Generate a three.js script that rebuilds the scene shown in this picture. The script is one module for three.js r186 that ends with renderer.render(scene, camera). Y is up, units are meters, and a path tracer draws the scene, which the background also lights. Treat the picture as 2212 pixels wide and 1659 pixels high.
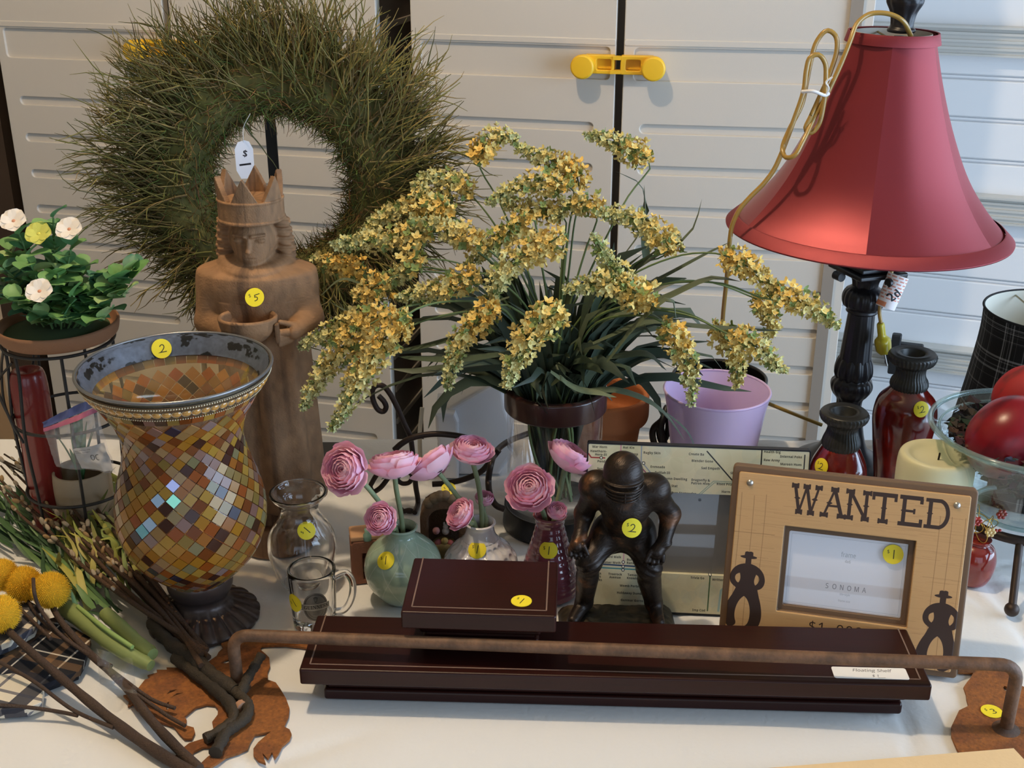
import * as THREE from 'three';
import { mergeGeometries, mergeVertices, toCreasedNormals } from 'three/addons/utils/BufferGeometryUtils.js';
import { RoundedBoxGeometry } from 'three/addons/geometries/RoundedBoxGeometry.js';
import { RectAreaLightUniformsLib } from 'three/addons/lights/RectAreaLightUniformsLib.js';

// ---------------------------------------------------------------- camera, light, exposure
const V = (x, y, z) => new THREE.Vector3(x, y, z);
const FPX = 2600, PITCH = 22.8 * Math.PI / 180, CAM = V(0, 1.45, 0), TABLE = 0.75;
const scene = new THREE.Scene();
const camera = new THREE.PerspectiveCamera(2 * Math.atan(829.5 / FPX) * 180 / Math.PI, 2212 / 1659, 0.05, 60);
camera.position.copy(CAM);
camera.rotation.set(-PITCH, 0, 0);
scene.background = new THREE.Color(0.62, 0.78, 1.0);
const renderer = new THREE.WebGLRenderer({ antialias: true });
renderer.toneMapping = THREE.LinearToneMapping;
renderer.toneMappingExposure = 1.08;
renderer.shadowMap.enabled = true;
RectAreaLightUniformsLib.init();
// daylight through the open garage doorway on the right-hand side
const dayLight = new THREE.RectAreaLight(new THREE.Color(0.55, 0.75, 1.0), 6.0, 2.9, 2.1);
dayLight.position.set(2.55, 1.25, -0.35); dayLight.lookAt(-1.2, 1.0, -1.2); scene.add(dayLight);
// daylight through the second doorway, behind the person taking the picture
const dayLightBack = new THREE.RectAreaLight(new THREE.Color(0.74, 0.86, 1.0), 0.30, 3.6, 2.1);
dayLightBack.position.set(0.2, 1.25, 3.55); dayLightBack.lookAt(0.1, 1.0, -2); scene.add(dayLightBack);

// ---------------------------------------------------------------- helpers
function rng(seed) { let a = seed >>> 0; return () => { a = (a + 0x6D2B79F5) | 0; let t = Math.imul(a ^ (a >>> 15), 1 | a); t = (t + Math.imul(t ^ (t >>> 7), 61 | t)) ^ t; return ((t ^ (t >>> 14)) >>> 0) / 4294967296; }; }
const R0 = rng(7);
const rr = (r, a, b) => a + (b - a) * r();
const clamp = (x, a = 0, b = 1) => Math.min(b, Math.max(a, x));
const lerp = (a, b, t) => a + (b - a) * t;
const sstep = (a, b, x) => { const t = clamp((x - a) / (b - a)); return t * t * (3 - 2 * t); };
const hash2 = (i, j) => { let h = Math.imul(i | 0, 374761393) + Math.imul(j | 0, 668265263); h = Math.imul(h ^ (h >>> 13), 1274126177); return ((h ^ (h >>> 16)) >>> 0) / 4294967296; };
function vnoise(x, y, per = 0) { const i = Math.floor(x), j = Math.floor(y), u = x - i, v = y - j, a = u * u * (3 - 2 * u), b = v * v * (3 - 2 * v); const m = per ? (k) => ((k % per) + per) % per : (k) => k; return lerp(lerp(hash2(m(i), m(j)), hash2(m(i + 1), m(j)), a), lerp(hash2(m(i), m(j + 1)), hash2(m(i + 1), m(j + 1)), a), b); }
const fbm = (x, y, o = 4, per = 0) => { let s = 0, a = 0.5, p = per; for (let k = 0; k < o; k++) { s += a * vnoise(x, y, p); x *= 2; y *= 2; p *= 2; a *= 0.5; } return s / (1 - Math.pow(0.5, o)); };
const n3 = (x, y, z) => (vnoise(x + z * 0.71, y - z * 0.37) + vnoise(y + 17.3 + x * 0.33, z + 5.1)) * 0.5;
// photograph pixel -> direction, then a point on the table plane (lifted by h), on an upright plane, or at a depth
function ray(px, py) { const cx = (px - 1106) / FPX, cy = -(py - 829.5) / FPX, s = Math.sin(PITCH), c = Math.cos(PITCH); return V(cx, cy * c - s, -cy * s - c); }
function T(px, py, h = 0) { const d = ray(px, py), t = (TABLE + h - CAM.y) / d.y; return CAM.clone().addScaledVector(d, t); }
function P(px, py, D) { const d = ray(px, py), t = -D / d.z; return CAM.clone().addScaledVector(d, t); }
function onPlane(px, py, o, ang) { const n = V(-Math.sin(ang), 0, Math.cos(ang)), d = ray(px, py), t = o.clone().sub(CAM).dot(n) / d.dot(n); const p = CAM.clone().addScaledVector(d, t); return { p, u: p.clone().sub(o).dot(V(Math.cos(ang), 0, Math.sin(ang))), y: p.y }; }
const perPx = (p) => { const q = p.clone().sub(CAM); return (q.z * -Math.cos(PITCH) - q.y * Math.sin(PITCH)) / FPX; };
// lathe profile read from the picture: rows (pixel y of the ring's centre, half width in pixels) at ground depth D
function prof(px, D, rows) { return rows.map(([py, hw]) => { const q = P(px, py, D); return [hw * perPx(q), q.y - TABLE]; }); }
const names = {};
function numbered(n) { const k = names[n] = (names[n] === undefined ? 0 : names[n] + 1); return k ? n + '_' + String(k).padStart(3, '0') : n; }
function mesh(name, geo, mat, parent) { const m = new THREE.Mesh(geo, mat); m.name = name; m.castShadow = m.receiveShadow = true; if (parent) parent.add(m); return m; }
function thing(name, label, category, pos = V(0, 0, 0), group) { const g = new THREE.Group(); g.name = numbered(name); g.position.copy(pos); g.userData = { label, category }; if (group) g.userData.group = group; scene.add(g); return g; }
function single(name, geo, mat, label, category, pos, group) { const m = mesh(numbered(name), geo, mat, scene); if (pos) m.position.copy(pos); m.userData = { label, category }; if (group) m.userData.group = group; return m; }
function structure(name, geo, mat) { const m = mesh(name, geo, mat, scene); m.userData = { kind: 'structure' }; return m; }
function part(name, geo, mat, parent, label) { const m = mesh(name, geo, mat, parent); if (label) m.userData.label = label; return m; }
const tbl = (p, y = 0) => V(p.x, TABLE + y, p.z);
// geometry
const box = (w, h, d, x = 0, y = 0, z = 0, r = 0) => { const g = r ? new RoundedBoxGeometry(w, h, d, 2, r) : new THREE.BoxGeometry(w, h, d); g.translate(x, y, z); return g; };
const merge = (list) => mergeGeometries(list.map((g) => { const q = g.index ? g.toNonIndexed() : g; for (const k of Object.keys(q.attributes)) if (!['position', 'normal', 'uv', 'color'].includes(k)) q.deleteAttribute(k); return q; }));
function smooth(pts, n = 48) { const c = new THREE.CatmullRomCurve3(pts.map(([a, b]) => V(a, b, 0)), false, 'centripetal'); return c.getPoints(n).map((p) => [Math.max(0, p.x), p.y]); }
const lathe = (pts, seg = 64) => new THREE.LatheGeometry(pts.map(([a, b]) => new THREE.Vector2(Math.max(a, 0), b)), seg);
function vessel(pts, th, n = 48, seg = 72, floor = 0) { const o = smooth(pts, n), i = []; for (let k = o.length - 1; k >= 0; k--) i.push([Math.max(0, o[k][0] - th), Math.max(o[k][1], floor)]); return lathe([[0, o[0][1]], ...o, [o[o.length - 1][0] - th / 2, o[o.length - 1][1] + th * 0.45], ...i, [0, floor]], seg); }
function orient(g) { const p = g.attributes.position, n = g.attributes.normal, ix = g.index.array, a = V(), b = V(), c = V(), m = V(); for (let i = 0; i < ix.length; i += 3) { a.fromBufferAttribute(p, ix[i]); b.fromBufferAttribute(p, ix[i + 1]).sub(a); c.fromBufferAttribute(p, ix[i + 2]).sub(a); m.fromBufferAttribute(n, ix[i]); if (b.cross(c).dot(m) < 0) { const t = ix[i + 1]; ix[i + 1] = ix[i + 2]; ix[i + 2] = t; } } return g; }
const curve = (pts, closed = false) => new THREE.CatmullRomCurve3(pts, closed, 'centripetal');
function tube(pts, r, seg = 24, rad = 8, closed = false) {   // swept round rod, radius number or function of t, with closed ends
  const c = pts.isCurve || pts.getPointAt ? pts : curve(pts, closed), rf = typeof r === 'function' ? r : () => r, fr = c.computeFrenetFrames(seg, closed), pos = [], nor = [], uv = [], idx = []; const L = c.getLength();
  for (let i = 0; i <= seg; i++) { const t = i / seg, p = c.getPointAt(t), q = rf(t); for (let j = 0; j <= rad; j++) { const a = j / rad * Math.PI * 2, n = fr.normals[i].clone().multiplyScalar(Math.cos(a)).addScaledVector(fr.binormals[i], Math.sin(a)); nor.push(n.x, n.y, n.z); pos.push(p.x + n.x * q, p.y + n.y * q, p.z + n.z * q); uv.push(t * L, j / rad * q * 6.28); } }
  const w = rad + 1; for (let i = 0; i < seg; i++) for (let j = 0; j < rad; j++) { const a = i * w + j; idx.push(a, a + w, a + 1, a + 1, a + w, a + w + 1); }
  if (!closed) for (const e of [0, seg]) { const t = fr.tangents[e].clone().multiplyScalar(e ? 1 : -1), p = c.getPointAt(e / seg), b = pos.length / 3; pos.push(p.x, p.y, p.z); nor.push(t.x, t.y, t.z); uv.push(0, 0); for (let j = 0; j <= rad; j++) { const k = (e * w + j) * 3; pos.push(pos[k], pos[k + 1], pos[k + 2]); nor.push(t.x, t.y, t.z); uv.push(0, 0); } for (let j = 0; j < rad; j++) e ? idx.push(b, b + 1 + j, b + 2 + j) : idx.push(b, b + 2 + j, b + 1 + j); }
  const g = new THREE.BufferGeometry(); g.setAttribute('position', new THREE.Float32BufferAttribute(pos, 3)); g.setAttribute('normal', new THREE.Float32BufferAttribute(nor, 3)); g.setAttribute('uv', new THREE.Float32BufferAttribute(uv, 2)); g.setIndex(idx); return orient(g);
}
function paint(geo, col) { const n = geo.attributes.position.count, a = new Float32Array(n * 3), c = new THREE.Color(); for (let i = 0; i < n; i++) { if (typeof col === 'function') { const q = col(geo.attributes.position.getX(i), geo.attributes.position.getY(i), geo.attributes.position.getZ(i), i); c.setRGB(q[0], q[1], q[2]); } else c.setRGB(col[0], col[1], col[2]); a[i * 3] = c.r; a[i * 3 + 1] = c.g; a[i * 3 + 2] = c.b; } geo.setAttribute('color', new THREE.BufferAttribute(a, 3)); return geo; }
function warp(geo, f) { const p = geo.attributes.position, v = V(); for (let i = 0; i < p.count; i++) { v.fromBufferAttribute(p, i); f(v); p.setXYZ(i, v.x, v.y, v.z); } p.needsUpdate = true; geo.computeVertexNormals(); return geo; }
function grid(nu, nv, f) { const pos = [], uv = [], idx = []; for (let j = 0; j <= nv; j++) for (let i = 0; i <= nu; i++) { const p = f(i / nu, j / nv); pos.push(p.x, p.y, p.z); uv.push(i / nu, j / nv); } for (let j = 0; j < nv; j++) for (let i = 0; i < nu; i++) { const a = j * (nu + 1) + i, b = a + nu + 1; idx.push(a, a + 1, b, b, a + 1, b + 1); } const g = new THREE.BufferGeometry(); g.setAttribute('position', new THREE.Float32BufferAttribute(pos, 3)); g.setAttribute('uv', new THREE.Float32BufferAttribute(uv, 2)); g.setIndex(idx); g.computeVertexNormals(); return g; }
function boxUV(geo) { const g = geo.index ? geo.toNonIndexed() : geo, p = g.attributes.position, n = g.attributes.normal, uv = new Float32Array(p.count * 2); for (let i = 0; i < p.count; i += 3) { let ax = 0, ay = 0, az = 0; for (let k = 0; k < 3; k++) { ax += Math.abs(n.getX(i + k)); ay += Math.abs(n.getY(i + k)); az += Math.abs(n.getZ(i + k)); } for (let k = 0; k < 3; k++) { const x = p.getX(i + k), y = p.getY(i + k), z = p.getZ(i + k); const [u, v] = ay >= ax && ay >= az ? [x, z] : ax >= az ? [z, y] : [x, y]; uv[(i + k) * 2] = u; uv[(i + k) * 2 + 1] = v; } } g.setAttribute('uv', new THREE.BufferAttribute(uv, 2)); return g; }
const flat = (pts, holes = []) => { const s = new THREE.Shape(pts.map(([x, y]) => new THREE.Vector2(x, y))); for (const h of holes) s.holes.push(new THREE.Path(h.map(([x, y]) => new THREE.Vector2(x, y)))); return s; };
const extrude = (shape, depth, bevel = 0, seg = 2) => new THREE.ExtrudeGeometry(shape, { depth, bevelEnabled: bevel > 0, bevelThickness: bevel, bevelSize: bevel, bevelOffset: -bevel, bevelSegments: seg, curveSegments: 10 });
const place = (g, pos, dir, up = V(0, 1, 0)) => { const m = new THREE.Matrix4().lookAt(V(0, 0, 0), dir.clone().negate(), up); m.setPosition(pos); g.applyMatrix4(m); return g; };   // +z of g along dir
// signed distance field -> mesh (surface nets)
function sdfMesh(f, lo, hi, h) {
  const nx = Math.ceil((hi.x - lo.x) / h) + 1, ny = Math.ceil((hi.y - lo.y) / h) + 1, nz = Math.ceil((hi.z - lo.z) / h) + 1, val = new Float32Array(nx * ny * nz), id = (i, j, k) => (k * ny + j) * nx + i;
  for (let k = 0; k < nz; k++) for (let j = 0; j < ny; j++) for (let i = 0; i < nx; i++) val[id(i, j, k)] = f(lo.x + i * h, lo.y + j * h, lo.z + k * h);
  const vid = new Int32Array(nx * ny * nz).fill(-1), pos = [], nor = [];
  for (let k = 0; k < nz - 1; k++) for (let j = 0; j < ny - 1; j++) for (let i = 0; i < nx - 1; i++) {
    let c = 0, sx = 0, sy = 0, sz = 0; const corner = (q) => val[id(i + (q & 1), j + ((q >> 1) & 1), k + (q >> 2))];
    for (let q = 0; q < 8; q++) for (const b of [1, 2, 4]) if (!(q & b)) { const a0 = corner(q), a1 = corner(q | b); if ((a0 < 0) !== (a1 < 0)) { const t = a0 / (a0 - a1); c++; sx += (q & 1) + (b === 1 ? t : 0); sy += ((q >> 1) & 1) + (b === 2 ? t : 0); sz += (q >> 2) + (b === 4 ? t : 0); } }
    if (c) { const x = lo.x + (i + sx / c) * h, y = lo.y + (j + sy / c) * h, z = lo.z + (k + sz / c) * h, e = h * 0.5; vid[id(i, j, k)] = pos.length / 3; pos.push(x, y, z); const g = V(f(x + e, y, z) - f(x - e, y, z), f(x, y + e, z) - f(x, y - e, z), f(x, y, z + e) - f(x, y, z - e)).normalize(); nor.push(g.x, g.y, g.z); }
  }
  const idx = [], quad = (a, b, c, d, flip) => { if (a < 0 || b < 0 || c < 0 || d < 0) return; flip ? idx.push(a, c, b, a, d, c) : idx.push(a, b, c, a, c, d); };
  for (let k = 1; k < nz - 1; k++) for (let j = 1; j < ny - 1; j++) for (let i = 1; i < nx - 1; i++) { const s = val[id(i, j, k)] < 0;
    if (s !== (val[id(i + 1, j, k)] < 0)) quad(vid[id(i, j - 1, k - 1)], vid[id(i, j, k - 1)], vid[id(i, j, k)], vid[id(i, j - 1, k)], !s);
    if (s !== (val[id(i, j + 1, k)] < 0)) quad(vid[id(i - 1, j, k - 1)], vid[id(i - 1, j, k)], vid[id(i, j, k)], vid[id(i, j, k - 1)], !s);
    if (s !== (val[id(i, j, k + 1)] < 0)) quad(vid[id(i - 1, j - 1, k)], vid[id(i, j - 1, k)], vid[id(i, j, k)], vid[id(i - 1, j, k)], !s); }
  const g = new THREE.BufferGeometry(); g.setAttribute('position', new THREE.Float32BufferAttribute(pos, 3)); g.setAttribute('normal', new THREE.Float32BufferAttribute(nor, 3)); g.setAttribute('uv', new THREE.Float32BufferAttribute(pos.length / 3 * 2, 2)); const uv = []; for (let i = 0; i < pos.length; i += 3) uv.push(pos[i] + pos[i + 2], pos[i + 1]); g.setAttribute('uv', new THREE.Float32BufferAttribute(uv, 2)); g.setIndex(idx); return orient(g);
}
const smin = (a, b, k) => { const h = Math.max(k - Math.abs(a - b), 0) / k; return Math.min(a, b) - h * h * k * 0.25; };
const smax = (a, b, k) => -smin(-a, -b, k);
const sCap = (x, y, z, a, b, ra, rb) => { const bx = b[0] - a[0], by = b[1] - a[1], bz = b[2] - a[2], px = x - a[0], py = y - a[1], pz = z - a[2], t = clamp((px * bx + py * by + pz * bz) / (bx * bx + by * by + bz * bz)); return Math.hypot(px - bx * t, py - by * t, pz - bz * t) - lerp(ra, rb, t); };
const sEll = (x, y, z, c, r) => { const a = (x - c[0]) / r[0], b = (y - c[1]) / r[1], d = (z - c[2]) / r[2], k = Math.hypot(a, b, d), m = Math.hypot(a / r[0], b / r[1], d / r[2]); return m < 1e-6 ? -Math.min(...r) : k * (k - 1) / m; };
const sBox = (x, y, z, c, b, r) => { const qx = Math.abs(x - c[0]) - b[0] + r, qy = Math.abs(y - c[1]) - b[1] + r, qz = Math.abs(z - c[2]) - b[2] + r; return Math.hypot(Math.max(qx, 0), Math.max(qy, 0), Math.max(qz, 0)) + Math.min(Math.max(qx, qy, qz), 0) - r; };
// textures and materials
function dataTex(w, h, f, srgb = true, rep = null) { const d = new Uint8Array(w * h * 4); for (let j = 0; j < h; j++) for (let i = 0; i < w; i++) { const c = f(i / w, j / h, i, j), k = (j * w + i) * 4; if (typeof c === 'number') d[k] = d[k + 1] = d[k + 2] = clamp(c) * 255; else for (let q = 0; q < 3; q++) d[k + q] = clamp(c[q]) * 255; d[k + 3] = 255; } const t = new THREE.DataTexture(d, w, h); t.wrapS = t.wrapT = THREE.RepeatWrapping; t.magFilter = THREE.LinearFilter; t.minFilter = THREE.LinearMipmapLinearFilter; t.generateMipmaps = true; if (srgb) t.colorSpace = THREE.SRGBColorSpace; if (rep) t.repeat.set(rep[0], rep[1]); t.needsUpdate = true; return t; }
function canvasTex(w, h, draw) { const c = document.createElement('canvas'); c.width = w; c.height = h; draw(c.getContext('2d'), w, h); const t = new THREE.CanvasTexture(c); t.colorSpace = THREE.SRGBColorSpace; return t; }
const M = (color, roughness = 0.7, o = {}) => new THREE.MeshStandardMaterial({ color, roughness, ...o });
const MP = (color, roughness = 0.5, o = {}) => new THREE.MeshPhysicalMaterial({ color, roughness, ...o });
const grainTex = dataTex(256, 256, (u, v) => 0.5 + 0.5 * (fbm(u * 32, v * 32, 3, 32) - 0.5) * 1.6, false);   // fine relief
const withRep = (t, r) => { const c = t.clone(); c.repeat.set(r, r); c.needsUpdate = true; return c; };
const grain40 = withRep(grainTex, 14), grain12 = withRep(grainTex, 5);
const clothesTint = (a, b, n, s) => dataTex(256, 256, (u, v) => { const t = fbm(u * n, v * n, 4, n), q = sstep(0.5 - s, 0.5 + s, t); return [lerp(a[0], b[0], q), lerp(a[1], b[1], q), lerp(a[2], b[2], q)]; });
const gold = M(0xc8a04a, 0.35, { metalness: 0.8 });
// round yellow price sticker, bent about a vertical axis where it sits on a round thing
const stickerTex = {};
function sticker(parent, txt, pos, dir, o = {}) {
  const rot = o.rot || 0, key = txt + rot;
  stickerTex[key] = stickerTex[key] || M(0xffffff, 0.55, { map: canvasTex(160, 160, (c) => { c.fillStyle = '#f6e02c'; c.fillRect(0, 0, 160, 160); c.translate(80, 80); c.rotate(rot); c.strokeStyle = '#2b2a18'; c.fillStyle = '#2b2a18'; c.lineCap = 'round'; const d = txt.slice(1); if (txt[0] === '$') { c.font = '40px sans-serif'; c.textAlign = 'center'; c.textBaseline = 'middle'; c.fillText('$', -36, -22); } c.lineWidth = 7;
    c.beginPath(); if (d === '1') { c.moveTo(8, -34); c.lineTo(2, 34); } else if (d === '2') { c.moveTo(-12, -18); c.bezierCurveTo(2, -44, 34, -26, 14, 4); c.bezierCurveTo(4, 18, -4, 26, -14, 30); c.lineTo(34, 28); } else if (d === '5') { c.moveTo(44, -20); c.lineTo(4, -16); c.lineTo(2, 0); c.bezierCurveTo(30, -6, 30, 34, -4, 30); } else { c.moveTo(-4, -20); c.bezierCurveTo(30, -28, 28, 0, 8, 2); c.bezierCurveTo(40, 4, 30, 36, -4, 26); } c.stroke(); }) });
  const r = o.r || 0.0095, bend = o.bend || 0, th = 0.0004, g = new THREE.CylinderGeometry(r, r, th, 32, 1); g.rotateX(Math.PI / 2);
  const top = grid(10, 24, (u, v) => { const a = v * Math.PI * 2; return V(Math.cos(a) * r * u, Math.sin(a) * r * u, th); }), uv = top.attributes.uv, p = top.attributes.position; for (let i = 0; i < p.count; i++) uv.setXY(i, 0.5 + p.getX(i) / r * 0.5, 0.5 + p.getY(i) / r * 0.5);
  const bottom = grid(10, 24, (u, v) => { const a = -v * Math.PI * 2; return V(Math.cos(a) * r * u, Math.sin(a) * r * u, 0); }), ub = bottom.attributes.uv; for (let i = 0; i < ub.count; i++) ub.setXY(i, 0.05, 0.05);
  const gg = merge([top, bottom]); if (bend) warp(gg, (v) => { v.z -= v.x * v.x / (2 * bend) + (o.bendY ? v.y * v.y / (2 * o.bendY) : 0); });
  place(gg, pos, dir); return part('price_sticker', gg, stickerTex[key], parent, 'round yellow price sticker marked ' + (txt[0] === '$' ? txt : d1(txt)));
}
const d1 = (t) => t.slice(1);
// ---------------------------------------------------------------- the garage
const concrete = M(0x8d8880, 0.85, { map: clothesTint([0.60, 0.58, 0.55], [0.5, 0.48, 0.45], 8, 0.3) });
const drywall = M(0xb3a690, 0.9);
const darkStud = M(0x4a3b30, 0.85);
structure('floor', boxUV(box(5.4, 0.1, 7.4, 0.1, -0.05, 0.05)), concrete);
structure('ceiling', box(5.4, 0.1, 7.4, 0.1, 2.95, 0.05), drywall);
structure('wall_back', box(5.4, 2.9, 0.12, 0.1, 1.45, -3.42), M(0x6b5a4c, 0.9));
structure('wall_left', box(0.12, 2.9, 7.2, -2.56, 1.45, 0.1), drywall);
structure('wall_right', merge([box(0.12, 0.75, 7.2, 2.76, 2.525, 0.1), box(0.12, 2.15, 1.66, 2.76, 1.075, -2.52), box(0.12, 2.15, 2.4, 2.76, 1.075, 2.4)]), drywall);
structure('wall_front', merge([box(5.4, 0.75, 0.12, 0.1, 2.525, 3.75), box(0.9, 2.15, 0.12, -2.1, 1.075, 3.75), box(0.6, 2.15, 0.12, 2.4, 1.075, 3.75)]), drywall);

// ceiling lamp: porcelain holder and bare warm bulb
{
  const p = V(-0.42, 2.9, -1.02), L = thing('ceiling_lamp', 'bare warm bulb in a white porcelain ceiling holder', 'lamp', p);
  part('lamp_holder', lathe([[0, 0], [0.06, 0], [0.058, -0.015], [0.035, -0.03], [0.022, -0.06], [0, -0.06]], 40), M(0xe9e4da, 0.3), L);
  part('bulb', lathe(smooth([[0.014, -0.058], [0.02, -0.08], [0.032, -0.11], [0.03, -0.14], [0.015, -0.158], [0, -0.162]], 24), 32), M(0xfff0d8, 0.4, { emissive: new THREE.Color(1, 0.8, 0.55), emissiveIntensity: 6 }), L);
  const l = new THREE.PointLight(new THREE.Color(1.0, 0.80, 0.555), 5.0); l.position.set(0, -0.12, 0); l.castShadow = true; l.shadow.radius = 2; l.shadow.mapSize.set(2048, 2048); L.add(l);
}

// ---------------------------------------------------------------- plastic storage cabinets behind the table
const CANG = 14 * Math.PI / 180, CO = P(1340, 100, 2.1);
const resin = M(new THREE.Color(0.62, 0.565, 0.495), 0.42, { bumpMap: withRep(grainTex, 30), bumpScale: 0.00006 }), resinDark = M(new THREE.Color(0.30, 0.26, 0.22), 0.55), seamBlack = M(0x14100d, 0.9), handleYellow = M(new THREE.Color(0.86, 0.50, 0.02), 0.45);
const stadium = (x0, x1, y0, y1) => { const r = (y1 - y0) / 2, cy = (y0 + y1) / 2, o = []; for (let i = 0; i <= 8; i++) { const a = -Math.PI / 2 + Math.PI * i / 8; o.push([x1 - r + Math.cos(a) * r, cy + Math.sin(a) * r]); } for (let i = 0; i <= 8; i++) { const a = Math.PI / 2 + Math.PI * i / 8; o.push([x0 + r + Math.cos(a) * r, cy + Math.sin(a) * r]); } return o; };
const rrect = (x0, x1, y0, y1, r, n = 5) => { const o = []; for (const [cx, cy, a0] of [[x1 - r, y0 + r, -90], [x1 - r, y1 - r, 0], [x0 + r, y1 - r, 90], [x0 + r, y0 + r, 180]]) for (let i = 0; i <= n; i++) { const a = (a0 + 90 * i / n) * Math.PI / 180; o.push([cx + Math.cos(a) * r, cy + Math.sin(a) * r]); } return o; };
const DOORTOP = 1.62, GROOVES = []; for (let y = 1.058; y > 0.1; y -= 0.0719) GROOVES.push(y);
function cabinetDoor(parent, u0, u1, ang, hingeLeft) {   // local frame: x along the door, z towards the room
  const w = u1 - u0, holes = GROOVES.map((y) => stadium(0.032, w - 0.036, y - 0.0155, y));
  holes.push(rrect(0.018, w - 0.010, 1.132, 1.186, 0.007)); for (let y = 1.30; y < 1.6; y += 0.0719) holes.push(stadium(0.032, w - 0.036, y - 0.0155, y));
  const skin = extrude(flat(rrect(0, w, 0.06, DOORTOP, 0.004), holes), 0.0035, 0.0016, 3), back = box(w - 0.004, DOORTOP - 0.064, 0.02, w / 2, (DOORTOP + 0.06) / 2, -0.0098);
  const edge = extrude(flat(rrect(0, w, 1.189, 1.2, 0.004)), 0.0052, 0.0015, 2);
  const d = part('door', boxUV(merge([skin, back])), resin, parent); d.position.set(u0, 0, 0); d.rotation.y = -ang; part('door_ridge', edge, resin, d);
  // moulded latch handle: round grip and open strap towards the seam
  const hx = hingeLeft ? w - 0.052 : 0.052, s = hingeLeft ? 1 : -1, yc = 1.157;
  const grip = lathe([[0, 0.034], [0.0165, 0.034], [0.0195, 0.0325], [0.0205, 0.029], [0.019, 0.012], [0.016, 0.0], [0, 0]], 40); grip.rotateX(Math.PI / 2); const dish = grip; dish.translate(hx, yc - 0.001, 0.0055);
  const strap = extrude(flat(rrect(0, s > 0 ? 0.052 : 0.056, -0.0155, 0.0155, 0.003), [rrect(0.022, 0.047, -0.009, 0.009, 0.003)]), 0.014, 0.0015, 2); if (s < 0) strap.rotateY(Math.PI); strap.translate(hx, yc + 0.002, s < 0 ? 0.0195 : 0.0055);
  const pad = box(0.044, 0.016, 0.004, hx + s * 0.029, yc + 0.002, 0.009); const tip1 = box(0.014, 0.006, 0.012, hx + s * 0.062, yc + 0.0135, 0.016), tip2 = box(0.018, 0.006, 0.012, hx + s * 0.064, yc - 0.0095, 0.016);
  part('latch_handle', merge([dish, strap, pad, ...(hingeLeft ? [] : [tip1, tip2])]), handleYellow, d, 'yellow plastic latch handle');
  return d;
}
function cabinet(label, uL, uS, uR, angR) {
  const g = thing('storage_cabinet', label, 'cabinet', V(CO.x, 0, CO.z), 'plastic storage cabinets'); g.rotation.y = -CANG;
  const x0 = uL, x1 = uR, w = x1 - x0;
  part('body', merge([box(0.02, 1.7, 0.48, x0 + 0.01, 0.87, -0.262), box(0.02, 1.7, 0.48, x1 - 0.03, 0.87, -0.262), box(w - 0.04, 1.7, 0.02, (x0 + x1) / 2 - 0.01, 0.87, -0.5), box(w - 0.02, 0.05, 0.48, (x0 + x1) / 2 - 0.01, 0.045, -0.262), box(w - 0.02, 0.05, 0.5, (x0 + x1) / 2 - 0.01, 1.745, -0.25), box(0.05, 1.66, 0.02, uS, 0.9, -0.06)]), resinDark, g);
  for (let y = 0.12; y < 1.6; y += 0.0719) part('side_rib', box(0.004, 0.012, 0.40, x1 - 0.0185, y, -0.27, 0.0015), resin, g);
  cabinetDoor(g, uL, uS - 0.004, 0, true); cabinetDoor(g, uS + 0.009, uR, angR, false);
  return g;
}
const uAt = (px, py) => onPlane(px, py, CO, CANG).u;
cabinet('taupe plastic storage cabinet half hidden behind the twig wreath', uAt(-2, 100), uAt(362, 60), uAt(848, 850), 0);
cabinet('taupe plastic storage cabinet behind the yellow flowers and red lamp', uAt(889, 60), uAt(1337, 100), uAt(1868, 250), -0.09);
// dark stud beside the left cabinet
structure('trim_1', box(0.09, 2.9, 0.09, P(-20, 400, 2.75).x, 1.45, -2.8), darkStud);
structure('trim_2', box(0.05, 1.3, 0.03, P(12, 800, 1.75).x - 0.022, 0.65, -1.75), M(0xa88a68, 0.8));

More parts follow.
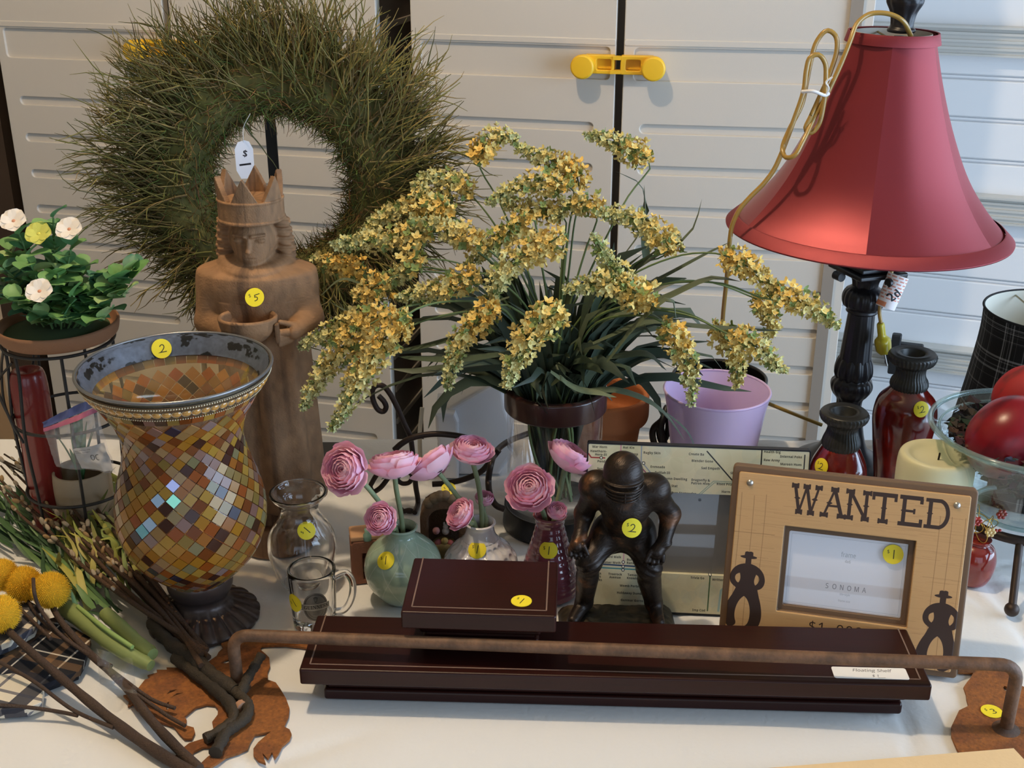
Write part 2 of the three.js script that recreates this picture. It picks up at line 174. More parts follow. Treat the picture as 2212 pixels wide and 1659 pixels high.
// ---------------------------------------------------------------- sectional garage door at the back right
{
  const A = 20 * Math.PI / 180, O = P(2000, 300, 2.45), g = new THREE.Group(); g.name = 'door_1'; g.userData = { kind: 'structure' }; g.position.set(O.x, 0, O.z); g.rotation.y = -A; scene.add(g);
  const yy = (py) => onPlane(2080, py, O, A).y, white = M(new THREE.Color(0.80, 0.79, 0.79), 0.34), alu = M(new THREE.Color(0.62, 0.60, 0.55), 0.42, { metalness: 0.25 }), X0 = -0.62, X1 = 1.98, W = X1 - X0, XC = (X0 + X1) / 2;
  const cuts = [yy(72), yy(430), yy(762)], H = cuts[0] - cuts[1];
  const lv = [cuts[2] - H * 1.0, ...cuts.slice().reverse(), cuts[0] + H, cuts[0] + 2 * H];
  for (let k = 0; k < lv.length - 1; k++) { const y0 = Math.max(0.01, lv[k]), y1 = Math.min(2.3, lv[k + 1]); if (y1 - y0 < 0.05) continue; const grooves = [0.25, 0.5, 0.75].map((f) => y0 + (y1 - y0) * f), strips = [], e = [y0 + 0.002, ...grooves, y1 - 0.002]; for (let q = 0; q < 4; q++) strips.push(box(W, e[q + 1] - e[q] - 0.010, 0.012, XC, (e[q] + e[q + 1]) / 2, 0.004, 0.003)); strips.push(box(W, y1 - y0 - 0.004, 0.03, XC, (y0 + y1) / 2, -0.014)); for (const gy of grooves) strips.push(box(W, 0.004, 0.006, XC, gy, 0.002)); part('door_section', merge(strips), white, g); }
  for (const y of cuts) { const top = y + 0.016; const rail = merge([box(W, 0.004, 0.035, XC, top, 0.028), box(W, 0.05, 0.004, XC, top - 0.027, 0.03), ...[0.012, 0.026, 0.04].map((q) => box(W, 0.005, 0.006, XC, top - q, 0.034)), box(W, 0.004, 0.03, XC, top - 0.052, 0.022)]); part('stiffening_rail', rail, alu, g, 'ribbed aluminium rail'); }
  part('hinge', merge([box(0.075, 0.05, 0.02, onPlane(1995, 770, O, A).u - 0.04, cuts[2] - 0.0, 0.05, 0.004), box(0.02, 0.09, 0.02, onPlane(1975, 770, O, A).u - 0.04, cuts[2], 0.055, 0.004)]), M(0x1c1a1a, 0.5), g, 'black hinge');
  structure('trim_3', merge([box(0.012, 2.2, 0.05, P(1812, 600, 2.15).x, 1.1, -2.16), box(0.045, 2.2, 0.012, P(1790, 600, 2.15).x, 1.1, -2.185)]), M(new THREE.Color(0.30, 0.31, 0.34), 0.45, { metalness: 0.5 }));
}

// ---------------------------------------------------------------- table under a white cloth
const clothMat = M(new THREE.Color(0.80, 0.79, 0.775), 0.75, { bumpMap: withRep(grainTex, 10), bumpScale: 0.0002 });
const creases = (() => { const r = rng(31), L = []; for (let k = 0; k < 60; k++) L.push([rr(r, -1, 1), rr(r, -1.5, -0.65), rr(r, -0.6, 0.6) + (r() < 0.3 ? 1.4 : 0), rr(r, 0.08, 0.5), rr(r, 0.003, 0.012), rr(r, -0.0036, -0.0014)]); return L; })();
function clothH(x, z) { let h = -0.0012 * fbm(x * 7 + 3, z * 7 + 9, 3) - 0.006 * Math.max(0, fbm(x * 3.1 + 30, z * 5.2 + 4, 2) - 0.5); for (const [cx, cz, a, l, w, d] of creases) { const dx = x - cx, dz = z - cz, s = dx * Math.cos(a) + dz * Math.sin(a), t = -dx * Math.sin(a) + dz * Math.cos(a); if (Math.abs(s) < l && Math.abs(t) < w * 4) h += d * Math.exp(-t * t / (w * w)) * (1 - (s / l) * (s / l)) * Math.sin(t / w + 1); } return Math.min(h, 0); }
{
  const g = thing('folding_table', 'long folding table hidden under the white cloth', 'table', V(0, 0, -1.085));
  part('tabletop', box(1.8, 0.035, 0.76, 0, TABLE - 0.026, 0, 0.006), M(0x8d8a84, 0.6), g);
  for (const x of [-0.75, 0.75]) for (const z of [-0.3, 0.3]) part('leg', tube([V(x, 0, z), V(x, TABLE - 0.045, z)], 0.013, 2, 12), M(0x55575a, 0.4, { metalness: 0.6 }), g);
  const NX = 260, NZ = 160, x0 = -0.905, x1 = 0.905, z0 = -1.474, z1 = -0.70;
  const top = grid(NX, NZ, (u, v) => { const x = lerp(x0, x1, u), z = lerp(z1, z0, v); return V(x, TABLE - 0.0004 + clothH(x, z), z); });
  const hang = (ax, az, bx, bz, ox, oz) => grid(160, 14, (u, v) => { const x = lerp(ax, bx, u), z = lerp(az, bz, u), f = 0.014 * v * Math.sin(u * 46 + Math.sin(u * 17) * 2) + 0.012 * v; return V(x + ox * f, TABLE - 0.0004 + clothH(x, z) * (1 - v) - v * 0.36, z + oz * f); });
  const c = merge([top, hang(x0, z0, x1, z0, 0, -1), hang(x1, z1, x0, z1, 0, 1), hang(x1, z0, x1, z1, 1, 0), hang(x0, z1, x0, z0, -1, 0)]);
  const p = c.attributes.position, uv = c.attributes.uv; for (let i = 0; i < p.count; i++) uv.setXY(i, p.getX(i) + p.getY(i), p.getZ(i));
  single('tablecloth', c, clothMat, 'creased white cloth spread over the long sale table', 'tablecloth');
}
// ---------------------------------------------------------------- wooden shelves on the table front
const mahogany = (() => { const t = dataTex(512, 128, (u, v) => { const g = fbm(u * 6, v * 60, 4), k = 0.85 + 0.3 * g; return [0.165 * k, 0.05 * k, 0.032 * k]; }, true, [2.2, 8]); return MP(0xffffff, 0.36, { map: t, specularIntensity: 0.7 }); })();
const wornLine = M(new THREE.Color(0.20, 0.13, 0.10), 0.5);
function ledge(g, w, d, h, slab, o, over) {   // moulded shelf: foot with cove, overhanging slab, scribed line round the top
  part('foot', boxUV(merge([box(w - over * 2, (h - slab) * 0.42, d - over, 0, (h - slab) * 0.21, -over / 2, 0.003), box(w - over * 2 - 0.008, (h - slab) * 0.3, d - over - 0.004, 0, (h - slab) * 0.5, -over / 2 - 0.002), box(w - over * 2 + 0.004, (h - slab) * 0.42, d - over + 0.002, 0, (h - slab) * 0.79, -over / 2 + 0.001, 0.003)])), mahogany, g);
  part('top_board', boxUV(box(w, slab, d, 0, h - slab / 2, 0, 0.0022)), mahogany, g);
  const y = h + 0.00005, m = o; part('scribed_line', merge([box(0.0013, 0.0003, d - m, -w / 2 + m, y, -m / 2), box(0.0013, 0.0003, d - m, w / 2 - m, y, -m / 2), box(w - 2 * m, 0.0003, 0.0013, 0, y, d / 2 - m)]), wornLine, g, 'pale scribed line');
}
const shelfA = T(700, 1513), shelfB = T(1948, 1546), shelfDir = shelfB.clone().sub(shelfA), shelfLen = shelfDir.length(), shelfYaw = -Math.atan2(shelfDir.z, shelfDir.x);
const SH = 0.046;
let shelf;
{
  const mid = shelfA.clone().add(shelfB).multiplyScalar(0.5), n = V(Math.sin(shelfYaw), 0, Math.cos(shelfYaw));
  const D = 0.087, over = 0.017; shelf = thing('floating_shelf', 'long dark mahogany floating shelf lying behind the rusty towel bar', 'shelf', tbl(mid.clone().addScaledVector(n, over - D / 2 - 0.0006)));
  shelf.rotation.y = shelfYaw; const w = shelfLen + 2 * over; ledge(shelf, w, D, SH, 0.017, 0.0085, over);
  const tag = canvasTex(512, 128, (c) => { c.fillStyle = '#f4f0ea'; c.fillRect(0, 0, 512, 128); c.strokeStyle = c.fillStyle = '#3a3530'; c.font = 'italic 44px sans-serif'; c.textAlign = 'center'; c.fillText('Floating Shelf', 270, 50); c.font = 'italic 36px sans-serif'; c.fillText('$ 1⁰⁰', 300, 108); c.lineWidth = 3; c.beginPath(); c.moveTo(300, 116); c.lineTo(350, 114); c.stroke(); });
  const tg = extrude(flat(rrect(0, 0.066, 0, 0.0165, 0.002)), 0.0003); tg.rotateX(-Math.PI / 2); const uv = tg.attributes.uv, p = tg.attributes.position; for (let i = 0; i < uv.count; i++) uv.setXY(i, p.getX(i) / 0.066, -p.getZ(i) / 0.0165); tg.translate(w / 2 - 0.084, SH + 0.0002, D / 2 - 0.007);
  part('paper_label', tg, M(0xffffff, 0.7, { map: tag }), shelf, 'white paper label with handwritten shelf price');
  shelf.userData.D = D; shelf.userData.w = w;
}
{
  // small shelf block standing on the long one
  const a = T(880, 1399, SH), yaw = shelfYaw - 0.012, w = 0.139, d = 0.094, h = 0.05, slab = 0.018, over = 0.016, fl = T(910, 1402, SH), fr = T(1160, 1409, SH), mid = fl.clone().add(fr).multiplyScalar(0.5), n = V(Math.sin(yaw), 0, Math.cos(yaw));
  const g = thing('small_shelf', 'short dark mahogany shelf block standing on the long shelf', 'shelf', V(mid.x + 0.001, TABLE + SH, mid.z).addScaledVector(n, over - d / 2)); g.rotation.y = yaw; ledge(g, w, d, h, slab, 0.009, over);
  sticker(g, '$1', V(0.0375, h + 0.0001, 0.024), V(0, 1, 0.0001), { rot: 0.35 });
}

// ---------------------------------------------------------------- rusty towel bar with silhouette plates
const rust = (() => { const t = dataTex(512, 512, (u, v) => { const a = fbm(u * 8, v * 8, 5, 8), b = fbm(u * 60, v * 60, 2, 60), k = 0.82 + 0.3 * b; const q = sstep(0.35, 0.65, a); return [lerp(0.56, 0.49, q) * k, lerp(0.34, 0.29, q) * k, lerp(0.15, 0.14, q) * k]; }, true, [7, 7]); return M(0xffffff, 0.8, { map: t, bumpMap: withRep(grainTex, 24), bumpScale: 0.0004 }); })();
const rustBar = (() => { const t = dataTex(256, 64, (u, v) => { const a = fbm(u * 16, v * 6, 4, 16), k = 0.7 + 0.6 * a; return [0.40 * k, 0.285 * k, 0.20 * k]; }, true, [9, 20]); return M(0xffffff, 0.6, { map: t, bumpMap: withRep(grainTex, 20), bumpScale: 0.0003 }); })();
{
  const la = T(515, 1492), lb = T(2172, 1580), g = thing('towel_bar', 'rusty iron towel bar with flat western silhouette end plates', 'towel bar', V(0, TABLE, 0));
  const L = V(la.x, 0, la.z), Rr = V(lb.x, 0, lb.z), H = 0.062, hr = 0.0705, r = 0.0058, c = 0.014, dir = Rr.clone().sub(L).normalize();
  const bend = (o, s) => { const q = []; for (let i = 0; i <= 6; i++) { const a = i / 6 * Math.PI / 2; q.push(o.clone().addScaledVector(dir, s * c * (1 - Math.cos(a))).setY((s > 0 ? H : hr) - c + c * Math.sin(a))); } return q; };
  const pathPts = [L.clone().setY(0.003), L.clone().setY(0.02), ...bend(L, 1), L.clone().lerp(Rr, 0.15).setY(lerp(H, hr, 0.15)), L.clone().lerp(Rr, 0.5).setY(lerp(H, hr, 0.5)), L.clone().lerp(Rr, 0.85).setY(lerp(H, hr, 0.85)), ...bend(Rr, -1).reverse(), Rr.clone().setY(0.02), Rr.clone().setY(0.003)];
  part('bar', tube(pathPts, r, 220, 16), rustBar, g);
  const plate = (pts, holes, ox, oy, s) => { const to = ([x, y]) => { const q = T(ox + x / s, oy + y / s); return [q.x, -q.z]; }; const e = extrude(flat(pts.map(to), holes.map((h) => h.map(to))), 0.0022); e.rotateX(-Math.PI / 2); e.translate(0, 0.0006, 0); return boxUV(e); };
  part('silhouette_plate', plate([[1200, 255], [1250, 228], [1340, 225], [1385, 235], [1440, 235], [2150, 250], [2130, 322], [1900, 295], [1640, 300], [1610, 330], [1680, 390], [1720, 430], [1727, 520], [1700, 590], [1705, 670], [1790, 700], [1840, 770], [1900, 870], [1940, 980], [1930, 1070], [1880, 1180], [1940, 1210], [1962, 1260], [1940, 1320], [1860, 1390], [1820, 1470], [1775, 1530], [1750, 1460], [1705, 1530], [1645, 1468], [1682, 1582], [1600, 1550], [1548, 1490], [1548, 1420], [1600, 1350], [1740, 1230], [1560, 1270], [1510, 1350], [1485, 1420], [1380, 1470], [1250, 1510], [1150, 1580], [1080, 1625], [930, 1625], [1050, 1510], [1120, 1460], [1230, 1392], [1000, 1400], [900, 1450], [880, 1500], [800, 1540], [690, 1510], [740, 1450], [850, 1360], [1000, 1312], [1130, 1290], [1120, 1230], [1100, 1130], [1160, 1050], [1165, 990], [1130, 945], [1040, 935], [920, 970], [800, 1070], [825, 1110], [812, 1165], [900, 1190], [914, 1240], [880, 1310], [800, 1310], [740, 1250], [680, 1170], [600, 1150], [480, 1110], [400, 1070], [280, 990], [240, 930], [185, 962], [198, 900], [135, 840], [230, 820], [300, 760], [370, 670], [425, 652], [398, 622], [505, 592], [498, 562], [610, 562], [605, 537], [745, 540], [722, 494], [810, 510], [900, 520], [1050, 480], [1150, 410], [1170, 370], [1222, 320], [1200, 290]], [[[1190, 492], [1240, 450], [1310, 432], [1312, 470], [1260, 490]], [[605, 828], [640, 790], [722, 774], [680, 800]], [[660, 862], [710, 820], [790, 812], [720, 835]], [[606, 1000], [612, 920], [632, 910], [624, 985]]], 240, 1340, 5.027), rust, g, 'rusty cut-out of a rider on a bucking animal');
  part('silhouette_plate', plate([[530, 355], [780, 395], [1180, 418], [1300, 610], [1380, 650], [1560, 760], [1700, 930], [1740, 1200], [1600, 1480], [1300, 1680], [900, 1740], [640, 1620], [510, 1440], [442, 1280], [440, 1160], [488, 1060], [540, 950], [660, 892], [636, 800], [630, 740], [598, 650], [640, 590], [690, 530], [722, 465], [530, 460]], [[[1104, 655], [1120, 635], [1152, 645], [1150, 700], [1124, 692]]], 1980, 1380, 5.948), rust, g, 'rusty cut-out end plate');
  for (const q of [L, Rr]) { const w = lathe([[0, 0.006], [0.0065, 0.006], [0.0085, 0.0042], [0.012, 0.0029], [0.012, 0.0026], [0, 0.0026]], 28); w.translate(q.x, 0, q.z); part('weld', w, rustBar, g); }
  const sp = T(2141, 1543); sticker(g, '$3', V(sp.x, 0.0032, sp.z), V(0, 1, 0.0001), { rot: -0.15 });
}
// manila envelope at the table's front edge
{
  const A = T(2190, 1615, 0.006), B = T(1480, 1672, 0.006), d = B.clone().sub(A).normalize(), n = V(-d.z, 0, d.x).negate(); if (n.z < 0) n.negate();
  const C = B.clone().addScaledVector(n, 0.2), E = A.clone().addScaledVector(n, 0.17).add(V(0.02, 0, 0)); const pts = [A, B, C, E].map((q) => [q.x, -q.z]); const e = extrude(flat(pts), 0.0012, 0.0003, 1); e.rotateX(-Math.PI / 2); e.translate(0, TABLE + 0.0042, 0);
  single('envelope', boxUV(e), M(new THREE.Color(0.80, 0.58, 0.32), 0.75, { bumpMap: grain40, bumpScale: 0.0002 }), 'manila paper envelope lying over the rusty plate at the table edge', 'envelope');
}

// ---------------------------------------------------------------- picture frames
function frameGroup(name, label, BL, BR, lean) { const g = thing(name, label, 'picture frame', tbl(BL)); const d = BR.clone().sub(BL), yaw = -Math.atan2(d.z, d.x); g.rotation.order = 'YXZ'; g.rotation.set(-lean, yaw, 0); return [g, d.length()]; }
{
  const BL = T(1551, 1387), BR = T(2063, 1458), [g, W] = frameGroup('wooden_picture_frame', 'wooden western picture frame branded WANTED with cowboy silhouettes', BL, BR, 0.26), H = 0.183;
  const woodDraw = (c, w, h) => { const r = rng(5); c.fillStyle = '#cba06c'; c.fillRect(0, 0, w, h); for (let i = 0; i < 1400; i++) { const y = r() * h, x = r() * w, l = 30 + r() * 260; c.strokeStyle = `rgba(${r() < 0.5 ? '120,78,40' : '205,165,115'},${0.08 + r() * 0.2})`; c.lineWidth = 0.6 + r() * 1.6; c.beginPath(); c.moveTo(x, y); c.bezierCurveTo(x + l * 0.3, y + rr(r, -3, 3), x + l * 0.6, y + rr(r, -3, 3), x + l, y + rr(r, -4, 4)); c.stroke(); } };
  const tex = canvasTex(1500, 1236, (c, w, h) => {   // branded wood face: lettering, cowboys, grooves
    woodDraw(c, w, h); const r = rng(9); c.strokeStyle = 'rgba(95,60,30,0.35)'; c.lineWidth = 4; for (const x of [70, 150, 225, 1290, 1360, 1440]) { c.beginPath(); c.moveTo(x, 170 + r() * 20); c.bezierCurveTo(x + 8, 500, x - 10, 800, x + 4, 1230); c.stroke(); } c.beginPath(); c.moveTo(0, 440); c.lineTo(300, 434); c.stroke();
    c.fillStyle = c.strokeStyle = '#38241a'; c.lineJoin = 'round';
    // WANTED in slab-serif western letters
    const bar = (x0, y0, x1, y1, lw) => { c.lineWidth = lw; c.beginPath(); c.moveTo(x0, y0); c.lineTo(x1, y1); c.stroke(); }, slab = (x, y, w2) => { c.fillRect(x - w2 / 2, y - 13, w2, 26); c.fillRect(x - w2 / 2, y - 17, 12, 34); c.fillRect(x + w2 / 2 - 12, y - 17, 12, 34); }, knob = (x, y) => { c.beginPath(); c.moveTo(x - 20, y); c.lineTo(x, y - 13); c.lineTo(x + 20, y); c.lineTo(x, y + 13); c.fill(); };
    const y0 = 92, y1 = 262; let x = 400;
    bar(x, y0, x + 34, y1, 20); bar(x + 34, y1, x + 72, y0, 14); bar(x + 72, y0, x + 108, y1, 20); bar(x + 108, y1, x + 146, y0, 14); for (const q of [0, 72, 146]) slab(x + q, y0, 46); for (const q of [34, 108]) slab(x + q, y1, 44); knob(x + 18, 172); knob(x + 126, 172); x = 590;
    bar(x, y1, x + 55, y0, 14); bar(x + 55, y0, x + 108, y1, 22); bar(x + 20, 200, x + 90, 200, 14); slab(x, y1, 52); slab(x + 108, y1, 56); slab(x + 55, y0, 50); knob(x + 28, 182); x = 742;
    bar(x, y0, x, y1, 22); bar(x, y0, x + 100, y1, 20); bar(x + 100, y0, x + 100, y1, 20); slab(x - 2, y0, 54); slab(x, y1, 56); slab(x + 102, y0, 56); slab(x + 100, y1, 50); knob(x, 177); knob(x + 100, 177); x = 950;
    bar(x, y0, x, y1, 24); slab(x, y1, 62); c.fillRect(x - 74, y0 - 15, 148, 28); c.fillRect(x - 76, y0 - 15, 18, 52); c.fillRect(x + 58, y0 - 15, 18, 52); knob(x, 177); x = 1070;
    bar(x, y0, x, y1, 24); c.fillRect(x - 30, y0 - 15, 140, 27); c.fillRect(x - 30, y1 - 13, 146, 27); c.fillRect(x + 92, y0, 20, 34); c.fillRect(x + 96, y1 - 38, 20, 40); bar(x, 177, x + 64, 177, 16); c.fillRect(x + 56, 160, 13, 34); knob(x, 177); x = 1226;
    bar(x, y0, x, y1, 24); c.lineWidth = 24; c.beginPath(); c.moveTo(x - 30, y0); c.lineTo(x + 60, y0); c.bezierCurveTo(x + 122, y0 + 20, x + 122, y1 - 20, x + 60, y1); c.lineTo(x - 30, y1); c.stroke(); knob(x, 177);
    c.font = '96px monospace'; c.fillText('$1,000', 560, 1046);
    const cowboy = (ox, oy, s) => { c.save(); c.translate(ox, oy); c.scale(s, s); c.beginPath(); c.ellipse(0, 40, 52, 11, 0, 0, 7); c.fill(); c.beginPath(); c.moveTo(-28, 40); c.lineTo(-24, 8); c.quadraticCurveTo(-10, 0, 0, 6); c.quadraticCurveTo(12, -2, 26, 8); c.lineTo(28, 40); c.fill(); c.fillRect(-18, 40, 36, 50);
      c.beginPath(); c.moveTo(-20, 84); c.bezierCurveTo(-70, 92, -104, 130, -108, 180); c.bezierCurveTo(-108, 230, -70, 240, -64, 250); c.lineTo(-84, 300); c.bezierCurveTo(-130, 380, -128, 430, -130, 470); c.bezierCurveTo(-110, 500, -96, 506, -82, 520); c.bezierCurveTo(-60, 500, -40, 500, -48, 470); c.bezierCurveTo(-70, 420, -50, 330, -8, 300); c.bezierCurveTo(30, 320, 46, 400, 34, 460); c.bezierCurveTo(24, 500, 10, 490, 8, 506); c.bezierCurveTo(20, 530, 44, 520, 52, 524); c.bezierCurveTo(60, 512, 100, 500, 104, 470); c.bezierCurveTo(120, 420, 104, 350, 86, 300); c.lineTo(72, 250); c.bezierCurveTo(110, 240, 116, 200, 112, 176); c.bezierCurveTo(104, 120, 60, 92, 20, 84); c.closePath();
      c.moveTo(-46, 150); c.bezierCurveTo(-84, 160, -80, 200, -52, 216); c.bezierCurveTo(-36, 200, -40, 170, -46, 150); c.moveTo(56, 150); c.bezierCurveTo(48, 176, 40, 200, 56, 222); c.bezierCurveTo(84, 200, 84, 160, 56, 150); c.fill('evenodd'); c.restore(); };
    cowboy(150, 560, 1.02); cowboy(1362, 660, 1.02);
  });
  const wood = M(0xffffff, 0.55, { map: tex }), dark = M(new THREE.Color(0.155, 0.088, 0.045), 0.6);
  const b = 0.0062, ox0 = 0.053, ox1 = W - 0.05, oy0 = 0.044, oy1 = H - 0.054, ring = (x0, x1, y0, y1, r, h) => flat(rrect(x0, x1, y0, y1, r), h ? [h] : []);
  const face = extrude(ring(b, W - b, b, H - b, 0.002, rrect(ox0, ox1, oy0, oy1, 0.001)), 0.013, 0.0008, 2); { const uv = face.attributes.uv, p = face.attributes.position; for (let i = 0; i < uv.count; i++) uv.setXY(i, p.getX(i) / W, p.getY(i) / H); }
  part('frame_face', face, wood, g); part('frame_edge', extrude(ring(0, W, 0, H, 0.004, rrect(ox0 + 0.001, ox1 - 0.001, oy0 + 0.001, oy1 - 0.001, 0.001)), 0.0095, 0.0018, 3), dark, g, 'dark brown stained edge');
  part('inner_lip', extrude(ring(ox0 - 0.0002, ox1 + 0.0002, oy0 - 0.0002, oy1 + 0.0002, 0.002, rrect(ox0 + 0.0055, ox1 - 0.0055, oy0 + 0.0055, oy1 - 0.0055, 0.0015)), 0.0075, 0.0005, 1), dark, g);
  const ins = canvasTex(700, 420, (c, w, h) => { c.fillStyle = '#eceaf0'; c.fillRect(0, 0, w, h); c.strokeStyle = '#b9b8bd'; c.lineWidth = 1.5; c.strokeRect(46, 44, w - 92, h - 84); c.fillStyle = '#aaa9ae'; c.textAlign = 'center'; c.font = '30px sans-serif'; c.fillText('frame', 360, 130); c.font = '20px sans-serif'; c.fillText('4x6', 360, 158); c.fillStyle = '#8f8e96'; c.font = '34px sans-serif'; 'SONOMA'.split('').forEach((q, i) => c.fillText(q, 262 + i * 40, 292)); c.fillStyle = '#b5b4ba'; c.font = '14px sans-serif'; c.fillText('life+style', 362, 318); c.fillText('frame size', 362, 350); });
  const insert = box(ox1 - ox0, oy1 - oy0, 0.0006, (ox0 + ox1) / 2, (oy0 + oy1) / 2, 0.003); part('photo_insert', insert, M(0xffffff, 0.85, { map: ins }), g, 'white paper insert with printed lettering');
  part('glass', box(ox1 - ox0 - 0.002, oy1 - oy0 - 0.002, 0.001, (ox0 + ox1) / 2, (oy0 + oy1) / 2, 0.0045), MP(0xffffff, 0.03, { transmission: 1, thickness: 0, ior: 1.45 }), g);
  for (const [x, y] of [[0.017, H - 0.016], [W - 0.018, H - 0.016], [W - 0.018, 0.014], [0.017, 0.014]]) { const n = lathe([[0, 0.0028], [0.0018, 0.0024], [0.0032, 0.001], [0.0035, 0], [0, 0]], 20); n.rotateX(Math.PI / 2); n.translate(x, y, 0.013); part('stud', n, M(0xb9b6b0, 0.3, { metalness: 0.85 }), g, 'silver stud'); }
  sticker(g, '$1', V(W - 0.0685, oy1 - 0.0175, 0.0053), V(0, 0, 1), { rot: -0.1 });
  part('easel_back', (() => { const e = box(0.05, 0.14, 0.003, W / 2, 0.07, 0); warp(e, (v) => { v.z = v.z - 0.005 - (0.14 - v.y) * 0.42; }); e.translate(0, 0.021, 0); return e; })(), M(0x2a2523, 0.8), g);
}
{
  const BL = T(1261, 1306), BR = T(1722, 1328), [g, W] = frameGroup('map_picture_frame', 'picture frame printed with a coloured tube line map behind the football figurine', BL, BR, 0.2), H = 0.176;
  const tex = canvasTex(1400, 1080, (c, w, h) => {
    const r = rng(77); c.fillStyle = '#dcd3b0'; c.fillRect(0, 0, w, h); for (let i = 0; i < 260; i++) { c.fillStyle = ['rgba(190,180,140,0.14)', 'rgba(235,228,200,0.16)', 'rgba(170,190,180,0.12)', 'rgba(205,170,140,0.10)'][i % 4]; c.beginPath(); c.ellipse(r() * w, r() * h, 20 + r() * 90, 20 + r() * 70, r() * 3, 0, 7); c.fill(); }
    const line = (col, lw, pts) => { c.strokeStyle = col; c.lineWidth = lw; c.lineJoin = 'round'; c.beginPath(); pts.forEach(([x, y], i) => i ? c.lineTo(x, y) : c.moveTo(x, y)); c.stroke(); }, st = (x, y) => { c.fillStyle = '#f3eedd'; c.strokeStyle = '#222'; c.lineWidth = 4; c.beginPath(); c.arc(x, y, 9, 0, 7); c.fill(); c.stroke(); }, tx = (s, x, y, a = 'left', z = 21) => { c.fillStyle = '#26221c'; c.font = 'bold ' + z + 'px sans-serif'; c.textAlign = a; s.split('|').forEach((q, i) => c.fillText(q, x, y + i * z)); };
    line('#a63838', 8, [[0, 62], [20, 88], [110, 88]]); line('#c98a95', 8, [[208, 0], [208, 70]]); line('#8e97a6', 7, [[340, 0], [340, 100], [356, 118], [534, 316]]); line('#9c5b68', 8, [[330, 125], [520, 330]]); line('#8fa08c', 5, [[534, 324], [690, 324], [806, 210], [1010, 210], [1400, 214]]); line('#8fa08c', 5, [[534, 332], [694, 332], [812, 220], [1010, 220]]);
    line('#1e1c1a', 8, [[754, 20], [1044, 326], [1060, 700], [1066, 1060]]); line('#1e1c1a', 8, [[1100, 0], [1100, 160]]); line('#2a2a2e', 7, [[1370, 20], [1370, 110], [1330, 150], [1280, 160]]);
    line('#1f3b63', 9, [[0, 778], [560, 790]]); line('#3f8c93', 8, [[0, 802], [540, 808], [1400, 820]]); line('#d39aa0', 8, [[256, 500], [250, 780]]); line('#3c7a58', 8, [[440, 740], [410, 800], [404, 1060]]); line('#2a2a2e', 6, [[690, 720], [600, 800]]); line('#3f6ea0', 7, [[820, 720], [816, 820]]); line('#47633f', 8, [[816, 820], [810, 1060]]); line('#6f735f', 7, [[920, 720], [1040, 850]]); line('#9fb8b4', 14, [[880, 1060], [890, 920], [920, 890], [1060, 890]]); line('#8f8f88', 6, [[60, 470], [40, 540], [40, 640]]);
    for (const q of [[84, 88], [330, 128], [356, 112], [534, 322], [1046, 330], [250, 760], [250, 790], [250, 812], [440, 800], [440, 820], [600, 802], [816, 818], [1000, 820], [404, 920], [1060, 730], [1062, 850], [1060, 960], [1280, 160], [1310, 158]]) st(q[0], q[1]);
    tx('War Horn', 24, 26); tx('Hawthorn-|Hero-Ill', 120, 54, 'right'); tx('Pendan', 60, 118); tx('Sun|Brows', 60, 166); tx('Hot Kin', 220, 24); tx('Gumdrop', 224, 64); tx('Rugby Skin', 352, 52); tx('Enmeado', 400, 140); tx('Delilah Ill', 430, 176); tx('Autumn Dwelling', 464, 212); tx('Ink Stat', 500, 258); tx('When Stampedes', 526, 302); tx('Create Ba', 640, 50); tx('Blender Gone', 660, 92); tx('Sad Empath', 724, 136); tx('Dragonfly &|Patron Hive', 664, 214); tx('Risen Prizes', 826, 234); tx('Nate|Shamed|Path', 950, 140, 'center'); tx('A Loft', 1020, 178); tx('Walk It|Then', 1000, 218); tx('Harm Flock', 860, 282); tx('Mount Casinos', 866, 346); tx('Health Gig', 1112, 18); tx('Raw Army', 1114, 70); tx('Hut Monkey', 1112, 130); tx('Internal Poke', 1354, 44, 'right'); tx('Maroon Hues', 1354, 92, 'right');
    tx('Mon', 270, 545); tx('Comfort', 236, 640, 'right'); tx('Inch Herbs|Sped', 236, 678, 'right'); tx('Odd Hard Walk', 236, 736, 'right'); tx('Shimmer Moth', 234, 774, 'right'); tx('Burnt|Ransom', 272, 750); tx('Funk|Shirt|Forks', 60, 850); tx('Treerock|Avenue', 200, 850, 'center'); tx('Tansact|Knowing', 320, 850, 'center'); tx('Oracle|Rust', 420, 860); tx('Womb Portents', 390, 924, 'right'); tx('Holdaway Dumbs', 390, 972, 'right'); tx('Gunmar Gorns', 390, 1020, 'right'); tx('Equal Reasons', 650, 780); tx('Trivia Go', 690, 850); tx('Written Maps', 830, 856); tx('Jetsam|Sparks', 850, 764); tx('Alva Wert', 1050, 968, 'right'); tx('Imp Cod', 796, 1064, 'right');
  });
  const ox0 = 0.063, ox1 = W - 0.03, oy0 = 0.042, oy1 = H - 0.048, face = extrude(flat(rrect(0, W, 0, H, 0.0015), [rrect(ox0, ox1, oy0, oy1, 0.0008)]), 0.010); { const uv = face.attributes.uv, p = face.attributes.position; for (let i = 0; i < uv.count; i++) uv.setXY(i, p.getX(i) / W, p.getY(i) / H); }
  const blk = M(0x17141a, 0.5); face.clearGroups(); part('frame_face', face, M(0xffffff, 0.35, { map: tex }), g); part('frame_edge', extrude(flat(rrect(-0.0012, W + 0.0012, -0.0012, H + 0.0012, 0.002), [rrect(0.0002, W - 0.0002, 0.0002, H - 0.0002, 0.0012)]), 0.0102), blk, g, 'black edge');
  part('backing_board', box(ox1 - ox0 + 0.004, oy1 - oy0 + 0.004, 0.002, (ox0 + ox1) / 2, (oy0 + oy1) / 2, 0.003), M(new THREE.Color(0.26, 0.235, 0.21), 0.6), g, 'bare grey-brown backing board behind the glass');
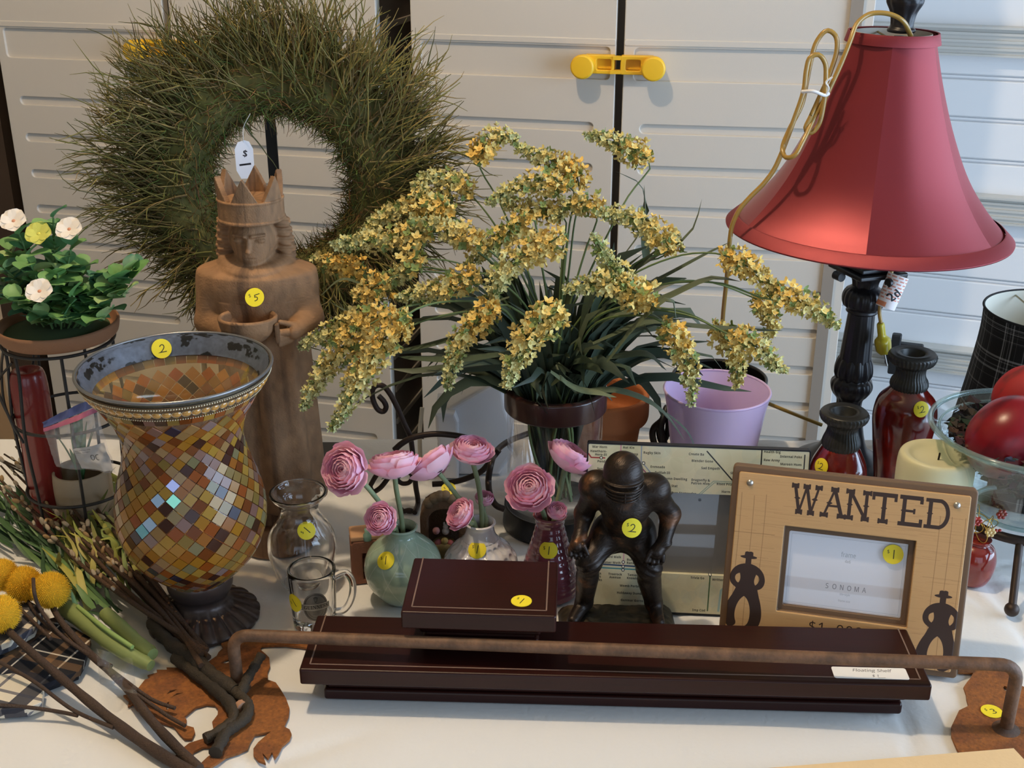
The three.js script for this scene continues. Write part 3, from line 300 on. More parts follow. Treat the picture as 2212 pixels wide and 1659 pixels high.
  part('glass', box(ox1 - ox0 - 0.001, oy1 - oy0 - 0.001, 0.0012, (ox0 + ox1) / 2, (oy0 + oy1) / 2, 0.0055), MP(0xffffff, 0.03, { transmission: 1, thickness: 0, ior: 1.45 }), g);
  const nail = lathe([[0, 0.0012], [0.0016, 0.0008], [0.0019, 0], [0, 0]], 16); nail.rotateX(Math.PI / 2); nail.translate(W * 0.52, oy1 - 0.008, 0.004); part('nail', nail, M(0x4a3a2c, 0.4, { metalness: 0.6 }), g);
  part('easel_back', (() => { const e = box(0.05, 0.13, 0.003, W / 2, 0.065, 0); warp(e, (v) => { v.z = v.z - 0.004 - (0.13 - v.y) * 0.36; }); e.translate(0, 0.014, 0); return e; })(), M(0x2a2523, 0.8), g);
}
// ---------------------------------------------------------------- mosaic hurricane vase
{
  const base = T(441, 1334), D = -base.z, g = thing('mosaic_vase', 'amber glass mosaic hurricane vase on a fluted bronze foot', 'vase', tbl(base));
  const cx = (y) => lerp(441, 366, (1327 - y) / (1327 - 790));
  const rows = [[1243, 66], [1222, 92], [1185, 130], [1135, 155], [1085, 160], [1035, 150], [985, 134], [940, 128], [900, 140], [862, 164], [830, 186], [800, 206], [790, 214]].map(([py, hw]) => { const q = P(cx(py), py, D); return [hw * perPx(q) * 0.975, q.y - TABLE]; });
  const out = smooth(rows, 72), shell = MP(new THREE.Color(0.97, 0.86, 0.66), 0.06, { transmission: 0.95, thickness: 0, ior: 1.45 });
  const inn = out.map(([r, y]) => [r - 0.0022, y]).reverse(); part('glass_body', lathe([[0, out[0][1]], ...out, ...inn, [0, out[0][1] + 0.002]], 96), shell, g, 'amber tinted glass');
  // clear bare glass lip above the tiles
  const top = out[out.length - 1];
  part('rim', (() => { const r = new THREE.TorusGeometry(top[0] - 0.001, 0.0016, 10, 96); r.rotateX(Math.PI / 2); r.translate(0, top[1], 0); return r; })(), M(new THREE.Color(0.22, 0.22, 0.23), 0.3, { metalness: 0.6 }), g, 'dark worn rim');
  // silvered, worn band inside the mouth
  const band = out.filter(([, y]) => y > top[1] - 0.021).map(([r, y]) => [r - 0.0032, y]);
  part('mouth_band', lathe(band, 96), M(0xffffff, 0.35, { metalness: 0.25, map: dataTex(512, 64, (u, v) => { const a = fbm(u * 14, v * 3, 4, 14), q = sstep(0.60, 0.66, a + (v - 0.5) * 0.12), n = 0.85 + 0.3 * fbm(u * 40, v * 8, 3, 40); return [lerp(0.38, 0.13, q) * n, lerp(0.41, 0.13, q) * n, lerp(0.47, 0.13, q) * n]; }, true, [3, 1]) }), g, 'silvery lining flaking off inside the rim');
  // beaded metal trim with amber stones below the rim
  const yB = top[1] - 0.0055, rAt = (y) => { for (let i = 1; i < out.length; i++) if (out[i][1] >= y) { const t = (y - out[i - 1][1]) / (out[i][1] - out[i - 1][1] || 1); return lerp(out[i - 1][0], out[i][0], clamp(t)); } return top[0]; };
  const bronze = M(new THREE.Color(0.16, 0.115, 0.07), 0.42, { metalness: 0.7 }), beadMat = M(new THREE.Color(0.62, 0.52, 0.36), 0.3, { metalness: 0.85 }), stone = MP(new THREE.Color(0.50, 0.24, 0.05), 0.12, { clearcoat: 1, clearcoatRoughness: 0.05 });
  part('trim_band', lathe([[rAt(yB) + 0.0005, yB], [rAt(yB) + 0.0018, yB - 0.0004], [rAt(yB - 0.015) + 0.0018, yB - 0.015], [rAt(yB - 0.015) + 0.0005, yB - 0.0155]], 96), bronze, g, 'dark bronze trim band');
  const bs = [], sg = new THREE.SphereGeometry(0.00105, 8, 6); for (let k = 0; k < 230; k++) for (const [dy, q] of [[0.0015, 1], [0.0148, 0.75]]) { const a = k / 230 * 6.2832, r = rAt(yB - dy) + 0.0022, b = sg.clone(); b.scale(q, q, q); b.translate(Math.cos(a) * r, yB - dy, Math.sin(a) * r); bs.push(b); } part('bead_rows', merge(bs), beadMat, g, 'rows of tiny brass beads').userData.kind = 'stuff';
  for (let k = 0; k < 62; k++) { const a = k / 62 * 6.2832, r = rAt(yB - 0.008) + 0.0019, s = new THREE.SphereGeometry(1, 14, 10); s.scale(0.0039, 0.0031, 0.0018); const t = new THREE.TorusGeometry(0.0040, 0.0006, 6, 18); t.scale(1, 0.82, 1); const dir = V(Math.cos(a), -0.35, Math.sin(a)).normalize(), pos = V(Math.cos(a) * r, yB - 0.008, Math.sin(a) * r); place(s, pos, dir); place(t, pos, dir); const m = part('amber_stone', s, stone, g); part('stone_setting', t, beadMat, m); }
  // square glass tiles laid on the diagonal
  const cols = [[0.60, 0.30, 0.03], [0.52, 0.20, 0.025], [0.48, 0.13, 0.02], [0.66, 0.42, 0.07], [0.30, 0.09, 0.02], [0.10, 0.035, 0.02], [0.42, 0.30, 0.08], [0.36, 0.33, 0.16], [0.40, 0.22, 0.17], [0.06, 0.045, 0.08], [0.55, 0.36, 0.14], [0.44, 0.32, 0.30]];
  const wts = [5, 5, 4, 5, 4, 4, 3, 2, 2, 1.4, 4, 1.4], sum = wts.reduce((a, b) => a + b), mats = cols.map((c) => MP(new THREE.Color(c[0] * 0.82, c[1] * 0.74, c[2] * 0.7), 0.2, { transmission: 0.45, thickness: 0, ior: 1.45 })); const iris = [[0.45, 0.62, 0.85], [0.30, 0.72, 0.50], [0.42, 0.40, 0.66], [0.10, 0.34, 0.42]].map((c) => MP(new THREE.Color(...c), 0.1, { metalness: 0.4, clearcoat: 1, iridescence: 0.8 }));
  const rT = rng(404), pick = () => { let q = rT() * sum; for (let i = 0; i < wts.length; i++) { q -= wts[i]; if (q <= 0) return i; } return 0; };
  // arc length table along the profile
  const arc = [0]; for (let i = 1; i < out.length; i++) arc.push(arc[i - 1] + Math.hypot(out[i][0] - out[i - 1][0], out[i][1] - out[i - 1][1])); const at = (s) => { let i = 1; while (i < arc.length - 1 && arc[i] < s) i++; const t = clamp((s - arc[i - 1]) / (arc[i] - arc[i - 1])); const a = out[i - 1], b = out[i]; return { r: lerp(a[0], b[0], t), y: lerp(a[1], b[1], t), tr: (b[0] - a[0]) / (arc[i] - arc[i - 1]), ty: (b[1] - a[1]) / (arc[i] - arc[i - 1]) }; };
  const sEnd = (() => { let s = arc[arc.length - 1]; while (at(s).y > yB - 0.019) s -= 0.0005; return s; })(), N = 27, tilesList = []; const toCam = CAM.clone().sub(tbl(base, 0.13)).normalize();
  let s = 0.006, row = 0; while (true) { const q = at(s), hs = Math.PI * q.r / N; const half = clamp(hs, 0.0068, 0.012); if (s + half > sEnd - 0.002) break; for (let k = 0; k < N; k++) { const a = (k + (row % 2) * 0.5) / N * 6.2832 + row * 0.0; tilesList.push({ s, a, hs: half * 0.93, hw: Math.PI * q.r / N * 0.94, row, k }); } s += half; row++; }
  const q0 = at(sEnd + 0.003); for (let k = 0; k < 46; k++) tilesList.push({ s: sEnd + 0.003, a: k / 46 * 6.2832, sq: true, hs: 0.0056, hw: Math.PI * q0.r / 46 * 0.94 });
  const rest = []; for (const t of tilesList) { const q = at(t.s), nrm = V(q.ty * Math.cos(t.a), -q.tr, q.ty * Math.sin(t.a)).normalize(); t.f = nrm.dot(toCam); t.n = nrm; t.q = q; t.p = V(Math.cos(t.a) * (q.r + 0.0004), q.y, Math.sin(t.a) * (q.r + 0.0004)); }
  const order = tilesList.slice().sort((a, b) => b.f - a.f);
  order.forEach((t, i) => { const th = 0.0011, pts = t.sq ? [[-t.hw, -t.hs], [t.hw, -t.hs], [t.hw, t.hs], [-t.hw, t.hs]] : [[0, -t.hs], [t.hw, 0], [0, t.hs], [-t.hw, 0]], e = extrude(flat(pts), th); const up = V(q3(t)[0], q3(t)[1], q3(t)[2]), dir = t.n, m = new THREE.Matrix4(), xx = up.clone().cross(dir).normalize(); m.makeBasis(xx, up, dir); m.setPosition(t.p); e.applyMatrix4(m); const c = pick(); if (i < 299) part('tile', e, mats[c], g); else rest.push([e, c]); });
  function q3(t) { return [t.q.tr * Math.cos(t.a), t.q.ty, t.q.tr * Math.sin(t.a)]; }
  const byC = {}; rest.forEach(([e, c]) => (byC[c % 6] = byC[c % 6] || []).push(e)); const back = []; for (const k of Object.keys(byC)) for (const e of byC[k]) back.push(paint(e, cols[Math.floor(rT() * cols.length)])); const bk = part('tile_back', merge(back), MP(0xffffff, 0.15, { vertexColors: true, transmission: 0.4, thickness: 0 }), g); bk.userData.kind = 'stuff'; bk.userData.label = 'tiles on the far side of the vase';
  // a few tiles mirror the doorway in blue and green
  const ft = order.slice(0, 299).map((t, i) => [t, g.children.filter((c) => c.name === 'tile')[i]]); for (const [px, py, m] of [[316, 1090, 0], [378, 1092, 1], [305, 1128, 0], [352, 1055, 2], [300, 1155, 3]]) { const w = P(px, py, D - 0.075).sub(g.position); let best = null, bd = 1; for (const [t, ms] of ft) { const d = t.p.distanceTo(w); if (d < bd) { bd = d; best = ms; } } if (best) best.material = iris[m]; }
  // lobed bronze foot
  const by = out[0][1], foot = lathe(smooth([[0.0, 0.0], [0.0555, 0.0], [0.057, 0.002], [0.0545, 0.0055], [0.044, 0.012], [0.032, 0.019], [0.0275, 0.0245], [0.027, 0.030], [0.031, 0.036], [0.033, by * 0.9], [0.031, by + 0.003], [0.0, by + 0.003]], 60), 168);
  warp(foot, (v) => { const r = Math.hypot(v.x, v.z), a = Math.atan2(v.z, v.x); if (r > 0.02 && v.y < 0.03) { const k = 1 - 0.05 * Math.pow(1 - Math.abs(Math.cos(a * 10)), 3) * sstep(0.024, 0.04, r); const lift = 0.0022 * Math.pow(Math.abs(Math.cos(a * 10)), 0.7) * sstep(0.028, 0.042, r) * (v.y > 0.001 ? 1 : 0); v.x *= k; v.z *= k; v.y += lift; } });
  part('foot', foot, M(new THREE.Color(0.075, 0.055, 0.05), 0.36, { metalness: 0.55 }), g, 'fluted dark bronze foot');
  let sp = null; for (let d = 0.05; d < 0.1; d += 0.0005) { const q = P(349, 753, D + d).sub(g.position); if (Math.hypot(q.x, q.z) >= rAt(q.y) - 0.0062) { sp = q; break; } } sticker(g, 'x2', sp, V(-sp.x, 0.035, -sp.z), { r: 0.0098 });
}

// ---------------------------------------------------------------- terracotta king statue
{
  const base = T(604, 1166), g = thing('king_statue', 'terracotta statue of a crowned robed figure holding a bowl', 'statue', tbl(base)), S = 1.0;
  const clay = (() => { const t = dataTex(512, 512, (u, v) => { const a = fbm(u * 5, v * 8, 5), b = fbm(u * 40, v * 40, 2), st = fbm(u * 22 + 5, v * 2.2 + 3, 3), dk = sstep(0.60, 0.78, st) * 0.55, k = (0.88 + 0.24 * b) * (1 - 0.25 * (a - 0.5)); return [lerp(0.545, 0.36, dk) * k, lerp(0.405, 0.26, dk) * k, lerp(0.28, 0.18, dk) * k]; }, true, [4, 2.3]); return M(0xffffff, 0.78, { map: t, bumpMap: withRep(grainTex, 20), bumpScale: 0.0004 }); })();
  // body as one field: robe with folds, cape shoulders, collar, head, hands
  const HT = 0.322;   // collar height
  const robe = (x, y, z) => {
    const t = clamp(y / HT), hw = y < 0.20 ? lerp(0.062, 0.052, clamp((y - 0.04) / 0.16)) : lerp(0.052, 0.058, clamp((y - 0.2) / 0.06)), hd = lerp(0.046, 0.036, t), a = Math.atan2(z / hd, x / hw);
    const fold = (y < 0.24 ? 1 : 0.2) * 0.0042 * (Math.cos(a * 9 + Math.sin(y * 22) * 0.25) * 0.6 + Math.cos(a * 5 + 1.3) * 0.6) * sstep(0.27, 0.20, y);
    const d = Math.hypot(x / (hw + fold), z / (hd + fold)); const body = (d - 1) * Math.min(hw, hd) * 0.9; return smax(smax(body, y - 0.285, 0.01), 0.04 - y, 0.006); };
  const f = (x, y, z) => {
    let d = robe(x, y, z);
    // cape over shoulders and arms
    let c = sEll(x, y, z, [0, 0.262, -0.002], [0.0655, 0.060, 0.040]); c = smax(c, 0.205 - y, 0.01); d = smin(d, c, 0.012);
    d = smin(d, sCap(x, y, z, [-0.050, 0.278, 0], [-0.058, 0.205, 0.012], 0.017, 0.015), 0.012); d = smin(d, sCap(x, y, z, [0.050, 0.278, 0], [0.060, 0.208, 0.012], 0.017, 0.015), 0.012);
    d = smin(d, sCap(x, y, z, [-0.058, 0.205, 0.012], [-0.026, 0.202, 0.044], 0.0145, 0.011), 0.008); d = smin(d, sCap(x, y, z, [0.062, 0.21, 0.012], [0.048, 0.206, 0.044], 0.014, 0.010), 0.008);
    // furrows where the cape parts from the arms
    d = smax(d, -sCap(x, y, z, [-0.036, 0.262, 0.044], [-0.031, 0.215, 0.052], 0.004, 0.007), 0.008); d = smax(d, -sCap(x, y, z, [0.037, 0.262, 0.044], [0.036, 0.215, 0.05], 0.003, 0.006), 0.008);
    // collar roll
    const q = Math.hypot(x, (z + 0.002) * 1.05) - 0.0315, cy = y - (0.302 - (z > 0 ? z * 0.32 : 0)); d = smin(d, Math.hypot(q, cy * 0.7) - 0.0105, 0.0025);
    // neck and head
    d = smin(d, sCap(x, y, z, [0, 0.29, -0.004], [0, 0.325, -0.002], 0.019, 0.017), 0.006);
    let hd = sEll(x, y, z, [0, 0.342, 0.001], [0.0232, 0.037, 0.027]); hd = smin(hd, sEll(x, y, z, [0, 0.318, 0.011], [0.0125, 0.015, 0.0155]), 0.012);
    hd = smin(hd, sCap(x, y, z, [0, 0.351, 0.0258], [0, 0.3315, 0.0315], 0.0015, 0.0028), 0.003);   // nose
    for (const s of [-1, 1]) { hd = smin(hd, sCap(x, y, z, [s * 0.004, 0.3525, 0.0268], [s * 0.016, 0.3535, 0.0212], 0.002, 0.0016), 0.003); hd = smax(hd, -sEll(x, y, z, [s * 0.0105, 0.3465, 0.0285], [0.0078, 0.0048, 0.0048]), 0.003); hd = smin(hd, sEll(x, y, z, [s * 0.0105, 0.3455, 0.0222], [0.0062, 0.0040, 0.0032]), 0.001); }
    hd = smin(hd, sEll(x, y, z, [0, 0.3225, 0.0262], [0.0065, 0.0018, 0.0018]), 0.0015); hd = smin(hd, sEll(x, y, z, [0, 0.3185, 0.0258], [0.0052, 0.0018, 0.0018]), 0.0015); hd = smax(hd, -sCap(x, y, z, [-0.0065, 0.3205, 0.0285], [0.0065, 0.3205, 0.0285], 0.0012, 0.0012), 0.001);
    d = smin(d, hd, 0.004);
    // wavy side hair
    for (const s of [-1, 1]) { const w = 0.0011 * Math.sin(y * 480 + z * 260 + x * 120) + 0.0005 * Math.sin(y * 900 - z * 500), hz = -0.005; d = smin(d, sCap(x, y, z, [s * 0.0285, 0.366, hz], [s * 0.0325, 0.312, hz - 0.002], 0.0085 + w, 0.0095 + w), 0.003); }
    d = smin(d, sEll(x, y, z, [0, 0.345, -0.012], [0.030, 0.038, 0.022]), 0.006);
    // crown band
    const rc = Math.hypot(x, z) - 0.0305, cb = Math.hypot(Math.max(Math.abs(rc) - 0.0018, 0), Math.max(Math.abs(y - 0.3815) - 0.009, 0)) - 0.0012; d = Math.min(d, cb); d = Math.min(d, Math.hypot(rc - 0.002, y - 0.3715) - 0.0022); d = Math.min(d, Math.hypot(rc - 0.0022, y - 0.3915) - 0.0016); d = smin(d, smax(Math.hypot(x, z) - 0.030, Math.abs(y - 0.385) - 0.006, 0.001), 0.002);
    // crown points leaning outward
    if (y > 0.384) { const a = Math.atan2(x, z), n = 6, k = Math.round(a / (6.2832 / n)), da = a - k * 6.2832 / n, r = Math.hypot(x, z), hh = 0.389 + 0.047 * (1 - Math.abs(da) / 0.47), thick = 0.0032, rad = 0.0292 + (y - 0.385) * 0.06; d = Math.min(d, Math.max(Math.abs(r - rad) - thick, (y - hh) * 0.55, 0.384 - y, y - 0.437)); }
    // right hand with fingers, left hand gripping the bowl's handle
    for (let k = 0; k < 4; k++) { d = smin(d, sCap(x, y, z, [0.047 - k * 0.001, 0.2085 - k * 0.0042, 0.046], [0.0325, 0.2075 - k * 0.0045, 0.0545], 0.0032, 0.0026), 0.0015); } d = smin(d, sCap(x, y, z, [0.048, 0.214, 0.045], [0.0335, 0.2195, 0.050], 0.0036, 0.0028), 0.002);
    for (let k = 0; k < 4; k++) d = smin(d, sCap(x, y, z, [-0.026, 0.199 - k * 0.004, 0.045], [-0.010, 0.191 - k * 0.003, 0.053], 0.0034, 0.0028), 0.0015);
    // hem feet and round plinth
    d = Math.min(d, smin(sCap(x, y, z, [-0.018, 0.036, 0.018], [-0.019, 0.035, 0.040], 0.009, 0.007), sCap(x, y, z, [0.018, 0.036, 0.018], [0.019, 0.035, 0.040], 0.009, 0.007), 0.002)); d = Math.min(d, sCap(x, y, z, [0, 0.02, 0], [0, 0.05, 0], 0.03, 0.03));
    const pr = Math.hypot(x / 1.16, z) - lerp(0.046, 0.044, clamp(y / 0.03)); d = Math.min(d, smax(pr, Math.abs(y - 0.0145) - 0.0145, 0.004)); return d; };
  const HM = [[-0.01, -0.01], [0, 0], [0.035, 0.029], [0.064, 0.046], [0.262, 0.195], [0.29, 0.227], [0.322, 0.276], [0.333, 0.306], [0.379, 0.371], [0.402, 0.3935], [0.427, 0.437], [0.45, 0.47]], hm = (y) => { for (let i = 1; i < HM.length; i++) if (y <= HM[i][0]) return lerp(HM[i - 1][1], HM[i][1], (y - HM[i - 1][0]) / (HM[i][0] - HM[i - 1][0])); return 0.47; };
  const fh = (x, y, z) => f(x / lerp(0.9, 1, sstep(0.325, 0.345, y)), hm(y), z); const geoBody = sdfMesh(fh, V(-0.078, -0.003, -0.056), V(0.078, 0.312, 0.062), 0.00165), geoHead = sdfMesh(fh, V(-0.07, 0.3085, -0.046), V(0.07, 0.434, 0.046), 0.00105), geo = merge([geoBody, geoHead]);
  { const p = geo.attributes.position, uv = geo.attributes.uv; for (let i = 0; i < p.count; i++) { const a = Math.atan2(p.getX(i), p.getZ(i)); uv.setXY(i, a * 0.05, p.getY(i)); } }
  const stat = part('figure', geo, clay, g);
  // bowl held in front
  const bowl = vessel([[0.006, 0], [0.016, 0.004], [0.0275, 0.016], [0.0305, 0.0285]], 0.0042, 24, 48, 0.006); warp(bowl, (v) => { v.z *= 0.82; }); bowl.translate(-0.002, 0.2605, 0.0505); part('bowl', boxUV(bowl), clay, g); part('bowl_handle', merge([tube([V(0.024, 0.272, 0.053), V(0.040, 0.2725, 0.050)], 0.0042, 4, 10), (() => { const k = box(0.004, 0.021, 0.008, 0.034, 0.2735, 0.0575, 0.0015); k.rotateZ(0.02); return k; })()]), clay, g);
  sticker(g, '$5', V(0.006, 0.3085, 0.0462), V(0, 0.55, 1), { rot: -0.25, r: 0.0097 });
}

// ---------------------------------------------------------------- twig and moss wreath on a black hanger stand
{
  const D = 1.36, c = P(606, 398, D), g = thing('twig_wreath', 'round green moss and birch twig wreath on a black stand', 'wreath', c), r = rng(88);
  g.rotation.x = -0.06;
  const ringR = 0.118, tubeR = 0.037, pal = [[0.20, 0.17, 0.045], [0.25, 0.20, 0.06], [0.16, 0.145, 0.035], [0.28, 0.21, 0.08], [0.19, 0.13, 0.05], [0.13, 0.13, 0.035]];
  const core = new THREE.TorusGeometry(ringR, tubeR, 28, 120); warp(core, (v) => { const a = Math.atan2(v.y, v.x), k = 1 + 0.0; const cx = Math.cos(a) * ringR, cy = Math.sin(a) * ringR, d = V(v.x - cx, v.y - cy, v.z), s = 1 + 0.22 * (n3(v.x * 60, v.y * 60, v.z * 60) - 0.5) + 0.18 * (n3(v.x * 190, v.y * 190, v.z * 190) - 0.5); v.set(cx + d.x * s, cy + d.y * s, v.z * s * 0.85); });
  paint(core, (x, y, z) => { const t = n3(x * 90, y * 90, z * 90), q = n3(x * 300, y * 300, z * 300); return [lerp(0.08, 0.18, t) * (0.7 + 0.6 * q), lerp(0.085, 0.15, t) * (0.7 + 0.6 * q), 0.024 + 0.014 * t]; });
  const vcm = M(0xffffff, 0.9, { vertexColors: true }); part('moss_ring', core, vcm, g);
  // moss fibres standing off the ring
  const twig = (p0, dir, len, rad, seg, curl, col) => { const pts = [p0.clone()], d = dir.clone(); let p = p0.clone(); for (let i = 0; i < seg; i++) { d.add(V(rr(r, -curl, curl), rr(r, -curl, curl), rr(r, -curl, curl))).normalize(); p = p.clone().addScaledVector(d, len / seg); pts.push(p); } const pos = [], nor = [], ix = []; for (let i = 0; i < pts.length; i++) { const t = (i ? pts[i].clone().sub(pts[i - 1]) : pts[1].clone().sub(pts[0])).normalize(), u = V(-t.y, t.x, 0.3).normalize(), w = t.clone().cross(u).normalize(), q = rad * (1 - 0.75 * i / (pts.length - 1)); for (let j = 0; j < 3; j++) { const a = j * 2.0944, n = u.clone().multiplyScalar(Math.cos(a)).addScaledVector(w, Math.sin(a)); pos.push(pts[i].x + n.x * q, pts[i].y + n.y * q, pts[i].z + n.z * q); nor.push(n.x, n.y, n.z); } } for (let i = 0; i < pts.length - 1; i++) for (let j = 0; j < 3; j++) { const a = i * 3 + j, b = i * 3 + (j + 1) % 3; ix.push(a, b, a + 3, b, b + 3, a + 3); } const G = new THREE.BufferGeometry(); G.setAttribute('position', new THREE.Float32BufferAttribute(pos, 3)); G.setAttribute('normal', new THREE.Float32BufferAttribute(nor, 3)); G.setIndex(ix); orient(G); return [paint(G, col), pts, d]; };
  const shade = (k = 1) => { const q = pal[Math.floor(r() * pal.length)], b = rr(r, 0.75, 1.25) * k; return q.map((v) => v * b); };
  const fib = []; for (let i = 0; i < 7000; i++) { const a = r() * 6.2832, b = r() * 6.2832, n = V(Math.cos(a) * Math.cos(b), Math.sin(a) * Math.cos(b), Math.sin(b) * 0.85), p = V(Math.cos(a) * ringR, Math.sin(a) * ringR, 0).addScaledVector(n, tubeR * 0.97), t = V(-Math.sin(a), Math.cos(a), 0); if (n.z < -0.5) continue; fib.push(twig(p, n.multiplyScalar(0.55).addScaledVector(t, rr(r, -1, 1)).add(V(0, 0, rr(r, 0, 0.3))).normalize(), rr(r, 0.010, 0.030), rr(r, 0.0005, 0.0010), 3, 0.45, [rr(r, 0.09, 0.24), rr(r, 0.085, 0.19), 0.034])[0]); }
  part('moss_fibres', merge(fib), vcm, g).userData.kind = 'stuff';
  // long forked twigs sweeping outward
  const tw = []; for (let i = 0; i < 2200; i++) { const a = r() * 6.2832, front = rr(r, -0.7, 1), p = V(Math.cos(a) * (ringR + rr(r, -0.024, 0.022)), Math.sin(a) * (ringR + rr(r, -0.024, 0.022)), front * tubeR * 0.95), sw = 0.42 * Math.sin(a * 1.0 + 0.6) + rr(r, -0.55, 0.55), e = Math.cos(a), dir = V(Math.cos(a + sw), Math.sin(a + sw), rr(r, -0.12, 0.42)).normalize(), down = Math.sin(a) < -0.35 ? 0.72 : 1, len = (0.046 + 0.060 * r()) * down * (e > 0.3 ? 1.1 : 1) * (0.86 + 0.34 * fbm(Math.cos(a) * 3 + 7, Math.sin(a) * 3 + 3, 2)) * (e < -0.85 ? 1.1 : 1), k = rr(r, 0.8, 1.25), col = shade(k);
    const [G, pts, d] = twig(p, dir, len, rr(r, 0.0010, 0.0018), 6, 0.17, col); tw.push(G); const nf = 2 + Math.floor(r() * 3); for (let q = 0; q < nf; q++) { const w = 2 + Math.floor(r() * 4), pp = pts[w], dd = pts[w].clone().sub(pts[w - 1]).normalize().add(V(rr(r, -0.6, 0.6), rr(r, -0.6, 0.6), rr(r, -0.4, 0.4))).normalize(); tw.push(twig(pp, dd, len * rr(r, 0.2, 0.45), 0.0010, 3, 0.3, shade(k))[0]); } }
  part('twigs', merge(tw), vcm, g, 'thin forked olive twigs').userData.kind = 'stuff';
  // loose tendrils across the opening
  part('tendril', merge([twig(V(-0.035, 0.075, 0.02), V(0.5, -0.9, 0.1), 0.075, 0.0012, 8, 0.22, [0.12, 0.12, 0.05])[0], twig(V(-0.07, -0.03, 0.02), V(0.8, -0.4, 0.1), 0.04, 0.0009, 6, 0.2, [0.12, 0.10, 0.05])[0]]), vcm, g);
  // price tag tied on
  const tagTex = canvasTex(128, 256, (q) => { q.fillStyle = '#e6e8f2'; q.fillRect(0, 0, 128, 256); q.strokeStyle = q.fillStyle = '#17151c'; q.font = 'bold 62px sans-serif'; q.textAlign = 'center'; q.save(); q.translate(70, 92); q.rotate(0.2); q.fillText('$', 0, 20); q.restore(); q.lineWidth = 12; q.beginPath(); q.moveTo(26, 166); q.lineTo(106, 158); q.stroke(); });
  const tp = P(528, 352, D - 0.06).sub(c), tg = extrude(flat([[-0.0095, -0.012], [-0.005, -0.021], [0.005, -0.021], [0.0098, -0.011], [0.0098, 0.011], [0.006, 0.019], [0.001, 0.0205], [-0.006, 0.0185], [-0.0098, 0.011]]), 0.0004); { const uv = tg.attributes.uv, p = tg.attributes.position; for (let i = 0; i < uv.count; i++) uv.setXY(i, p.getX(i) / 0.02 + 0.5, p.getY(i) / 0.042 + 0.5); } tg.rotateY(0.15); tg.translate(tp.x, tp.y, tp.z); part('price_tag', tg, M(0xffffff, 0.7, { map: tagTex }), g, 'white paper price tag marked in black'); part('tag_string', tube([V(tp.x, tp.y + 0.018, tp.z), V(tp.x + 0.002, tp.y + 0.034, tp.z + 0.004), V(tp.x + 0.012, tp.y + 0.05, tp.z + 0.012)], 0.0004, 8, 5), M(0xd8d8d8, 0.7), g);
  // stand: flat black upright with hook and foot
  const y0 = TABLE - c.y + 0.001; const st = part('stand', merge([box(0.0125, -y0 + 0.11, 0.003, -0.014, (y0 + 0.11) / 2, -0.038), box(0.10, 0.004, 0.09, -0.014, y0 + 0.003, -0.04, 0.001)]), M(0x15130f, 0.45), g, 'black metal stand bar'); st.rotation.x = 0.06; st.position.set(0, 0.003, 0);
}
// ---------------------------------------------------------------- glass cylinder with a dark wooden collar
const clearGlass = MP(0xffffff, 0.02, { transmission: 1, thickness: 0, ior: 1.45 });
const iron = M(new THREE.Color(0.045, 0.03, 0.024), 0.48, { metalness: 0.55 });
const VD = 1.245, vaseC = T(1196, 1128);
{
  const g = thing('glass_cylinder_vase', 'clear glass cylinder vase with a dark wooden collar holding yellow flowers', 'vase', tbl(vaseC)), h = 0.158, R = 0.0545;
  part('glass', lathe([[0, 0.026], [R, 0.026], [R, h], [R - 0.0025, h], [R - 0.0025, 0.031], [0, 0.031]], 72), clearGlass, g);
  part('collar', lathe([[R - 0.004, h - 0.006], [R + 0.002, h - 0.010], [R + 0.0035, h - 0.008], [R + 0.0035, h + 0.014], [R + 0.0015, h + 0.0165], [R - 0.004, h + 0.0165], [R - 0.006, h + 0.014], [R - 0.006, h - 0.004]], 72), MP(new THREE.Color(0.045, 0.014, 0.011), 0.3, { clearcoat: 0.4 }), g, 'dark mahogany collar');
  part('base_cup', lathe([[0, 0], [R + 0.004, 0], [R + 0.0055, 0.003], [R + 0.0035, 0.027], [R + 0.0005, 0.027], [R + 0.0005, 0.022], [0, 0.022]], 72), M(0x0d0b0b, 0.35), g, 'black wooden base');
}
// wrought-iron scroll stand
{
  const g = thing('scroll_stand', 'black wrought-iron scroll stand curling up beside the glass cylinder', 'stand', V(0, TABLE, 0)), rod = (pts, D, r = 0.0032) => { const w = pts.map(([x, y, d]) => { const q = P(x, y, d || D); return V(q.x, Math.max(q.y - TABLE, r * 1.05), q.z); }); part('rod', tube(w, r, Math.max(24, pts.length * 8), 10), iron, g); };
  rod([[818, 855], [830, 868], [834, 880], [828, 889], [818, 886], [809, 872], [804, 852], [807, 838], [816, 832], [828, 834], [842, 850], [858, 880], [872, 912], [886, 944], [891, 975], [894, 1010], [898, 1050], [903, 1085], [896, 1116, 1.262]], 1.285);
  rod([[852, 972], [868, 958], [890, 946], [930, 938], [970, 939], [1010, 947], [1046, 968]], 1.27, 0.0036);
  rod([[835, 1000], [815, 1024], [805, 1040], [800, 1052], [806, 1062], [820, 1055], [836, 1036], [852, 1012]], 1.27, 0.003); rod([[866, 1020], [858, 1034], [868, 1044], [884, 1042], [890, 1028], [882, 1018]], 1.28, 0.0028);
  rod([[934, 1046], [960, 1044], [1000, 1036], [1040, 1018], [1062, 992], [1078, 972]], 1.245, 0.0034);
  rod([[1142, 936, 1.325], [1110, 948, 1.31], [1088, 960, 1.285], [1070, 978, 1.25], [1060, 1005], [1055, 1040], [1060, 1072, 1.19], [1072, 1092, 1.18], [1090, 1100, 1.178]], 1.21, 0.0036);
  rod([[868, 1118, 1.27], [872, 1106], [884, 1102], [890, 1112], [880, 1120]], 1.266, 0.003);
}
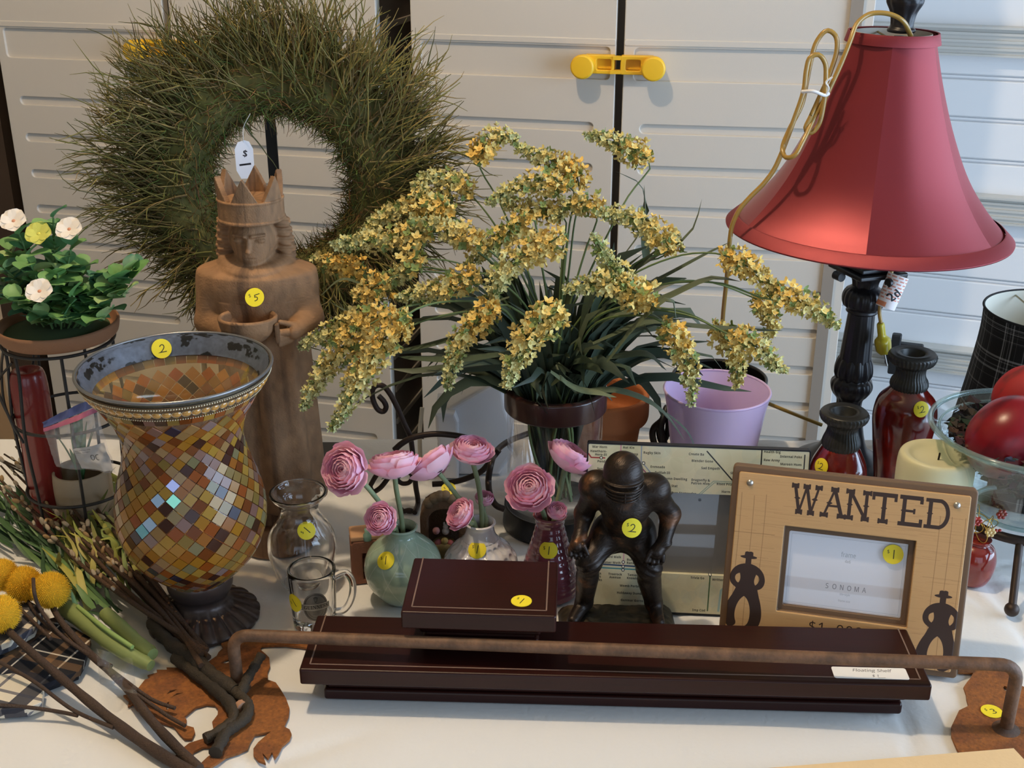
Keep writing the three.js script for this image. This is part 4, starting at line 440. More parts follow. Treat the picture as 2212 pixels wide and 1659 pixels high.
// ---------------------------------------------------------------- artificial yellow flower bouquet
{
  const g = thing('flower_bouquet', 'large artificial bouquet of drooping yellow flower spikes and dark strap leaves', 'flowers', V(vaseC.x, TABLE + 0.034, vaseC.z)), O = g.position, r = rng(2024), vc = M(0xffffff, 0.8, { vertexColors: true });
  // one floret: four cupped petals on a calyx
  const petal = (len, wid, lift) => { const q = grid(2, 3, (u, v) => { const w = wid * Math.sin(Math.PI * (0.12 + 0.78 * v)) * (u - 0.5) * 2; return V(w, lift * v * v * len + Math.abs(u - 0.5) * wid * 0.5, v * len); }); q.deleteAttribute('uv'); return q; };
  const floretBase = [0, 1, 2, 3].map((k) => { const p = petal(0.0058, 0.0025, 0.55); p.rotateY(k * 1.5708); return p; }).concat([(() => { const b = new THREE.OctahedronGeometry(0.0022); b.deleteAttribute('uv'); b.scale(1, 1.3, 1); return b; })()]), floret = mergeGeometries(floretBase.map((q) => q.index ? q.toNonIndexed() : q));
  const greenStem = M(new THREE.Color(0.12, 0.17, 0.055), 0.6);
  const spike = (pts, D, o = {}) => {   // pixel path tip first
    const w = pts.map(([x, y, d]) => P(x, y, d || D).sub(O)).reverse(), c = curve(w), L = c.getLength(), tipG = o.g === undefined ? 0.75 : o.g, n = Math.round(L / 0.00108), list = [], m = new THREE.Matrix4(), fat = (o.fat || 1) * 1.6, warm = o.warm || 0;
    const start = w[0], m0 = V(0, 0.14, 0), h = start.clone().sub(m0), stemC = curve([V(rr(r, -0.02, 0.02), 0.004, rr(r, -0.02, 0.02)), V(rr(r, -0.03, 0.03), 0.11, rr(r, -0.03, 0.03)), m0.clone().addScaledVector(h, 0.35).add(V(0, 0.018 + 0.25 * Math.abs(h.x), 0)), m0.clone().addScaledVector(h, 0.75).add(V(0, 0.010 + 0.16 * Math.abs(h.x), 0)), ...w]);
    const sp = part('flower_spike', tube(stemC, (t) => lerp(0.0019, 0.0008, t), 40, 6), greenStem, g);
    for (let i = 0; i < n; i++) { const t = (i + r() * 0.6) / n, p = c.getPointAt(clamp(t)), tan = c.getTangentAt(clamp(t)), a = i * 2.39996 + r() * 0.5, u = V(0, 1, 0).cross(tan).normalize(), v = tan.clone().cross(u), taper = (1 - 0.78 * Math.pow(t, 1.7)) * fat * (t < 0.06 ? 0.7 : 1), dir = u.clone().multiplyScalar(Math.cos(a)).addScaledVector(v, Math.sin(a)).addScaledVector(tan, 0.35).normalize(), s = (0.38 + 0.29 * taper) * rr(r, 0.75, 1.25); 
      for (let q = 0; q < (taper > 0.45 ? 2 : 1); q++) { const pos = p.clone().addScaledVector(dir, (0.0040 + q * 0.0048) * taper * rr(r, 0.8, 1.2)).add(V(rr(r, -1, 1), rr(r, -1, 1), rr(r, -1, 1)).multiplyScalar(0.0014)), up = dir.clone().add(V(rr(r, -0.4, 0.4), rr(r, -0.1, 0.6), rr(r, -0.4, 0.4))).normalize(); m.lookAt(V(0, 0, 0), V(rr(r, -1, 1), rr(r, -1, 1), rr(r, -1, 1)), up); m.scale(V(s, s, s)); m.setPosition(pos); const f = floret.clone().applyMatrix4(m), k = clamp(t * 1.1 - (1 - tipG) + rr(r, -0.2, 0.2)), wm = clamp(warm * 0.7 + (1 - t) * 0.4 + rr(r, -0.25, 0.25)), b = rr(r, 0.85, 1.15), gr = r() < 0.17 ? 1 : 0; const col = gr ? [0.24, 0.30, 0.09] : [lerp(lerp(0.74, 0.76, wm), 0.58, k) * b, lerp(lerp(0.60, 0.45, wm), 0.60, k) * b, lerp(lerp(0.22, 0.07, wm), 0.30, k) * b]; list.push(paint(f, col)); } }
    const bl = part('blossoms', merge(list), vc, sp); bl.userData.kind = 'stuff'; return sp; };
  [[[[1118, 308], [1090, 290], [1060, 296], [1042, 330], [1036, 358]], 1.30, { warm: 0.4 }], [[[1112, 312], [1150, 334], [1200, 348], [1240, 372], [1252, 410]], 1.29, { warm: 0.3 }], [[[1052, 442], [1100, 412], [1150, 396], [1200, 392], [1238, 410]], 1.27, {}],
    [[[902, 382], [945, 384], [990, 398], [1022, 426]], 1.29, {}], [[[892, 395], [918, 418], [950, 446], [980, 470]], 1.28, { g: 0.5 }], [[[1262, 290], [1300, 300], [1340, 312], [1378, 334], [1408, 352]], 1.29, { warm: 0.1 }], [[[712, 530], [760, 523], [820, 518], [880, 506], [940, 500]], 1.22, {}],
    [[[780, 508], [822, 470], [870, 452], [920, 446], [980, 470]], 1.26, { warm: 0.1 }], [[[672, 552], [700, 566], [745, 572], [790, 596]], 1.24, { g: 0.3, warm: 0.5 }], [[[882, 484], [930, 488], [990, 504], [1050, 536]], 1.22, {}], [[[848, 618], [862, 590], [882, 566], [920, 560]], 1.2, {}],
    [[[1062, 672], [1066, 630], [1084, 586], [1116, 556], [1170, 536], [1222, 504]], 1.15, { fat: 1.15 }], [[[856, 646], [900, 636], [950, 626], [1000, 606], [1040, 590]], 1.17, {}], [[[644, 752], [690, 728], [736, 710], [792, 690], [850, 672]], 1.16, {}],
    [[[654, 888], [676, 838], [712, 790], [748, 740], [800, 700]], 1.14, {}], [[[716, 930], [744, 884], [782, 816], [824, 742], [884, 676]], 1.12, { warm: 0.2, fat: 1.15 }], [[[966, 842], [978, 782], [1000, 728], [1036, 690], [1080, 660]], 1.13, { warm: 0.35 }], [[[1094, 836], [1112, 780], [1140, 728], [1180, 690], [1222, 668]], 1.11, { fat: 1.25, g: 0.6 }],
    [[[1280, 506], [1306, 552], [1336, 596], [1366, 636], [1400, 664]], 1.15, { g: 0.95 }], [[[1218, 626], [1262, 616], [1320, 612], [1372, 632], [1418, 662]], 1.13, { warm: 0.2, fat: 1.1 }], [[[1286, 462], [1330, 462], [1380, 478], [1424, 508], [1448, 540]], 1.22, {}], [[[1462, 500], [1450, 524], [1436, 552]], 1.24, { warm: 0.2 }],
    [[[1814, 708], [1776, 680], [1738, 658], [1700, 640], [1664, 648]], 1.17, {}], [[[1688, 636], [1660, 612], [1628, 584], [1590, 562], [1552, 548]], 1.18, { g: 0.3, warm: 0.2 }], [[[1494, 876], [1492, 824], [1478, 770], [1454, 722], [1428, 694]], 1.12, { warm: 0.3 }], [[[1590, 836], [1592, 786], [1576, 738], [1536, 702]], 1.2, { g: 0.2 }],
    [[[1694, 806], [1664, 774], [1624, 742], [1574, 722]], 1.15, {}], [[[1652, 736], [1668, 696], [1650, 656], [1620, 640]], 1.25, { g: 0.3 }], [[[1190, 470], [1230, 446], [1276, 436], [1290, 470]], 1.26, { warm: 0.2 }], [[[1004, 580], [1040, 548], [1100, 500], [1150, 470]], 1.24, {}], [[[1080, 430], [1120, 448], [1170, 452], [1220, 470]], 1.27, { g: 0.3 }], [[[760, 640], [800, 626], [840, 600]], 1.19, { g: 0.2, warm: 0.4 }], [[[740, 870], [764, 820], [800, 770], [830, 740]], 1.18, { g: 0.6 }],
  ].forEach(([p, D, o]) => spike(p, D, o));
  // strap leaves
  const lm = [[0.06, 0.085, 0.05], [0.085, 0.11, 0.065], [0.045, 0.066, 0.045], [0.15, 0.17, 0.09]].map((c) => M(new THREE.Color(...c), 0.5)), leaf = (pts, w, mi, twist = 0) => { const c = curve(pts), fr = c.computeFrenetFrames(10, false), G = grid(2, 10, (u, v) => { const p = c.getPointAt(v), t = c.getTangentAt(v), side = V(0, 1, 0).cross(t); if (side.length() < 0.05) side.set(1, 0, 0); side.normalize(); const up = t.clone().cross(side).normalize(), a = twist * v, s = side.clone().multiplyScalar(Math.cos(a)).addScaledVector(up, Math.sin(a)), ww = w * Math.pow(Math.sin(Math.PI * clamp(0.10 + 0.88 * v)), 0.6) * (v > 0.97 ? 0.2 : 1); return p.clone().addScaledVector(s, (u - 0.5) * 2 * ww).addScaledVector(up, -Math.abs(u - 0.5) * ww * 0.5); }); part('leaf', G, lm[mi], g); };
  for (let i = 0; i < 230; i++) { const a = r() * 6.2832, el = rr(r, Math.sin(a) > 0.2 ? 0.5 : 0.2, 1.4), len = rr(r, 0.09, 0.20) * (Math.abs(Math.cos(a)) > 0.6 ? 1.08 : 0.88), out = Math.cos(el) * len, up = Math.sin(el) * len, d = V(Math.cos(a), 0, Math.sin(a) * 0.62), b = V(d.x * 0.03, 0.115, d.z * 0.03), droop = rr(r, 0.0, 0.06) * (1.4 - el); leaf([V(d.x * 0.012, 0.02, d.z * 0.012), b, b.clone().addScaledVector(d, out * 0.45).add(V(0, up * 0.62 + 0.02, 0)), b.clone().addScaledVector(d, out * 0.85).add(V(0, up * 0.95 - droop * 0.3, 0)), b.clone().addScaledVector(d, out).add(V(rr(r, -0.02, 0.02), up - droop, 0))], rr(r, 0.0055, 0.0105), r() < 0.16 ? 3 : Math.floor(r() * 3), rr(r, -1.6, 1.6)); }
  for (const [p, D, w, mi] of [[[[1240, 845], [1330, 838], [1410, 866], [1450, 905], [1478, 950]], 1.13, 0.0085, 1], [[[1440, 890], [1486, 930], [1508, 985], [1522, 1036]], 1.12, 0.005, 2], [[[1190, 800], [1250, 836], [1300, 846], [1332, 858]], 1.12, 0.0085, 3], [[[1190, 830], [1210, 812], [1230, 828], [1246, 848]], 1.12, 0.008, 3], [[[1280, 640], [1400, 560], [1490, 500], [1516, 430]], 1.24, 0.0055, 1], [[[1300, 660], [1440, 590], [1520, 548], [1578, 522]], 1.22, 0.006, 0], [[[1300, 690], [1430, 640], [1540, 596], [1600, 608]], 1.19, 0.0095, 1], [[[1280, 740], [1400, 690], [1500, 700], [1690, 714]], 1.18, 0.0075, 1], [[[1310, 770], [1400, 760], [1440, 800]], 1.13, 0.009, 0], [[[1100, 640], [960, 680], [800, 690], [712, 652]], 1.22, 0.006, 1], [[[1060, 700], [930, 740], [840, 760]], 1.17, 0.008, 0], [[[1100, 760], [980, 770], [860, 770]], 1.16, 0.010, 0], [[[1130, 790], [1060, 790], [960, 800]], 1.18, 0.009, 2], [[[800, 620], [740, 600], [690, 640]], 1.2, 0.0045, 1], [[[1340, 560], [1390, 480], [1386, 400], [1330, 370]], 1.29, 0.004, 1], [[[1395, 560], [1396, 470], [1392, 400]], 1.28, 0.0065, 1], [[[1310, 780], [1370, 700], [1450, 640], [1462, 700]], 1.12, 0.007, 1]]) leaf(p.map(([x, y]) => P(x, y, D).sub(O)), w, mi);
}
// ---------------------------------------------------------------- pots and other things at the back
{
  const pot = (name, label, px, D, rows, th, mat) => { const b = P(px, 900, D), g = thing(name, label, 'pot', V(b.x, TABLE, b.z)); part('pot_wall', vessel(prof(px, D, rows), th, 40, 72, 0.006), mat, g); return g; };
  const tc = pot('terracotta_pot', 'plain orange terracotta flower pot behind the glass cylinder', 1302, 1.39, [[1006, 62], [960, 74], [905, 86], [900, 96], [850, 99]], 0.007, M(new THREE.Color(0.42, 0.135, 0.04), 0.8, { bumpMap: grain40, bumpScale: 0.0004 }));
  const pp = pot('purple_pot', 'translucent lilac plastic pot standing behind the map picture frame', 1545, 1.31, [[1072, 66], [1010, 82], [950, 94], [880, 106], [842, 115]], 0.0022, MP(new THREE.Color(0.84, 0.66, 0.94), 0.22, { transmission: 0.18, thickness: 0, ior: 1.45 }));
  part('rim', (() => { const q = prof(1545, 1.31, [[842, 115]])[0], t = new THREE.TorusGeometry(q[0] - 0.001, 0.0017, 8, 72); t.rotateX(Math.PI / 2); t.translate(0, q[1], 0); return t; })(), MP(new THREE.Color(0.66, 0.48, 0.76), 0.22), pp);
  { const s = P(1561, 901, 1.255).sub(pp.position), rad = Math.hypot(s.x, s.z), q = prof(1545, 1.31, [[901, 103]])[0][0]; s.multiplyScalar(1); const a = Math.atan2(s.x, s.z); sticker(pp, '$2', V(Math.sin(a) * (q + 0.0004), s.y, Math.cos(a) * (q + 0.0004)), V(Math.sin(a), -0.12, Math.cos(a)), { bend: q, rot: -0.1 }); }
  const blk = pot('black_pot', 'glossy black planter peeking out behind the lilac pot', 1548, 1.43, [[990, 78], [930, 92], [850, 100], [814, 103]], 0.004, M(0x0c0a0a, 0.35));
  // black coiled cable bundle
  const cb = thing('cable_bundle', 'tangled black cable beside the lilac pot', 'cable', V(0, TABLE, 0)), cp = (x, y, d) => { const q = P(x, y, d); return V(q.x, Math.max(q.y - TABLE, 0.003), q.z); }; part('cable', tube([cp(1424, 985, 1.40), cp(1410, 945, 1.38), cp(1412, 925, 1.37), cp(1432, 905, 1.36), cp(1440, 880, 1.37), cp(1436, 900, 1.38), cp(1424, 925, 1.38), cp(1430, 955, 1.37), cp(1444, 925, 1.36), cp(1440, 890, 1.36), cp(1428, 920, 1.35), cp(1440, 975, 1.36), cp(1446, 1010, 1.355)], 0.0042, 90, 8), M(0x0f0d0d, 0.5), cb); 
  // white plastic lamp housing lying at the back
  const wb = P(1010, 945, 1.40), w = thing('white_appliance', 'white plastic hooded appliance behind the iron scroll stand', 'appliance', V(wb.x, TABLE, wb.z)), pl = M(new THREE.Color(0.66, 0.66, 0.68), 0.4), px = (x, y) => { const q = P(x, y, 1.40); return [q.x - wb.x, q.y - TABLE]; };
  const hood = extrude(flat([[968, 858], [1072, 798], [1086, 806], [1096, 860], [1110, 900], [1108, 958], [1080, 1000], [990, 1000], [985, 900]].map(([x, y]) => px(x, y))), 0.05, 0.006, 4); hood.translate(0, 0, -0.02); part('hood', hood, pl, w);
  const box2 = extrude(flat([[944, 862], [986, 860], [994, 880], [994, 1000], [960, 1000], [946, 900]].map(([x, y]) => px(x, y))), 0.06, 0.004, 3); box2.translate(0, 0, -0.018); part('junction_box', box2, pl, w); part('clip', (() => { const q = px(1016, 940); return box(0.016, 0.024, 0.006, q[0], q[1], 0.036, 0.002); })(), pl, w);
  part('cord', tube([V(px(912, 880)[0], px(912, 880)[1], 0), V(px(908, 930)[0], px(908, 930)[1], 0.01), V(px(912, 985)[0], px(912, 985)[1] + 0.004, 0.03)], 0.0028, 14, 8), M(0xcfc8b8, 0.6), w);
  // grey flower leftovers beside the appliance
  const gf = thing('silk_flower', 'faded grey-white silk flower lying behind the pink blossoms', 'flower', tbl(T(975, 975, 0.02))); gf.position.y = TABLE; for (let k = 0; k < 9; k++) { const a = k * 0.7, p = grid(4, 5, (u, v) => V((u - 0.5) * 0.022 * Math.sin(Math.PI * (0.1 + 0.8 * v)), v * v * 0.02, v * 0.028)); p.rotateX(-0.4 - (k % 3) * 0.3); p.rotateY(a); p.translate(0, 0.010, 0); part('petal', p, M(new THREE.Color(0.42, 0.42, 0.40), 0.85), gf); } part('stem', tube([V(0, 0.012, 0), V(0.01, 0.006, -0.02), V(0.03, 0.003, -0.03)], 0.0015, 8, 6), M(0x5a6a48, 0.8), gf);
}
// ---------------------------------------------------------------- red bell-shade lamp
{
  const D = 1.385, b = T(1814, 1012), g = thing('table_lamp', 'black carved column lamp with a red panelled bell shade', 'lamp', tbl(b, 0.0014)); g.rotation.z = -0.02;
  const blk = M(new THREE.Color(0.018, 0.016, 0.018), 0.34, { metalness: 0.15 }), pr = (rows) => rows.map(([py, hw]) => { const q = P(1830, py, D); return [hw * perPx(q), q.y - TABLE]; });
  const flute = (geo, n, amp, y0, y1) => warp(geo, (v) => { if (v.y < y0 || v.y > y1) return; const a = Math.atan2(v.z, v.x), k = 1 + amp * Math.cos(a * n); v.x *= k; v.z *= k; });
  const y = (py) => P(1830, py, D).y - TABLE, px = perPx(P(1830, 750, D));
  part('base', lathe(smooth([[0, 0], [0.061, 0], [0.062, 0.006], [0.054, 0.012], [0.042, 0.018], [0.030, 0.030], [0.019, y(905)], [0.016, y(880)]], 48), 72), blk, g);
  part('lower_ring', flute(lathe(smooth(pr([[882, 26], [862, 28], [850, 38], [836, 44], [824, 42], [818, 36], [812, 34]]), 40), 96), 16, 0.02, 0, 1), blk, g);
  part('leaf_cluster', flute(lathe(smooth(pr([[820, 34], [806, 40], [790, 39], [780, 36], [774, 33]]), 30), 120), 12, 0.045, 0, 1), blk, g);
  part('column', flute(lathe(pr([[822, 32], [780, 34], [680, 28.5], [672, 28]]), 72), 14, 0.012, 0, 1), blk, g);
  part('gadroon_bulb', flute(lathe(smooth(pr([[678, 28], [674, 34], [668, 33], [660, 42], [644, 45], [630, 41], [622, 31], [618, 27]]), 40), 140), 20, 0.022, y(662), y(626)), blk, g);
  part('capital', merge([flute(lathe(smooth(pr([[622, 27], [608, 29], [594, 36], [588, 40]]), 24), 96), 8, 0.05, 0, 1), (() => { const c = box(118 * px, 0.006, 118 * px, 0, y(585), 0, 0.002); c.rotateY(0.35); return c; })(), (() => { const c = box(100 * px, 0.006, 100 * px, 0, y(573), 0, 0.002); c.rotateY(0.35); return c; })()]), blk, g);
  for (let k = 0; k < 4; k++) { const a = 0.35 + Math.PI / 4 + k * Math.PI / 2, c = new THREE.CylinderGeometry(0.0055, 0.0055, 0.012, 14); c.rotateZ(Math.PI / 2); c.rotateY(-a + Math.PI / 2); c.translate(Math.cos(a) * 0.043, y(585) - 0.003, Math.sin(a) * 0.043); part('corner_scroll', c, blk, g); }
  part('post', lathe([[0, y(575)], [0.007, y(575)], [0.007, y(80)], [0, y(80)]], 20), M(0x8a7a50, 0.35, { metalness: 0.8 }), g, 'brass post');
  part('finial', flute(lathe(smooth([[0, y(72)], [0.0145, y(72)], [0.0155, y(66)], [0.013, y(60)], [0.013, y(46)], [0.015, y(28)], [0.020, y(8)], [0.021, y(-4)], [0.023, y(-10)], [0.015, y(-24)], [0, y(-30)]], 40), 80), 10, 0.03, y(55), y(0)), blk, g, 'black carved finial');
  // shade, six alternating fabric panels
  const sh = new THREE.Group(); sh.name = 'shade'; sh.position.set(-0.008, 0, 0); g.add(sh); sh.userData.label = 'red satin bell shade in six panels';
  const S = smooth([[0.0485, y(72)], [0.0535, y(110)], [0.066, y(190)], [0.086, y(290)], [0.110, y(380)], [0.136, y(445)], [0.1635, y(497)]].map(([r, yy]) => [r, yy]), 30), weave = withRep(grainTex, 90), fab = (c, rot = 0) => MP(new THREE.Color(...c), 0.42, { metalness: 0.5, anisotropy: 0.85, anisotropyRotation: rot, bumpMap: weave, bumpScale: 0.00003 });
  const satin = [0.26, 0.034, 0.042], warp1 = fab(satin, 0), warp0 = fab(satin, Math.PI / 2), at = (v) => S[Math.round(v * 30)], r60 = Math.PI / 3, a0 = -16 * Math.PI / 180;
  for (let k = 0; k < 6; k++) { const p = grid(12, 30, (u, v) => { const [R, Y] = at(v), a = a0 + (k + u) * r60, ch = Math.cos(r60 / 2) / Math.cos((u - 0.5) * r60), q = R * lerp(1, ch, 0.55 * (1 - v * 0.7)); return V(Math.sin(a) * q, Y, Math.cos(a) * q); }), uv = p.attributes.uv; for (let i = 0; i < uv.count; i++) uv.setXY(i, uv.getX(i) * 0.12, uv.getY(i) * 0.24); part('shade_panel', p, k % 2 ? warp1 : warp0, sh); }
  const trim = fab(satin, 0), t0 = S[0], t1 = S[30], s2 = S[28]; part('shade_trim', lathe([[t0[0] - 0.001, t0[1] + 0.0005], [t0[0] + 0.001, t0[1] + 0.001], [S[3][0] + 0.0012, S[3][1]], [S[3][0], S[3][1]]], 72), trim, sh); part('shade_trim', lathe([[s2[0] + 0.0002, s2[1]], [s2[0] + 0.0016, s2[1] - 0.0004], [t1[0] + 0.0016, t1[1] + 0.0006], [t1[0] + 0.0012, t1[1] - 0.0014], [t1[0] - 0.0012, t1[1] - 0.001]], 96), trim, sh);
  part('shade_lining', lathe(S.map(([r, yy]) => [r * lerp(0.88, 0.955, sstep(0.05, 0.15, r)) - 0.001, yy]), 72), M(new THREE.Color(0.72, 0.68, 0.60), 0.7), sh, 'cream lining');
  part('spider', merge([0, 1, 2].map((k) => { const a = k * 2.094 + 0.4; return tube([V(0, y(90), 0), V(Math.cos(a) * 0.0495, y(80), Math.sin(a) * 0.0495)], 0.0012, 2, 8); })), M(0x8a7a50, 0.35, { metalness: 0.8 }), sh);
  // gold translucent cord, coiled and tied against the shade
  const cordM = MP(new THREE.Color(0.50, 0.30, 0.06), 0.28, { transmission: 0.25, thickness: 0, clearcoat: 0.6 }), inv = new THREE.Matrix4(); g.updateMatrixWorld(true); inv.copy(g.matrixWorld).invert(); const W = (x, yy, d) => P(x, yy, d).applyMatrix4(inv), cd = (pts, d0, rad = 0.0028, seg = 60) => part('cord', tube(pts.map(([x, yy, d]) => W(x, yy, d || d0)), rad, seg, 10), cordM, g, 'gold lamp cord');
  cd([[1968, 78, 1.37], [1950, 45, 1.36], [1920, 30, 1.36], [1880, 30, 1.36], [1852, 50, 1.355], [1836, 90, 1.345], [1816, 140, 1.342], [1788, 200, 1.34], [1758, 256, 1.335], [1734, 306, 1.32], [1716, 336, 1.315], [1698, 340, 1.32], [1690, 322, 1.33], [1704, 282, 1.335], [1732, 226, 1.34], [1742, 180, 1.345], [1752, 130, 1.35], [1764, 90, 1.352], [1786, 66, 1.352], [1804, 76, 1.35], [1808, 104, 1.348], [1792, 160, 1.345], [1770, 210, 1.34], [1752, 250, 1.335]], 1.33, 0.0027, 150);
  cd([[1752, 250], [1740, 280], [1752, 287], [1768, 270], [1780, 220], [1784, 170], [1782, 136], [1768, 118], [1750, 124], [1742, 150], [1736, 196], [1716, 256], [1700, 300], [1686, 336], [1672, 366], [1650, 396], [1620, 426], [1598, 452], [1582, 486], [1576, 524], [1570, 600, 1.35], [1562, 680, 1.37], [1558, 760, 1.4]], 1.332, 0.0027, 150);
  part('cable_tie', merge([tube([W(1732, 198, 1.328), W(1756, 197, 1.322), W(1782, 206, 1.326), W(1790, 202, 1.33)], 0.0019, 14, 8), tube([W(1784, 206, 1.326), W(1790, 190, 1.324), W(1784, 178, 1.325), W(1798, 166, 1.324)], 0.0011, 14, 6)]), M(0xe6e2e0, 0.5), g, 'white cable tie');
  // paper cuff on the cord end and the yellow plug
  cd([[1934, 565, 1.36], [1918, 610, 1.355], [1900, 668, 1.35], [1903, 700, 1.35]], 1.355, 0.0022, 30); const cuffT = canvasTex(256, 192, (c) => { c.fillStyle = '#eee4e2'; c.fillRect(0, 0, 256, 192); c.fillStyle = '#d9937f'; for (let j = 0; j < 8; j++) for (let i = 0; i < 9; i++) c.fillRect(6 + i * 28 + (j % 2) * 10, 8 + j * 18, 20, 8); c.fillStyle = '#e08a62'; c.fillRect(20, 160, 90, 26); c.fillStyle = '#1c1a1c'; c.font = 'bold 58px sans-serif'; c.save(); c.translate(128, 110); c.rotate(-1.0); c.textAlign = 'center'; c.fillText('2d', 0, 20); c.restore(); });
  const ca = W(1941, 594, 1.352), cb2 = W(1912, 664, 1.346), cl = ca.distanceTo(cb2), cuff = new THREE.CylinderGeometry(0.0125, 0.0115, cl, 28, 1, true); place(cuff.rotateX(Math.PI / 2), ca.clone().add(cb2).multiplyScalar(0.5), ca.clone().sub(cb2).normalize(), V(0, 0, 1)); part('paper_cuff', cuff, M(0xffffff, 0.7, { map: cuffT, side: THREE.DoubleSide }), g, 'white and orange printed paper cuff marked 2d');
  const pa = W(1902, 698, 1.35), pb = W(1909, 758, 1.348), plug = lathe(smooth([[0.0, 0], [0.005, 0], [0.006, 0.008], [0.0065, 0.014], [0.0115, 0.018], [0.0118, 0.026], [0.0098, 0.032], [0.0, 0.032]], 30), 6); plug.scale(1.25, 1.15, 0.8); place(plug.rotateX(Math.PI / 2), pa, pb.clone().sub(pa).normalize()); part('plug', plug, MP(new THREE.Color(0.62, 0.50, 0.03), 0.3, { transmission: 0.2, thickness: 0 }), g, 'yellow plug'); part('plug_pin', tube([W(1909, 756, 1.348), W(1916, 790, 1.346)], 0.0011, 3, 8), M(0xb8b4ac, 0.3, { metalness: 0.9 }), g);
}
// cord of the lamp running over the table
{ const q = (x, y, d) => { const p = P(x, y, d); return V(p.x, Math.max(p.y, TABLE + 0.003), p.z); }; single('loose_cord', tube([q(1646, 866, 1.42), q(1690, 884, 1.42), q(1740, 904, 1.43), q(1775, 918, 1.43)], 0.0026, 30, 8), MP(new THREE.Color(0.50, 0.32, 0.07), 0.3), 'gold cord running from the lilac pot to the lamp base', 'cord'); }

// ---------------------------------------------------------------- red ceramic candle vases
function redVase(label, px, D, neck, body, st) {
  const b = P(px, 1000, D), g = thing('red_vase', label, 'vase', V(b.x, TABLE, b.z)), N = prof(px, D, neck), B = prof(px, D, body); B[0][1] = 0.0;
  const red = (() => { const t = dataTex(128, 128, (u, v) => { const a = fbm(u * 8, v * 8, 4, 8), q = sstep(0.45, 0.7, a); return [lerp(0.40, 0.52, q), lerp(0.07, 0.11, q), lerp(0.045, 0.06, q)]; }, true, [2, 1]); return MP(0xffffff, 0.16, { map: t, clearcoat: 0.8, clearcoatRoughness: 0.08 }); })();
  part('body', lathe([[0, 0], ...smooth(B, 40)], 72), red, g, 'glossy oxblood glaze');
  const dk = M(new THREE.Color(0.032, 0.031, 0.028), 0.4, { metalness: 0.3 }), rimR = N[N.length - 1][0], ry = N[N.length - 1][1], rib = lathe([...smooth(N, 40), [rimR - 0.002, ry + 0.0016], [rimR * 0.8, ry + 0.0005], [rimR * 0.74, ry + 0.0022], [rimR * 0.62, ry + 0.001], [rimR * 0.5, ry + 0.0008], [rimR * 0.46, ry - 0.012], [0, ry - 0.012]], 144);
  warp(rib, (v) => { const r = Math.hypot(v.x, v.z), a = Math.atan2(v.z, v.x); if (r > rimR * 0.55 && v.y < ry - 0.001) { const k = 1 + 0.018 * Math.cos(a * 36); v.x *= k; v.z *= k; } }); part('collar', rib, dk, g, 'black ribbed candle cup');
  { const [sx, sy] = st, s = P(sx, sy, D), rr2 = (() => { const q = P(px, sy, D); return Math.abs(s.x - q.x); })(), hh = s.y - TABLE - 0.004, S = smooth(B, 60); let R = S[0][0]; for (const [r, y] of S) if (y <= hh) R = r; const a = Math.asin(clamp(rr2 / R, -0.95, 0.95)) * Math.sign(sx - px || 1); sticker(g, '$2', V(Math.sin(a) * (R + 0.0012), hh, Math.cos(a) * (R + 0.0012)), V(Math.sin(a), 0.28, Math.cos(a)), { bend: R, bendY: R, rot: -0.05 }); }
  return g; }
redVase('tall glossy red vase with a black ribbed candle cup', 1940, 1.30, [[838, 37], [830, 40], [820, 38], [812, 33], [800, 31], [790, 34], [782, 46], [770, 51], [764, 50]], [[1075, 42], [1040, 46], [990, 54], [940, 62], [895, 67], [862, 60], [842, 42], [832, 34]], [1952, 853]);
redVase('short glossy red vase with a black ribbed candle cup', 1812, 1.262, [[966, 38], [956, 41], [946, 39], [936, 35], [924, 32], [914, 37], [906, 48], [896, 52], [890, 50]], [[1112, 44], [1080, 54], [1040, 61], [1005, 59], [980, 48], [966, 40], [958, 34]], [1766, 986]);

// ---------------------------------------------------------------- cream pillar candle
{
  const D = 1.155, b = P(2022, 1000, D), g = thing('pillar_candle', 'cream pillar candle with a hollowed top and black wick', 'candle', V(b.x, TABLE, b.z)), top = P(2022, 978, D).y - TABLE, R = 79 * perPx(P(2022, 978, D));
  part('wax', lathe(smooth([[0, 0.0], [R * 0.98, 0.0], [R, 0.003], [R, top * 0.5], [R, top - 0.005], [R - 0.003, top - 0.0005], [R * 0.78, top - 0.001], [R * 0.6, top - 0.005], [R * 0.3, top - 0.007], [0, top - 0.0075]], 80), 72), MP(new THREE.Color(0.78, 0.74, 0.47), 0.42, { sheen: 0.2 }), g);
  part('wick', tube([V(0.001, top - 0.008, 0.002), V(0.0015, top - 0.003, 0.002), V(0.0012, top + 0.001, 0.003)], 0.001, 6, 6), M(0x181410, 0.9), g, 'burnt black wick');
}
